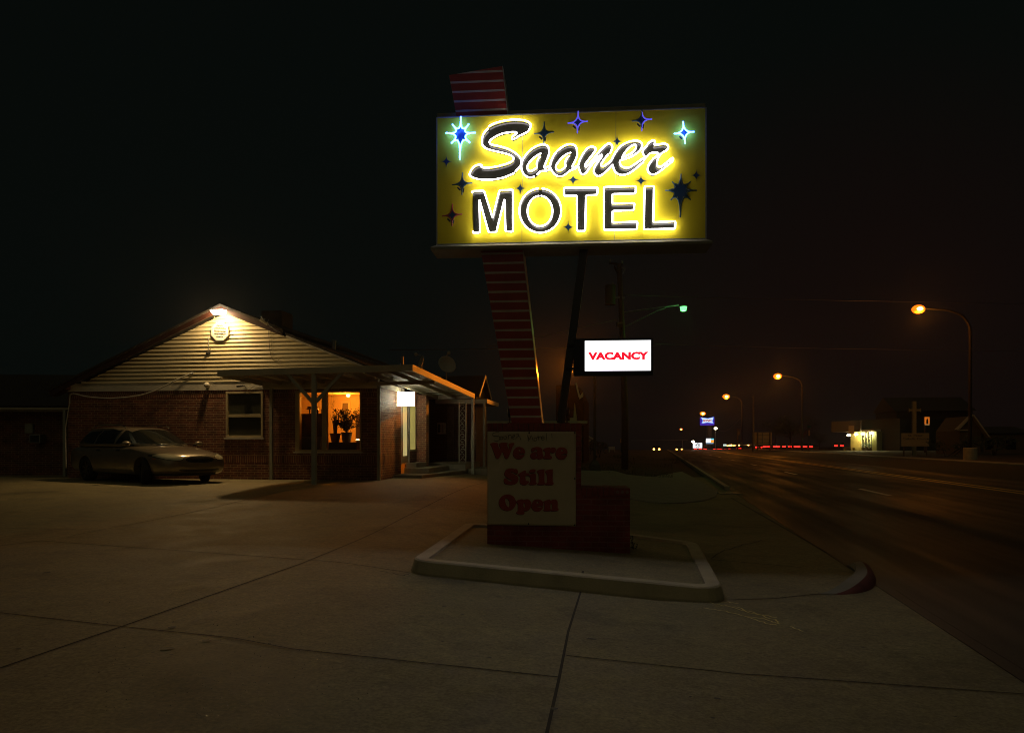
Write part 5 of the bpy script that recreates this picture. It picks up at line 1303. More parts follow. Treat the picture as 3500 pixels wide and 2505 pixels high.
W_tab = [(-2.55, 0.50), (-2.50, 0.70), (-2.38, 0.84), (-2.0, 0.90), (-1.2, 0.925), (0, 0.93), (1.0, 0.925), (1.6, 0.905), (2.0, 0.885), (2.25, 0.835), (2.40, 0.73), (2.48, 0.58), (2.52, 0.42)]
T_tab = [(-2.55, 0.60), (-2.50, 0.80), (-2.38, 0.93), (-2.0, 0.97), (-0.5, 0.96), (0.95, 0.965), (1.3, 0.915), (1.7, 0.865), (2.05, 0.81), (2.25, 0.765), (2.40, 0.72), (2.48, 0.67), (2.52, 0.58)]
B_tab = [(-2.55, 0.42), (-2.45, 0.32), (-2.2, 0.24), (-1.5, 0.20), (1.7, 0.19), (2.2, 0.21), (2.42, 0.26), (2.52, 0.36)]
def ring(x):
    w, t, b = interp(W_tab, x), interp(T_tab, x), interp(B_tab, x); sh = t - min(0.10, (t - b) * 0.25) - (0.02 if x > 1 else 0)
    f = [(0, b), (0.6, b), (0.90, b + 0.02), (0.965, b + 0.09), (0.985, b + (sh - b) * 0.35), (1.0, b + (sh - b) * 0.55), (0.995, b + (sh - b) * 0.78), (0.965, sh - 0.01), (0.90, sh + (t - sh) * 0.35), (0.74, sh + (t - sh) * 0.72), (0.45, sh + (t - sh) * 0.94), (0, t)]
    half = [(w * k, z) for k, z in f]
    return half + [(-y, z) for y, z in half[-2:0:-1]]
xs = [-2.55, -2.53, -2.50, -2.44, -2.36, -2.2, -2.0, -1.8, -1.5, -1.2, -0.9, -0.5, 0, 0.5, 0.9, 1.1, 1.3, 1.5, 1.7, 1.9, 2.05, 2.18, 2.28, 2.36, 2.42, 2.46, 2.49, 2.51, 2.52]
body = MB(); n = len(ring(0)); vs = []
for x in xs: vs += [(x if x < 1.4 else 1.4 + (x - 1.4) * 0.90, y, z) for y, z in ring(x)]
fs = [(i * n + k, (i + 1) * n + k, (i + 1) * n + (k + 1) % n, i * n + (k + 1) % n) for i in range(len(xs) - 1) for k in range(n)]
fs += [tuple(range(n)), tuple((len(xs) - 1) * n + k for k in range(n))[::-1]]
body.add(vs, fs); bo = body.obj("body", M['car'], car, smooth=True, sub=1)
# greenhouse
gh = MB(); NR = 48; lv = [(0.88, 1.24, -2.44, 0.905), (0.96, 1.13, -2.41, 0.885), (1.10, 0.86, -2.30, 0.83), (1.22, 0.60, -2.18, 0.77), (1.33, 0.34, -2.03, 0.705), (1.385, 0.16, -1.93, 0.65), (1.415, -0.02, -1.82, 0.57), (1.435, -0.25, -1.65, 0.46), (1.445, -0.5, -1.4, 0.30), (1.448, -0.8, -1.1, 0.1)]
def ghring(z, xf, xr, w):
    cx_, a = (xf + xr) / 2, (xf - xr) / 2; out = []
    for k in range(NR):
        t = 2 * math.pi * k / NR; c, s_ = math.cos(t), math.sin(t); e = 2 / (2.6 if c > 0 else 4.0)
        out.append((cx_ + a * math.copysign(abs(c) ** e, c), w * math.copysign(abs(s_) ** (2 / 3.4), s_), z))
    return out
for l in lv: gh.v += ghring(*l)
m_ = len(lv)
gh.f += [(i * NR + k, i * NR + (k + 1) % NR, (i + 1) * NR + (k + 1) % NR, (i + 1) * NR + k) for i in range(m_ - 1) for k in range(NR)] + [tuple(range(NR))[::-1], tuple((m_ - 1) * NR + k for k in range(NR))]
go_ = gh.obj("roof", M['car'], car, smooth=True, sub=1)
# wheel wells by boolean
AX = (WB / 2 - 0.02, -WB / 2 - 0.02)
for ax in AX:
    for s_ in (-1, 1):
        cu = MB().tube([(ax, s_ * 0.60, 0.30), (ax, s_ * 1.2, 0.30)], 0.375, 32).obj("cut", M['rubber'])
        cu.matrix_world = car.matrix_world
        bm_ = bo.modifiers.new("well", 'BOOLEAN'); bm_.object = cu; bm_.operation = 'DIFFERENCE'; bm_.solver = 'EXACT'; cu.parent = car
bpy.context.view_layer.update()
dg = bpy.context.evaluated_depsgraph_get()
def bake(o):
    me = bpy.data.meshes.new_from_object(o.evaluated_get(dg)); o.modifiers.clear(); o.data = me; me.materials.clear(); me.materials.append(M['car'])
    for p in me.polygons: p.use_smooth = True
bake(bo); bake(go_)
for o in [o for o in car.children if o.name.startswith("cut")]: bpy.data.objects.remove(o)
try:
    bo.data.set_sharp_from_angle(angle=R(50))
except Exception: pass
def bvh(o): return BVHTree.FromPolygons([v.co.copy() for v in o.data.vertices], [tuple(p.vertices) for p in o.data.polygons])
BB, GB = bvh(bo), bvh(go_)
def decal(tree, outline, to3, direc, m, name, parent=car, lift=0.006, step=0.05, holes=(), fallback=None):
    """a thin piece that follows the bodywork under a flat outline thrown along direc"""
    xs_ = [p[0] for p in outline]; zs_ = [p[1] for p in outline]; ex = []
    a = min(xs_) + step * 0.5
    while a < max(xs_):
        b = min(zs_) + step * 0.5
        while b < max(zs_):
            if inside((a, b), outline): ex.append((a, b))
            b += step
        a += step
    ov, tr = fill2d([outline] + list(holes), ex); d = Vector(direc).normalized(); vs = []; bad = set()
    for i, p in enumerate(ov):
        o_ = Vector(to3(p[0], p[1])); h, nr, _, _ = tree.ray_cast(o_ - d * 3, d)
        if h is None: bad.add(i); vs.append(o_); continue
        if nr.dot(d) > 0: nr = -nr
        vs.append(h + nr * lift)
    fs = [f for f in tr if not (set(f) & bad)]
    return MB().add(vs, fs).obj(name, m, parent, smooth=True)
def dense(pts, n=4, closed=True): return [(p.x, p.y) for p in catmull([(*p, 0) for p in pts], n, closed)]
for s_ in (-1, 1):
    side = lambda a, b, s_=s_: (a, s_ * 1.0, b)
    dr_ = (0, -s_, 0)
    # side glass: front door, rear door, cargo
    decal(GB, [(0.93, 0.99), (0.62, 1.13), (0.33, 1.26), (0.08, 1.335), (0.02, 1.335), (0.02, 0.99)], side, dr_, M['tint'], "side_window")
    decal(GB, [(-0.04, 0.99), (-0.04, 1.34), (-0.45, 1.35), (-0.80, 1.33), (-0.93, 1.2), (-0.95, 0.99)], side, dr_, M['tint'], "side_window")
    decal(GB, [(-1.02, 0.99), (-0.99, 1.2), (-0.87, 1.33), (-1.4, 1.32), (-1.75, 1.24), (-2.0, 1.10), (-2.12, 0.99)], side, dr_, M['tint'], "side_window")
    # door seams, rub strip and handles
    for xa_, xb_ in ((1.02, 0.98), (-0.02, -0.02)):
        decal(BB, [(xa_, 0.24), (xa_ + 0.008, 0.24), (xb_ + 0.008, 0.93), (xb_, 0.93)], side, dr_, M['cartrim'], "door_seam", lift=0.003)
    decal(BB, dense([(-0.95, 0.93), (-1.0, 0.8), (-1.05, 0.62), (-1.0, 0.5)], 3, False) + dense([(-0.99, 0.5), (-1.04, 0.62), (-0.99, 0.8), (-0.94, 0.93)], 3, False), side, dr_, M['cartrim'], "door_seam", lift=0.003)
    decal(BB, [(0.95, 0.50), (0.95, 0.535), (-0.98, 0.545), (-0.98, 0.51)], side, dr_, M['car'], "rub_strip", lift=0.014)
    for hx in (0.16, -0.82): decal(BB, [(hx, 0.80), (hx + 0.18, 0.80), (hx + 0.18, 0.84), (hx, 0.84)], side, dr_, M['cartrim'], "door_handle", lift=0.012)
    # side marker
    decal(BB, [(1.80, 0.615), (1.92, 0.60), (1.92, 0.62), (1.80, 0.64)], side, dr_, mat("amber", (0.6, 0.2, 0.03), 0.2), "side_marker", lift=0.006)
    # headlamp: long tapering oval wrapping the corner
    f3 = lambda a, b: (2.6, a, b)
    hl = dense([(s_ * 0.43, 0.625), (s_ * 0.52, 0.585), (s_ * 0.66, 0.590), (s_ * 0.78, 0.615), (s_ * 0.865, 0.68), (s_ * 0.82, 0.730), (s_ * 0.68, 0.735), (s_ * 0.53, 0.705), (s_ * 0.44, 0.665)])
    cx_h, cz_h = s_ * 0.64, 0.665
    decal(BB, [(cx_h + (p[0] - cx_h) * 1.07, cz_h + (p[1] - cz_h) * 1.16) for p in hl], f3, (-1, 0, 0), M['cartrim'], "headlight_bezel", lift=0.006, step=0.03)
    h_ = decal(BB, hl, f3, (-1, 0, 0), M['lens'], "headlight", lift=0.012, step=0.03)
    rim_ = [(p[0], p[1]) for p in hl]
    # mirror
    mm = MB(); mm.ball((0.80, s_ * 0.985, 0.99), 0.1, 14, 0.75, 1.15, 0.72); mo = mm.obj("door_mirror", M['car'], car, smooth=True)
    MB().bar((0.82, s_ * 0.82, 0.955), (0.80, s_ * 0.93, 0.97), 0.06, 0.04).obj("mirror_arm", M['cartrim'], mo)
    # roof rail
    rl = catmull([(0.05, s_ * 0.60, 1.395), (-0.1, s_ * 0.585, 1.455), (-0.8, s_ * 0.575, 1.49), (-1.5, s_ * 0.57, 1.465), (-1.72, s_ * 0.58, 1.39)], 6)
    MB().tube(rl, 0.016, 8).obj("roof_rail", M['chrome'], car, smooth=True)
f3 = lambda a, b: (2.6, a, b)
decal(BB, [(0.385 * math.cos(t * math.pi / 16), 0.600 + 0.085 * math.sin(t * math.pi / 16)) for t in range(32)], f3, (-1, 0, 0), M['chrome'], "grille_surround", lift=0.006, step=0.03)
gr_ = decal(BB, [(0.365 * math.cos(t * math.pi / 16), 0.602 + 0.070 * math.sin(t * math.pi / 16)) for t in range(32)], f3, (-1, 0, 0), M['cartrim'], "grille", lift=0.010, step=0.03)
decal(BB, dense([(-0.52, 0.335), (-0.3, 0.315), (0.3, 0.315), (0.52, 0.335), (0.5, 0.375), (0.25, 0.365), (-0.25, 0.365), (-0.5, 0.375)]), f3, (-1, 0, 0), M['cartrim'], "air_intake", lift=0.006, step=0.03)
# bonnet seams
dn = lambda a, b: (a, b, 2.0)
for s_ in (-1, 1):
    c_ = dense([(1.22, s_ * 0.80), (1.6, s_ * 0.72), (1.95, s_ * 0.58), (2.2, s_ * 0.40), (2.34, s_ * 0.2)], 5, False)
    decal(BB, c_ + [(p[0] - 0.004, p[1] - s_ * 0.009) for p in c_[::-1]], dn, (0, 0, -1), M['cartrim'], "bonnet_seam", lift=0.002, step=0.2)
# windscreen, thrown down along its own slope
th_ = math.atan2(1.385 - 0.96, 1.12 - 0.16); dW = Vector((-math.sin(th_), 0, -math.cos(th_)))
def wsf(a, b): return (1.10 - b * math.cos(th_), a, 0.97 + b * math.sin(th_))
decal(GB, dense([(-0.70, 0.03), (0, -0.02), (0.70, 0.03), (0.70, 0.1), (0.60, 0.55), (0.545, 0.86), (0.48, 0.92), (0, 0.97), (-0.48, 0.92), (-0.545, 0.86), (-0.60, 0.55), (-0.70, 0.1)], 3), wsf, dW, M['tint'], "windscreen", lift=0.006, step=0.08)
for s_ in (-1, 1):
    decal(GB, [(s_ * 0.715, 0.02), (s_ * 0.775, 0.02), (s_ * 0.715, 0.45), (s_ * 0.625, 0.88), (s_ * 0.575, 0.88), (s_ * 0.655, 0.45)], wsf, dW, M['chrome'], "pillar_lit_edge", lift=0.014, step=0.2)  # bright strip added as the lit edge of the pillar
wp_ = MB()
for y0_ in (-0.55, 0.08):
    wp_.tube([(1.16, y0_, 0.965), (1.13, y0_ + 0.50, 1.00)], 0.008, 6)
wp_.obj("wiper", M['cartrim'], car)
# wheels
def wheel(ax, s_, steer):
    t = MB(); prof = [(0.205, -0.10), (0.29, -0.105), (0.318, -0.085), (0.325, -0.05), (0.325, 0.05), (0.318, 0.085), (0.29, 0.105), (0.205, 0.10)]
    Rm = Matrix.Translation((ax, s_ * 0.80, 0.322)) @ Matrix.Rotation(R(steer), 4, 'Z') @ Matrix.Rotation(R(90), 4, 'X')
    t.lathe((0, 0, 0), prof, 36); w = t.obj("wheel", M['rubber'], car, smooth=True, M=Rm)
    r_ = MB(); o_ = 0.075 * -s_
    r_.lathe((0, 0, 0), [(0.21, -0.09), (0.205, -0.02), (0.20, 0.02), (0.21, 0.09)], 30)
    for k in range(7):
        a = 2 * math.pi * k / 7; r_.bar((0.04 * math.cos(a), 0.04 * math.sin(a), o_), (0.205 * math.cos(a), 0.205 * math.sin(a), o_ * 0.9), 0.045, 0.02)
    r_.cyl((0, 0), 0.055, o_ - 0.012, o_ + 0.012, 16)
    r_.obj("rim", M['rimm'], w, M=Rm)
for s_ in (-1, 1): wheel(AX[0], s_, -22); wheel(AX[1], s_, 0)
# underbody so no light leaks through the wells
MB().box(-2.2, 2.2, -0.55, 0.55, 0.20, 0.50).obj("underbody", M['cartrim'], car)
MB().tube([(-0.35, 0.35, 1.44), (-0.37, 0.36, 1.72)], 0.004, 5).obj("aerial", M['chrome'], car)
# ================================================================== STREET
M['sodium'] = emit("sodium_glow", (1.0, 0.50, 0.12), 14)
M['sodium_o'] = emit('sodium_halo', (1.0, 0.17, 0.006), 1.8)
M['galv'] = mat("pole_paint", (0.014, 0.011, 0.009), 0.8, 0.0, var=0.15)
M['green'] = mat("green_pole", (0.035, 0.07, 0.04), 0.5, var=0.2)
def street_lamp(x, y, h, arm, label, z=None, energy=0.0, base=0.0, r=0.10, head=None, group="sodium lamps along the far side of the street", mpole=None, seg=14):
    z = gz(x, y) if z is None else z
    t = thing("street_lamp", label, "street lamp", (x, y, z), 0, group); m_ = mpole or M['galv']
    if base: MB().tube([(0, 0, -0.1), (0, 0, base)], 0.42, 16).obj("footing", M['concrete'], t, bevel=0.03)
    P = [(0, 0, base), (0, 0, h * 0.55), (0, 0, h - 1.6), (arm * 0.04, 0, h - 1.0), (arm * 0.16, 0, h - 0.45), (arm * 0.40, 0, h - 0.12), (arm * 0.72, 0, h), (arm * 0.96, 0, h + 0.02)]
    c = catmull(P, 5); rr = [r * (1 - 0.55 * i / len(c)) for i in range(len(c))]
    MB().tube(c, rr, 10).obj("pole", m_, t, smooth=True)
    hd = MB().tube([(arm * 0.93, 0, h + 0.03), (arm * 1.0 + 0.15 * math.copysign(1, arm), 0, h + 0.03)], [0.09, 0.15], 10)
    hd.box(arm - 0.34, arm + 0.34, -0.15, 0.15, h + 0.0, h + 0.10).obj("lamp_head", m_, t, bevel=0.03)
    hh = head or 0.24
    MB().ball((arm, 0, h - 0.02), hh * 1.5, 14, 1.1, 0.9, 0.75).obj("lamp_glass", M['sodium_o'], t, smooth=True)  # oversized glowing bowl stands in for the halo round the lamp
    MB().ball((arm - 0.05, -hh * 1.05, h - 0.04), hh * 0.62, 12, 1.3, 1, 0.8).obj("bulb", M['sodium'], t, smooth=True)
    if energy:
        ld = bpy.data.lights.new("sodium_light", 'POINT'); ld.energy = energy; ld.color = (1.0, 0.30, 0.025); ld.shadow_soft_size = 0.15
        lo = bpy.data.objects.new("sodium_light", ld); COL.objects.link(lo); lo.parent = t; lo.location = (arm, -0.25, h - 0.55)
    return t
def lampfrom(bx, by, lx, ly, Y, **k):
    b, l = W(bx, by, Y), W(lx, ly, Y); return street_lamp(b.x, Y, l.z - b.z, l.x - b.x, z=b.z, **k)
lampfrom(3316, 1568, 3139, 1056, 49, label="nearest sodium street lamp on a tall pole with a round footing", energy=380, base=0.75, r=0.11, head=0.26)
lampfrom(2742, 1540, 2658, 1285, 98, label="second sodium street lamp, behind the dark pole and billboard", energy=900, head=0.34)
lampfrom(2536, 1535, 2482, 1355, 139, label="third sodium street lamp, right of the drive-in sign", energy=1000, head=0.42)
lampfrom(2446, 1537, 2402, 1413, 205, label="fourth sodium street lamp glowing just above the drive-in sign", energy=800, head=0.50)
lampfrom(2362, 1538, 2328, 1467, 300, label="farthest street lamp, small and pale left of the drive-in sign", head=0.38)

# utility pole with transformer and the green lamp on its bracket
upb = W(2136, 1604, 38.5)
up = thing("utility_pole", "weathered wooden utility pole with transformer and bracket arm behind the vacancy board", "utility pole", (upb.x, upb.y, gz(upb.x, upb.y)))
def U_(px, py, dy=0.0): p = W(px, py, 38.5 + dy); return (p.x - upb.x, dy, p.z - up.location.z)
top_ = U_(2112, 900)
MB().tube([U_(2136, 1612), (0.0, 0, 3.0), U_(2130, 1200), U_(2116, 905)], [0.185, 0.175, 0.15, 0.125], 14).obj("pole", M['wood'], up, smooth=True)
MB().bar(U_(2082, 899), U_(2130, 905), 0.08, 0.10).bar(U_(2100, 910), U_(2112, 935), 0.3, 0.05).obj("cross_arm", M['wood'], up)
for px, py in ((2086, 894), (2126, 899)):
    p = U_(px, py); MB().lathe(p, [(0.03, -0.05), (0.06, 0.0), (0.03, 0.03), (0.055, 0.06), (0.03, 0.10), (0, 0.13)], 10).obj("insulator", M['grey_paint'], up, smooth=True)
MB().bar(U_(2122, 914), U_(2137, 918), 0.04).bar(U_(2137, 918), U_(2127, 938), 0.04).obj("cutout_bracket", M['steel'], up)
M['transf'] = mat("transformer_paint", (0.12, 0.115, 0.08), 0.55, var=0.25, vscale=5)
c0_, c1_ = U_(2086, 1042), U_(2084, 980)
tr_ = MB().cyl((c0_[0], -0.05), 0.27, c0_[2], c1_[2], 20).cyl((c0_[0], -0.05), 0.29, c1_[2], c1_[2] + 0.05, 20).obj("transformer", M['transf'], up)
MB().cyl((c0_[0] + 0.12, -0.05), 0.035, c1_[2] + 0.05, c1_[2] + 0.22, 8).obj("bushing", M['grey_paint'], tr_)
MB().box(c0_[0] + 0.2, 0.0, -0.12, 0.02, c0_[2] + 0.3, c0_[2] + 0.4).obj("hanger_bracket", M['steel'], up)
a, b = U_(2132, 1068), U_(2320, 1042)
MB().tube([a, U_(2220, 1056), b], 0.035, 8).obj("lamp_arm", M['steel'], up)
MB().tube([U_(2133, 1118), U_(2250, 1060), U_(2276, 1052)], 0.03, 8).obj("arm_brace", M['steel'], up)
lj = U_(2112, 1112); MB().tube([(lj[0] - 0.1, -0.25, lj[2]), (lj[0] + 0.22, -0.22, lj[2])], 0.13, 12).obj("junction_drum", M['transf'], up)
MB().tube(catmull([U_(2117, 1085), U_(2118, 1100), U_(2123, 1106), U_(2125, 1128), U_(2131, 1130), U_(2132, 1150)], 4), 0.03, 6).obj("conduit", M['steel'], up)
h0 = U_(2336, 1046)
MB().lathe(h0, [(0.0, 0.06), (0.14, 0.05), (0.20, -0.01), (0.19, -0.04), (0.0, -0.04)], 18).obj("lamp_hood", M['steel'], up)
M['greenglow'] = emit("mercury_glow", (0.14, 1.0, 0.22), 2.6)
MB().lathe(h0, [(0.185, -0.042), (0.175, -0.12), (0.14, -0.26), (0.0, -0.28)], 18).obj("lamp_glass", M['greenglow'], up, smooth=True)
ld = bpy.data.lights.new("green_light", 'POINT'); ld.energy = 38; ld.color = (0.20, 1.0, 0.20); ld.shadow_soft_size = 0.16
lo = bpy.data.objects.new("green_light", ld); COL.objects.link(lo); lo.parent = up; lo.location = (h0[0], 0, h0[2] - 0.45)

# side-street lamp whose head hides behind the vacancy board
b = W(2033, 1597, 35); l = W(1990, 1258, 35)
sl = thing("green_lamp_post", "dark green lamp post on a square base with its curved arm behind the vacancy board", "street lamp", (b.x, b.y, gz(b.x, b.y)))
hh = l.z - sl.location.z; ax_ = l.x - b.x
MB().tube(catmull([(0, 0, 0.5), (0, 0, hh - 1.2), (0, 0, hh - 0.6), (ax_ * 0.15, 0, hh - 0.22), (ax_ * 0.5, 0, hh - 0.02), (ax_ * 0.9, 0, hh)], 6), 0.07, 10).obj("pole", M['green'], sl, smooth=True)
MB().add([(-0.26, -0.26, -0.1), (0.26, -0.26, -0.1), (0.26, 0.26, -0.1), (-0.26, 0.26, -0.1), (-0.22, -0.22, 0.30), (0.22, -0.22, 0.30), (0.22, 0.22, 0.30), (-0.22, 0.22, 0.30), (-0.10, -0.10, 0.52), (0.10, -0.10, 0.52), (0.10, 0.10, 0.52), (-0.10, 0.10, 0.52)],
         [(0, 3, 2, 1), (0, 1, 5, 4), (1, 2, 6, 5), (2, 3, 7, 6), (3, 0, 4, 7), (4, 5, 9, 8), (5, 6, 10, 9), (6, 7, 11, 10), (7, 4, 8, 11), (8, 9, 10, 11)]).obj("base", M['green'], sl)
MB().box(ax_ - 0.2, ax_ + 0.1, -0.12, 0.12, hh - 0.02, hh + 0.08).obj("lamp_head", M['green'], sl, bevel=0.02)
M['orangelens'] = emit("orange_lens", (1.0, 0.42, 0.06), 18)
MB().box(ax_ - 0.205, ax_ - 0.201, -0.09, 0.09, hh - 0.0, hh + 0.06).obj("lens", M['orangelens'], sl)
ld = bpy.data.lights.new("side_lamp_light", 'SPOT'); ld.energy = 3000; ld.color = (1.0, 0.25, 0.012); ld.shadow_soft_size = 0.08; ld.spot_size = R(25); ld.spot_blend = 0.6
lo = bpy.data.objects.new("side_lamp_light", ld); COL.objects.link(lo); lo.parent = sl; lo.location = (ax_ - 0.25, 0, hh)
tgt = Vector((-1.7, 21.0, 3.25)); d = tgt - (Vector(sl.location) + Vector(lo.location)); lo.rotation_euler = d.to_track_quat('-Z', 'Y').to_euler()

ld = ld.copy(); ld.name = 'leg_edge_spot'; ld.energy = 3000; ld.spot_size = R(10); ld.spot_blend = 0.5  # extra narrow spot added to brighten the edge of the sign leg
l2 = bpy.data.objects.new('leg_edge_spot', ld); COL.objects.link(l2); l2.parent = sl; l2.location = lo.location
d = Vector((0.4, 9.6, 3.15)) - (Vector(sl.location) + Vector(l2.location)); l2.rotation_euler = d.to_track_quat('-Z', 'Y').to_euler()

# overhead wires
def wire(pts, label, r=0.012, name="power_line"):
    o = MB().tube(catmull([tuple(p) for p in pts], 10), r, 5).obj(name, M['black'] if r < 0 else M['wirem'], None, smooth=True); return tag(o, label, "cable", "overhead wires")
M['wirem'] = mat("wire", (0.10, 0.09, 0.08), 0.5)
wire([W(2128, 1008, 38.5), W(2600, 1022, 45), W(3560, 1040, 60)], "highest faint overhead wire, just above the green lamp")
wire([W(2240, 1176, 38.5), W(2800, 1191, 50), W(3560, 1202, 60)], "overhead wire running right from behind the vacancy board")
wire([W(1660, 1186, 30), W(1850, 1150, 33), W(2110, 1092, 38.5)], "wire rising from the rear wing to the drum on the utility pole")
wire([W(-60, 1352, 40), W(150, 1362, 34), W(236, 1378, 24)], "thin wire over the dark left wing")
wire([W(1330, 1196, 26), W(1900, 1190, 36), W(2260, 1180, 50)], "faint wire passing behind the striped leg")

# ---------------------------------------------------------------- low rear building and the steep gabled house
rb = thing("brick_building", "long low brick building behind the brick base", "building", (0, 0, 0)); Pr = Plane(W(1640, 1560, 43), -4); rb.location = Pr.o; rb.rotation_euler = (0, 0, Pr.rz)
a0 = Pr.hit(1990, 1440); zw = a0[1]; rb_w = a0[0]
MB().box(0, rb_w, 0.3, 6, -1.5, zw - 0.12).obj("wall", M['brick_x'], rb); MB().box(-0.4, rb_w + 0.3, 0.0, 6.4, zw - 0.119, zw + 0.03).obj("roof_edge", M['beam'], rb)
for i in range(3): MB().box(1.0 + i * 1.7, 1.9 + i * 1.7, 0.27, 0.299, 0.1, 1.9).obj("door", M['dark'], rb)
gh_ = thing("gabled_house", "tall dark house with a steep white rake behind the black leg", "building", (0, 0, 0)); Pg = Plane(W(1985, 1500, 46), -10); gh_.location = Pg.o; gh_.rotation_euler = (0, 0, Pg.rz)
a, b, c = Pg.hit(1969, 1309), Pg.hit(1981, 1358), Pg.hit(1992, 1338)
MB().bar((a[0], -0.1, a[1]), (b[0], -0.1, b[1]), 0.05, 0.10).obj("rake_board", M['white'], gh_); MB().add([(b[0] - .03, -0.11, b[1]), (c[0], 0.2, c[1]), (c[0], 0.2, c[1] - 0.3), (b[0], -0.11, b[1] - 0.12), (b[0] - .03, 0.0, b[1]), (c[0], 0.3, c[1]), (c[0], 0.3, c[1] - 0.3), (b[0], 0.0, b[1] - 0.12)], [(0, 1, 2, 3), (7, 6, 5, 4), (0, 4, 5, 1), (3, 2, 6, 7), (1, 5, 6, 2), (0, 3, 7, 4)]).obj("eave_return", M['white'], gh_)
d_, e_, f_ = Pg.hit(1963, 1377), Pg.hit(1959, 1447), Pg.hit(1973, 1447)
MB().add([(d_[0], -0.05, d_[1]), (e_[0], -0.05, e_[1]), (f_[0], -0.05, f_[1]), (d_[0] + 0.02, 0.25, d_[1]), (e_[0], 0.25, e_[1]), (f_[0], 0.25, f_[1])], [(0, 1, 2), (3, 5, 4), (0, 3, 4, 1), (1, 4, 5, 2), (2, 5, 3, 0)]).obj("lit_wall_wedge", M['cream'], gh_)  # pale wedge added in the shape of the lit wall between shadows
MB().box(d_[0] - 0.28, d_[0] - 0.05, -0.05, 0.2, e_[1], e_[1] + 0.36).obj("chimney_pot", M['cream'], gh_)
MB().slab([[(-1.6, -1.5), (0.15, -1.5), (0.15, b[1] - 0.1), (a[0], a[1] - 0.1), (-1.6, a[1] - 0.1)]], 0.35, 5).obj("wall", mat('house_siding', (0.02, 0.014, 0.010), 0.95, spec=0.1), gh_)
# far left side of the street: small gable roof, emblem sign, bench, road sign, hedges
sh_ = thing("far_house", "small far house with a low white-edged gable right of the brick base", "building", (0, 0, 0)); Ph = Plane(W(1960, 1545, 75), 0); sh_.location = Ph.o
a, b = Ph.hit(1975, 1473), Ph.hit(2028, 1500)
MB().bar((a[0], 0, a[1]), (b[0], 0, b[1]), 0.15, 0.16).obj("rake_board", M['beam'], sh_); MB().slab([[(a[0] - 4, -1), (b[0] - 0.4, -1), (b[0] - 0.4, b[1]), (a[0], a[1] - 0.1), (a[0] - 4, b[1])]], 0.2, 6).obj("wall", M['cooler'], sh_)
es = thing("emblem_board", "pale board with a dark tree emblem on the far house side", "sign", (0, 0, 0)); Pe = Plane(W(1985, 1535, 70), 0); es.location = Pe.o
a, b = Pe.hit(1986, 1501), Pe.hit(2022, 1528)
M['paleboard'] = mat("pale_board", (0.42, 0.34, 0.22), 0.6)
MB().box(a[0], b[0], 0, 0.06, b[1], a[1]).obj("board", M['paleboard'], es)
ex, ez = Pe.hit(2002, 1511); em = MB()
em.add([(ex + 0.2 * math.cos(k * math.pi / 8), -0.005, ez + 0.13 * math.sin(k * math.pi / 8)) for k in range(16)], [tuple(range(16))]).box(ex - 0.03, ex + 0.03, -0.006, -0.001, ez - 0.25, ez - 0.12)
em.obj("emblem", M['cartrim'], es)
for px in (1990, 2018): u_ = Pe.hit(px, 1528)[0]; MB().box(u_ - 0.03, u_ + 0.03, 0.0, 0.06, -0.5, b[1] - 0.001).obj("post", M['wood'], es)
bq = W(2091, 1543, 62); bn = thing("bench", "small white slatted bench far down the pavement", "bench", (bq.x, bq.y, bq.z), 0.1)
sl_ = MB()
for k in range(4): sl_.box(-0.27, 0.27, 0.02, 0.05, 0.16 + k * 0.07, 0.20 + k * 0.07)
sl_.obj("backrest", M['white'], bn); MB().box(-0.27, 0.27, -0.15, 0.0, 0.15, 0.18).obj("seat", M['white'], bn)
for s_ in (-0.24, 0.24): MB().box(s_ - 0.02, s_ + 0.02, -0.14, 0.05, -0.05, 0.149).obj("leg", M['white'], bn)
rq = W(2123, 1535, 66); rs_ = thing("road_sign", "yellowish back of a small road sign left of the wooden pole", "road sign", rq)
Y66 = 66 / F; MB().tube([(0, 0, -0.3), (0, 0, 36 * Y66)], 0.03, 6).obj("post", M['galv'], rs_)
M['signyel'] = mat("sign_face_yellow", (0.45, 0.28, 0.10), 0.6)
MB().box(-3.8 * Y66, 3.8 * Y66, -0.05, -0.03, 22 * Y66, 36.5 * Y66).obj("sign_plate", M['signyel'], rs_)
MB().box(-0.4 * Y66, 0.4 * Y66, -0.058, -0.051, 24 * Y66, 33 * Y66).obj("sign_mark", M['black'], rs_)
def bush(x, y, w, h, label, seed, group, d=None, name="bush", n=420, m=None, lean=0):
    t = thing(name, label, "bush", (x, y, gz(x, y)), 0, group); rr = random.Random(seed); L = MB()
    cl = [(rr.uniform(-1, 1) * w * 0.4, rr.uniform(-1, 1) * (d or w) * 0.3, h * rr.uniform(0.35, 0.8), rr.uniform(0.25, 0.45)) for _ in range(7)]
    for i in range(n):
        c = cl[rr.randrange(7)]; v = Vector((rr.gauss(0, 1), rr.gauss(0, 1), rr.gauss(0, 1))).normalized() * rr.uniform(0.6, 1.0)
        p = Vector((c[0] + v.x * w * c[3] * 0.6, c[1] + v.y * (d or w) * c[3] * 0.6, c[2] + v.z * h * c[3] * 0.6)); p.z = max(p.z, 0.02)
        e = Vector((rr.uniform(-1, 1), rr.uniform(-1, 1), rr.uniform(-1, 1))).normalized() * h * 0.07; f = e.orthogonal().normalized() * h * 0.03
        L.add([p - e, p + f, p + e, p - f], [(0, 1, 2, 3)])
    L.obj("foliage", m or M['bush'], t); St = MB()
    for k in range(3): St.tube([(rr.uniform(-.1, .1) * w, 0, -0.1), (cl[k][0], cl[k][1], cl[k][2])], 0.02 * h + 0.01, 5)
    St.obj("stem", M['bark'], t); return t
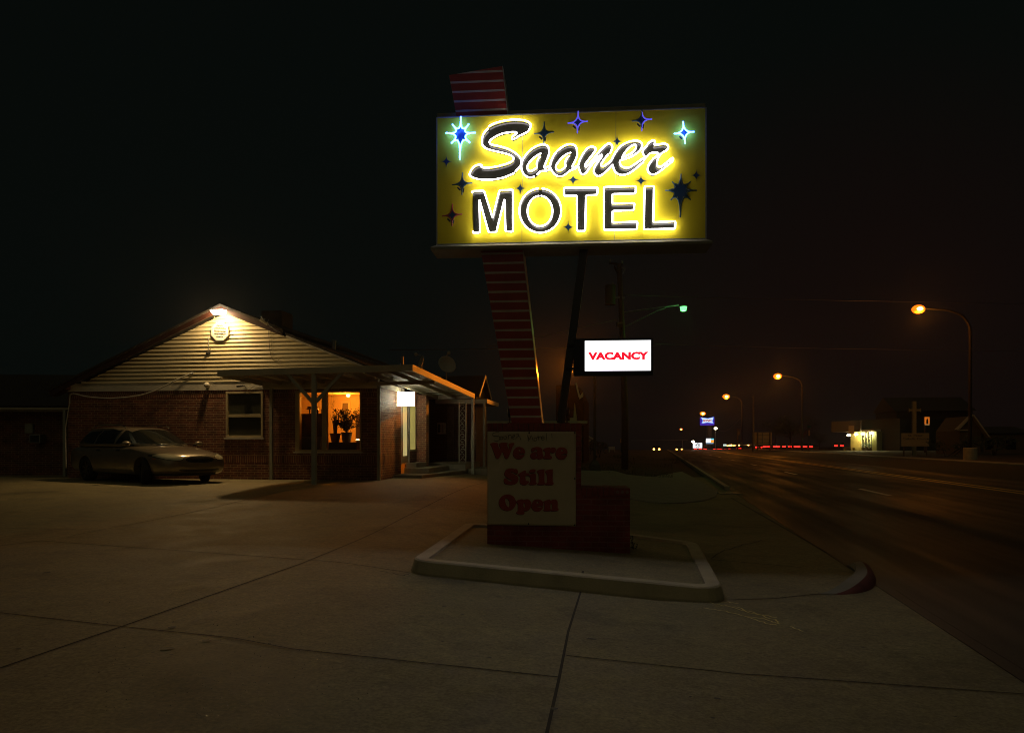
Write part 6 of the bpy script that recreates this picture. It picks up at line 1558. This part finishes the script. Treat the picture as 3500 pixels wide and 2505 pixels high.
q_ = G(2165, 1585); bush(q_.x, q_.y, 3.2, 0.7, "low dark bush right of the wooden pole", 1, "low bushes on the near verge")
q_ = G(2230, 1580); bush(q_.x + 1.5, q_.y, 2.6, 0.5, "lower dark bush nearest the near kerb", 2, "low bushes on the near verge")
q_ = G(2060, 1563); bush(q_.x, q_.y + 4, 2.4, 1.6, "tall dark bush behind the green lamp post", 3, "low bushes on the near verge")
def tree(x, y, h, w, label, seed, group, n=1400, name="tree"):
    t = thing(name, label, "tree", (x, y, gz(x, y)), 0, group); rr = random.Random(seed); T = MB()
    T.tube([(0, 0, -0.2), (rr.uniform(-.1, .1), 0, h * 0.3), (rr.uniform(-.3, .3), rr.uniform(-.2, .2), h * 0.7)], [0.05 * h * 0.5, 0.035 * h * 0.5, 0.012 * h], 8)
    tips = []
    for k in range(11):
        a = rr.uniform(0, 6.28); z0 = h * rr.uniform(0.3, 0.6); tp = Vector((math.cos(a) * w * rr.uniform(0.2, 0.48), math.sin(a) * w * rr.uniform(0.2, 0.48), h * rr.uniform(0.5, 0.95)))
        T.tube([(0, 0, z0), tuple(Vector((0, 0, z0)) * 0.4 + tp * 0.6), tuple(tp)], [0.012 * h, 0.008 * h, 0.003 * h], 5); tips.append(tp)
    T.obj("trunk", M['bark'], t); L = MB()
    for i in range(n):
        c = tips[rr.randrange(len(tips))]; p = c + Vector((rr.gauss(0, 1) * w * 0.10, rr.gauss(0, 1) * w * 0.10, rr.gauss(0, 1) * h * 0.08)); p.z = max(p.z, h * 0.15)
        e = Vector((rr.uniform(-1, 1), rr.uniform(-1, 1), rr.uniform(-1, 1))).normalized() * 0.022 * h; f = e.orthogonal().normalized() * 0.010 * h
        L.add([p - e, p + f, p + e, p - f], [(0, 1, 2, 3)])
    L.obj("crown", M['bush'], t); return t
for i, (px, Y, h, w, lab) in enumerate([(2700, 135, 6.0, 7, "dark leafy tree just right of the billboard"), (2745, 150, 5.5, 6, "dark tree second right of the billboard"), (2650, 170, 7, 8, "tall dim tree behind the billboard"), (2800, 120, 2.6, 4, "small scrubby tree before the lit lot")]):
    tree((px - CX) / F * Y, Y, h, w, lab, 20 + i, "dark trees along the far side of the street")

# ---------------------------------------------------------------- drive-in sign
Y = 170; k_ = Y / F; so = W(2425, 1536, Y)
ds = thing("drive_in_sign", "tall blue and white drive-in pylon sign with a lit message screen", "sign", so)
def L2(px, py): return ((px - 2425) * k_, (1536 - py) * k_)
a, b = L2(2418, 1536), L2(2433, 1455); MB().box(a[0], b[0], 0.1, 0.9, -0.5, b[1]).obj("pylon", mat("brown_pylon", (0.09, 0.05, 0.04), 0.7, var=0.1), ds)
M['sblue'] = emit("sign_blue", (0.035, 0.012, 0.32), 1.0); M['swhite'] = emit("sign_white", (0.62, 0.80, 1.0), 1.1); M['sedge'] = emit("sign_pale_blue", (0.10, 0.22, 0.75), 1.0); M['sred'] = emit("sign_red", (0.45, 0.01, 0.03), 0.8)
bx = [L2(*p) for p in [(2394, 1454), (2394, 1427), (2400, 1426), (2419, 1429), (2436, 1425), (2441, 1424.5), (2442, 1432), (2442, 1453)]]
MB().slab([bx], 0.0, 0.5).obj("cabinet", M['sblue'], ds)
bow = [(2394, 1426), (2408, 1427.5), (2418, 1429.5), (2430, 1427), (2440, 1424.5), (2440.5, 1428), (2436, 1438), (2439.5, 1447), (2437, 1447.5), (2418, 1444.5), (2399, 1448), (2397.5, 1446), (2401, 1437)]
MB().slab([[L2(*p) for p in bow]], -0.03, -0.001).obj("bow_tie", M['sedge'], ds); c_ = (2418, 1437)
MB().slab([[L2(c_[0] + (p[0] - c_[0]) * 0.86, c_[1] + (p[1] - c_[1]) * 0.80) for p in bow]], -0.06, -0.031).obj("bow_tie_face", M['swhite'], ds)
a, b = L2(2402, 1441), L2(2433, 1433.5); moved(text_mb("SONIC", b[0] - a[0], b[1] - a[1], bold=0.05, shear=0.25), a[0], -0.07, a[1]).obj("lettering", M['sred'], ds)
a, b = L2(2413, 1512), L2(2440, 1498); sb_ = MB().box(a[0], b[0], -0.05, 0.3, a[1], b[1]).obj("screen_case", M['dark'], ds)
M['scr_w'] = emit("screen_white", (0.92, 0.97, 1.0), 1.3); M['scr_c'] = emit("screen_cyan", (0.10, 0.65, 0.85), 1.0); M['scr_o'] = emit("screen_orange", (1.0, 0.35, 0.03), 1.2); M['scr_b'] = emit("reader_board", (0.25, 0.36, 0.50), 0.9)
ww, hh_ = b[0] - a[0], b[1] - a[1]
MB().box(a[0], a[0] + ww * 0.6, -0.06, -0.0505, a[1] + 0.02, b[1] - 0.02).obj("screen", M['scr_w'], ds); MB().box(a[0] + ww * 0.6 + .001, b[0] - 0.02, -0.06, -0.0505, a[1] + hh_ * 0.62, b[1] - 0.02).obj("screen", M['scr_c'], ds); MB().box(a[0] + ww * 0.6 + .001, b[0] - 0.02, -0.06, -0.0505, a[1] + 0.02, a[1] + hh_ * 0.6).obj("screen", M['scr_o'], ds)
a, b = L2(2414, 1516.5), L2(2438.5, 1513); MB().box(a[0], b[0], -0.05, 0.3, a[1], b[1]).obj("reader_board", M['scr_b'], ds)

# white emblem sign
Y = 160; k_ = Y / F; eo = W(2385, 1538, Y); ews = thing("emblem_sign", "white lit roadside sign with a dark round horned emblem", "sign", eo)
def L3(px, py): return ((px - 2385) * k_, (1538 - py) * k_)
a, b = L3(2369.5, 1531), L3(2400, 1513)
MB().box(a[0], b[0], 0, 0.3, a[1], b[1]).obj("lit_box", M['scr_w'], ews); MB().box(-0.5, -0.4, 0.05, 0.2, -0.5, a[1] - 0.001).box(0.4, 0.5, 0.05, 0.2, -0.5, a[1] - .001).obj("post", M['dark'], ews)
ex, ez = L3(2384.8, 1521.5); rg_ = MB(); rg_.slab([[(ex + 0.50 * math.cos(k * math.pi / 12), ez + 0.50 * math.sin(k * math.pi / 12)) for k in range(24)], [(ex + 0.40 * math.cos(k * math.pi / 12), ez + 0.40 * math.sin(k * math.pi / 12)) for k in range(24)]], -0.02, -0.001)
for s_ in (-1, 1): rg_.slab([[(ex + s_ * 0.07, ez - 0.28), (ex + s_ * 0.30, ez - 0.05), (ex + s_ * 0.36, ez + 0.18), (ex + s_ * 0.16, ez + 0.14), (ex + s_ * 0.10, ez + 0.0)]], -0.02, -0.001)
rg_.slab([[(ex - 0.25, ez + 0.24), (ex + 0.25, ez + 0.24), (ex + 0.18, ez + 0.36), (ex - 0.18, ez + 0.36)]], -0.02, -0.001)
rg_.obj("emblem", M['cartrim'], ews)
# lot lamps (white)
M['paleglow'] = emit("pale_glow", (1.0, 0.86, 0.55), 20)
def lot_lamp(px, py, pb_, Y, label, r=0.28):
    o = W(px, pb_, Y); t = thing("lot_lamp", label, "lamp", o, 0, "white lamps around the drive-in"); h = (pb_ - py) * Y / F
    MB().tube([(0, 0, -0.3), (0, 0, h - 0.1)], 0.09, 8).obj("pole", M['steel'], t); MB().box(-0.3, 0.3, -0.2, 0.2, h + 0.1, h + 0.2).obj("lamp_head", M['dark'], t); MB().ball((0, 0, h), r, 10, 1.1, 0.8, 0.8).obj("lamp_glass", M['paleglow'], t, smooth=True); return t
lot_lamp(2446, 1464, 1537, 165, "white lot lamp on a slim pole just right of the drive-in sign", 0.34); lot_lamp(2369, 1509, 1537, 175, "white lamp glaring at the top left corner of the emblem sign", 0.34)
wire([W(2450, 1465, 165), W(2470, 1474, 150), W(2495, 1464, 120), W(2530, 1430, 100)], "drooping wire from the white lot lamp to the right", 0.03)
# dark pole, billboard, wood pole, signal mast
po = W(2575, 1536, 112); t = thing("wooden_pole", "tall plain wooden pole in front of the billboard", "pole", po); MB().tube([(0, 0, -0.3), (0, 0, 186 * 112 / F)], [0.17, 0.12], 10).obj("pole_shaft", M['wood'], t); MB().bar((-0.3, 0, 8.0), (0.15, 0, 8.05), 0.08).obj("cross_arm", M['wood'], t)
po = W(2521, 1535, 150); t = thing("wooden_pole", "short dim wooden pole with a can transformer left of the third lamp", "pole", po); MB().tube([(0, 0, -0.3), (0, 0, 70 * 150 / F)], 0.14, 8).obj("pole_shaft", M['wood'], t); MB().cyl((0.25, 0), 0.2, 2.9, 3.7, 10).obj("transformer", M['transf'], t); MB().bar((-0.1, 0, 4.15), (0.6, 0, 4.15), 0.1).obj("cross_arm", M['wood'], t)
po = W(2332, 1537, 150); t = thing("signal_mast", "slim pale mast with a long horizontal arm left of the emblem sign", "pole", po); MB().tube([(0, 0, -0.3), (0, 0, 2.0)], 0.07, 8).obj("mast", M['steel'], t); MB().tube([(-10.5, 0, 1.9), (1.2, 0, 1.98)], 0.035, 6).obj("mast_arm", M['steel'], t)
Yb = 118; bo_ = W(2571, 1537, Yb); kb = Yb / F; bb = thing("billboard", "unlit billboard seen from behind with dark framing", "billboard", bo_)
MB().box(0, 67 * kb, 0.0, 0.08, 17 * kb, 60 * kb).obj("board", mat("billboard_back", (0.32, 0.22, 0.12), 0.8, var=0.15, vscale=1), bb)
for px in (2, 16, 58): MB().box(px * kb, (px + 3.2) * kb, -0.25, -0.05, -0.4, 59 * kb).obj("post", M['wood'], bb)
f_ = MB()
for z in (22, 35, 49, 55): f_.box(14 * kb, 60 * kb, -0.045, -0.002, z * kb, (z + 1.3) * kb)
f_.box(33 * kb, 35 * kb, -0.046, -0.003, 20 * kb, 58 * kb); f_.obj("framing", M['dark'], bb)

# ---------------------------------------------------------------- distant cars (lights on)
M['tail'] = emit("tail_light", (1.0, 0.012, 0.008), 7); M['head_'] = emit("head_light", (1.0, 0.42, 0.07), 9); M['amberl'] = emit("amber_light", (1.0, 0.45, 0.10), 8)
M['farcar'] = mat("far_car_paint", (0.06, 0.055, 0.05), 0.25, 0.3, coat=1.0)
def far_car(x, y, z, yaw, lights, label, group):
    t = thing("distant_car", label, "car", (x, y, z), yaw, group)
    pr_ = [(-2.2, 0.30), (-2.25, 0.7), (-2.1, 0.88), (-1.7, 0.92), (-1.2, 1.38), (0.2, 1.42), (0.95, 0.95), (1.9, 0.82), (2.2, 0.62), (2.2, 0.3)]
    MB().slab([pr_], -0.85, 0.85).obj("body", M['farcar'], t, bevel=0.06)
    for a in (-1.35, 1.35):
        for s_ in (-0.8, 0.8): MB().tube([(a, s_ - 0.1, 0.32), (a, s_ + 0.1, 0.32)], 0.32, 14).obj("wheel", M['rubber'], t)
    MB().slab([[(-1.5, 0.95), (-1.12, 1.33), (0.15, 1.36), (0.7, 0.97)]], -0.862, 0.862).obj("window", M['tint'], t)
    for s_ in (-1, 1):
        MB().box(-2.29, -2.2, s_ * 0.55 - 0.30, s_ * 0.55 + 0.30, 0.60, 0.82).obj("tail_light", M['tail'] if 't' in lights else M['sred'], t)
        if 'h' in lights: MB().ball((2.2, s_ * 0.62, 0.62), 0.26, 10).obj("headlight", M['head_'], t)
    return t
# oncoming, on the crest
def on_px(px, py, Y): p = W(px, py, Y); return p
for px, py, Y, lab in ((2244, 1535, 176, "distant car with amber headlights nearest the wooden utility pole"), (2321, 1536, 182, "distant car with a small amber headlight left of the emblem sign")):
    p = on_px(px, py, Y); far_car(p.x, p.y, p.z - 0.62, R(-101), 'h', lab, "distant cars on the crest of the street")
rx = random.Random(9)
reds = [(2386, 1535, 180), (2404, 1535, 178), (2441, 1535, 176), (2460, 1535, 174), (2480, 1535, 172), (2500, 1534.5, 170), (2520, 1534, 168), (2545, 1533.5, 166), (2592, 1528, 150), (2618, 1526.5, 148), (2645, 1526, 146), (2668, 1526, 144), (2700, 1526, 150), (2735, 1526, 150), (2752, 1526, 152), (2868, 1523, 150)]
LABR = ["distant car with red tail lights tucked against the emblem sign", "distant car with red tail lights between the emblem sign and the drive-in pylon", "distant car with red tail lights just right of the drive-in pylon",
 "distant car with red tail lights behind the white lot lamp pole", "distant car with red tail lights below the pale price panel", "distant car with red tail lights below the left end of the lamp-strung canopy",
 "distant car with red tail lights left of the third street lamp pole", "distant car with red tail lights right of the third street lamp pole", "distant car with red tail lights between the billboard's left posts",
 "distant car with red tail lights under the middle of the billboard", "distant car with red tail lights at the billboard's right post", "distant car with red tail lights just right of the billboard",
 "distant car with red tail lights left of the second street lamp pole", "distant car with red tail lights right behind the second street lamp pole", "distant car with red tail lights below the green street name blade",
 "lone distant car with red tail lights left of the corner shop"]
for i, (px, py, Y) in enumerate(reds):
    p = W(px, py, Y); far_car(p.x, p.y, p.z - 0.7, R(72 + rx.uniform(-12, 20)), 't', LABR[i], "distant cars with red tail lights")
# string of warm lamps over the lit lot
sl2 = thing("lot_canopy", "low lit canopy strung with warm lamps beyond the drive-in sign", "canopy", W(2485, 1530, 185))
kq = 185 / F; MB().box(0, 88 * kq, 0, 3, 9.5 * kq, 10.8 * kq).obj("canopy_roof", M['beam'], sl2)
for i in range(6): MB().box((2 + i * 16.5) * kq, (2.8 + i * 16.5) * kq, 1.4, 1.6, -0.6, 9.4 * kq).obj("post", M['steel'], sl2)
for i in range(26):
    px = rx.uniform(0, 88); 
    if 46 < px < 58: continue
    MB().ball((px * kq, rx.uniform(-0.5, -0.1), rx.uniform(3.0, 8.6) * kq), rx.uniform(0.13, 0.24), 8).obj("lamp_bulb", M['amberl'], sl2)
MB().box(-13 * kq, -2 * kq, -0.2, 0.0, 6 * kq, 12 * kq).obj("price_panel", emit("price_panel", (0.65, 0.85, 0.75), 0.9), sl2)
lw = thing("lit_shop", "long low pale-lit shop front beyond the billboard", "building", W(2592, 1538, 165)); kq = 165 / F
M['litwall'] = emit("lit_shop_wall", (0.42, 0.42, 0.20), 0.55)
MB().box(0, 214 * kq, 1, 6, -0.6, 14 * kq).obj("wall", mat("shop_wall", (0.4, 0.38, 0.25), 0.7), lw); MB().box(4 * kq, 60 * kq, 0.97, 0.998, 0.2 * kq, 9 * kq).box(66 * kq, 116 * kq, 0.97, 0.998, 0.2 * kq, 7 * kq).box(160 * kq, 212 * kq, 0.97, 0.998, 0, 6 * kq).obj("shop_window", M['litwall'], lw)
MB().box(-0.5, 215 * kq, 0.6, 6.4, 14.01 * kq, 16 * kq).obj("roof", M['dark'], lw)
# stop sign and street-name sign by the second lamp
q_ = W(2765, 1545, 92); t = thing("street_name_sign", "slim post with green name blade and small yellow sign by the second lamp", "road sign", q_); kq = 92 / F
MB().tube([(0, 0, -0.3), (0, 0, 88 * kq)], 0.03, 6).obj("post", M['galv'], t); MB().box(-6 * kq, 7 * kq, -0.02, 0.02, 84 * kq, 90 * kq).obj("name_blade", mat("sign_green", (0.01, 0.12, 0.07), 0.5), t); MB().box(-2.5 * kq, 2.5 * kq, -0.05, -0.03, 56 * kq, 75 * kq).obj("sign_plate", M['signyel'], t)

# ---------------------------------------------------------------- lit storefront
FP = Plane((46.4, 104.0, 0.42), -75.3)
sf = thing("corner_shop", "small shop with four glaring lamps under a dark slab canopy and lit yellow wall", "shop", FP.o, FP.rz)
def fh(px, py, off=0): return FP.hit(px, py, off)
def z8(x, y): return (2700 + x * 0.35258, 1300 + y * 0.35258)
def fr_(a, b, y0, y1, name, m, **k):
    p, q = fh(*z8(*a), off=-y0), fh(*z8(*b), off=-y0); return MB().box(p[0], q[0], y0, y1, q[1], p[1]).obj(name, m, sf, **k)
a, b = fh(*z8(472, 430)), fh(*z8(757, 495)); b2_ = fh(*z8(757, 390))
M['panelw'] = mat("fascia_panel", (0.10, 0.08, 0.065), 0.7, var=0.08, vscale=1)
MB().box(a[0], b[0], -1.2, -1.0, b[1] , b2_[1]).obj("fascia", M['panelw'], sf)
p, q = fh(*z8(570, 440), off=1.21), fh(*z8(622, 515), off=1.21); MB().box(p[0], q[0], -1.24, -1.201, q[1], p[1]).obj("sign_plate", M['paleboard'], sf)
xe = fh(*z8(877, 500))[0]; xw = fh(*z8(585, 560))[0]
MB().box(a[0], xe, -1.0, 0.05, b[1] - 0.02, b[1] + 0.25).obj("canopy", M['white'], sf)
M['woodpan'] = mat("timber_cladding", (0.32, 0.24, 0.08), 0.6, var=0.15, vscale=1.5); M['shopgreen'] = mat("olive_paint", (0.26, 0.27, 0.10), 0.6, var=0.1)
x1 = fh(*z8(688, 560))[0]; x2 = fh(*z8(833, 560))[0]
MB().box(xw, x1, 0.06, 0.3, -0.3, b[1]).obj("clad_wall", M['woodpan'], sf); MB().box(x2, xe, -0.6, 0.3, -0.3, b[1] - .021).obj("end_pier", M['shopgreen'], sf)
MB().box(xw, xe + 3.0, 0.301, 8, -0.3, b[1] + 1.6).obj("rear_wall", mat("shop_rear", (0.03, 0.028, 0.018), 0.9), sf)
gx = MB().box(x1, x2, 0.16, 0.2, 0.0, b[1] - 0.03).obj("shop_window", M['darkglass'], sf)
for i in range(6):
    xx = x1 + (x2 - x1) * i / 5; MB().box(xx - 0.07, xx + 0.07, 0.06, 0.159, 0, b[1] - .03).obj("mullion", M['cream'], sf)
for i in range(3): MB().ball((x1 + (x2 - x1) * (0.15 + 0.2 * i), 0.1, 1.7 + 0.2 * (i % 2)), 0.06, 8).obj("hanging_bulb", M['amberl'], sf)
for i, (lx, ly) in enumerate(((570, 531), (641, 523), (708, 516), (790, 508))):
    u_, z_ = fh(*z8(lx, ly), off=0.85); MB().ball((u_, -0.85, z_), 0.30, 10, 1.1, 0.7, 0.55).obj("canopy_lamp", M['shoplamp'] if 'shoplamp' in M else M.setdefault('shoplamp', emit("shop_lamp", (1.0, 0.88, 0.42), 14)), sf, smooth=True)
for i, fr2 in enumerate((0.35, 0.8)):
    ld = bpy.data.lights.new("shop_light", 'POINT'); ld.energy = 240; ld.color = (1.0, 0.90, 0.40); ld.shadow_soft_size = 0.3
    lo = bpy.data.objects.new("shop_light", ld); COL.objects.link(lo); lo.parent = sf; lo.location = (xw + (xe - xw) * fr2, -0.75, b[1] - 0.5)
for i, fx_ in enumerate((0.30, 0.62)):
    t = thing("planter", ["dark leafy planter nearer the timber wall of the corner shop", "dark leafy planter nearer the end pier of the corner shop"][i], "planter", FP.M @ Vector((x1 + (x2 - x1) * (0.45 + 0.3 * i), -0.4, 0)), 0, "planters at the corner shop")
    MB().lathe((0, 0, 0), [(0, 0), (0.25, 0), (0.32, 0.5), (0.0, 0.48)], 12).obj("pot", M['cooler'], t); L = MB(); rr = random.Random(i)
    for k in range(120):
        p = Vector((rr.gauss(0, .28), rr.gauss(0, .28), 0.85 + rr.gauss(0, .22))); e = Vector((rr.uniform(-1, 1), rr.uniform(-1, 1), rr.uniform(-1, 1))).normalized() * .12; f = e.orthogonal().normalized() * .05; L.add([p - e, p + f, p + e, p - f], [(0, 1, 2, 3)])
    L.obj("leaves", M['bush'], t)
t = thing("bench", "pale bench against the timber wall of the corner shop", "bench", FP.M @ Vector(((xw + x1) / 2, -0.3, 0)), FP.rz)
MB().box(-1.8, 1.8, -0.2, 0.2, 0.4, 0.46).obj("seat", M['woodpan'], t)
for s_ in (-1.7, 0, 1.7): MB().box(s_ - 0.05, s_ + 0.05, -0.18, 0.18, -0.1, 0.399).obj("leg", M['woodpan'], t)
# ---------------------------------------------------------------- church corner
cs = thing("church_sign", "pale church name board on two short posts under the tall cross", "sign", W(3129, 1552, 62)); kc = 62 / F
M['churchboard'] = mat("church_board", (0.36, 0.31, 0.18), 0.7, var=0.1)
MB().box(-47 * kc, 47 * kc, 0, 0.15, 27 * kc, 72 * kc).obj("board", M['churchboard'], cs)
for s_ in (-40, 38): MB().box(s_ * kc, (s_ + 3) * kc, 0.02, 0.12, -0.3, 26.9 * kc).obj("post", M['wood'], cs)
moved(text_mb("St. Peter", 50 * kc, 6.5 * kc, 0.01), -25 * kc, -0.004, 61 * kc).obj("lettering", M['cartrim'], cs); moved(text_mb("Catholic Church", 88 * kc, 8 * kc, 0.01), -44 * kc, -0.004, 49 * kc).obj("lettering", M['cartrim'], cs)
M['crossw'] = mat("cross_wood", (0.42, 0.34, 0.16), 0.7, var=0.15)
cr = thing("cross", "tall plain cross rising behind the church board", "cross", W(3127, 1552, 64)); kc = 64 / F
MB().box(-5.5 * kc, 5.5 * kc, 0, 0.25, -0.3, 181 * kc).obj("upright", M['crossw'], cr)
MB().slab([[( -21*kc,143*kc),(-21*kc,158*kc),(-16*kc,154*kc),(16*kc,154*kc),(21*kc,158*kc),(21*kc,143*kc),(16*kc,147*kc),(-16*kc,147*kc)]], -0.02, -0.001).obj("crossbar", M['crossw'], cr)
M['verydark'] = mat('dark_siding', (0.018, 0.013, 0.010), 0.9)
ch = thing("church", "large dark church building behind the cross", "building", W(3150, 1545, 110), R(-10)); 
MB().box(-3.5, 7, 0, 10, -1.5, 6.2).obj("wall", M['verydark'], ch); MB().add([(-3.9, -0.4, 6.2), (7.4, -0.4, 6.2), (7.4, 10.4, 6.2), (-3.9, 10.4, 6.2), (-3.9, 5, 8.5), (7.4, 5, 8.5)], [(0, 1, 5, 4), (2, 3, 4, 5), (0, 4, 3), (1, 2, 5), (0, 3, 2, 1)]).obj("roof", M['shingle'], ch)
iw = thing("picture_lightbox", "small glowing orange picture panel right of the cross", "lit panel", W(3168.5, 1552, 78)); kc = 78 / F
MB().box(-9.5 * kc, 9.5 * kc, 0, 0.12, 98 * kc, 128 * kc).obj("frame", M['dark'], iw)
MB().box(-8.5 * kc, 8.5 * kc, -0.02, -0.001, 103 * kc, 127 * kc).obj("lit_pane", emit("lit_pane", (0.9, 0.22, 0.02), 0.55), iw)
MB().slab([[(-3 * kc, 104 * kc), (4 * kc, 104 * kc), (3.5 * kc, 116 * kc), (1.5 * kc, 121 * kc), (-1.5 * kc, 121 * kc), (-3 * kc, 115 * kc)]], -0.04, -0.021).obj("figure_shape", M['dark'], iw)
MB().box(-8 * kc, 8 * kc, -0.02, -0.001, 99 * kc, 102.5 * kc).obj("base_strip", emit("lit_strip", (0.6, 0.35, 0.15), 0.35), iw)
MB().box(-0.1, 0.1, 0.13, 0.4, -0.4, 97.9 * kc + 0.5).obj("post", M['dark'], iw)
# A-frame house at the right
ah = thing("steep_house", "dim pale-walled house with a steep gable behind the nearest street lamp", "building", W(3330, 1556, 66), R(-8)); kc = 66 / F
M['palewall'] = mat("pale_stucco", (0.12, 0.10, 0.065), 0.8, var=0.15, vscale=1)
MB().slab([[(-46 * kc, -1), (22 * kc, -1), (22 * kc, 84 * kc), (-12 * kc, 134 * kc), (-46 * kc, 84 * kc)]], 0, 5).obj("wall", M['palewall'], ah)
MB().bar((-62 * kc, -0.25, 86 * kc), (-12 * kc, -0.25, 138 * kc), 0.6, 0.12).bar((-12 * kc, -0.25, 138 * kc), (40 * kc, -0.25, 60 * kc), 0.6, 0.12).obj("rake_board", M['beam'], ah)
MB().box(-60 * kc, -24 * kc, -0.35, -0.1, 84 * kc, 88 * kc).obj("eave", M['beam'], ah)
MB().box(30 * kc, 190 * kc, 1.0, 6, -1, 76 * kc).obj("side_wing", M['palewall'], ah)
MB().add([(28 * kc, 0.6, 76 * kc), (195 * kc, 0.6, 76 * kc), (195 * kc, 6.4, 76 * kc), (28 * kc, 6.4, 76 * kc), (28 * kc, 3.5, 100 * kc), (195 * kc, 3.5, 100 * kc)], [(0, 1, 5, 4), (2, 3, 4, 5), (0, 4, 3), (1, 2, 5)]).obj("wing_roof", M['shingle'], ah)
for a, b in ((52, 78), (118, 150)): MB().box(a * kc, b * kc, 0.97, 0.999, 20 * kc, 56 * kc).obj("window", M['darkglass'], ah)
for i, px in enumerate((3245, 3390)): bush((px - CX) / F * 60, 60, 3.5, 1.8, ["dark rounded bush left of the nearest lamp footing", "dark rounded bush right of the nearest lamp footing"][i], 40 + i, "bushes before the steep house")
# ================================================================== thin haze volume, added for the glow round the lamps
hz = MB().box(-125, 330, -14, 720, -22, 26).obj("haze", mat("haze_air", (0, 0, 0)))
tag(hz, "thin haze added over the lot and street for lamp glow", "haze", kind="stuff")
hm = hz.data.materials[0]; nt = hm.node_tree; nt.nodes.clear()
ho = nt.nodes.new("ShaderNodeOutputMaterial"); hv = nt.nodes.new("ShaderNodeVolumePrincipled")
hv.inputs["Color"].default_value = (0.9, 0.9, 0.9, 1); hv.inputs["Density"].default_value = 0.00024; hv.inputs["Anisotropy"].default_value = 0.88
nt.links.new(hv.outputs[0], ho.inputs["Volume"])
cy.volume_bounces = 0
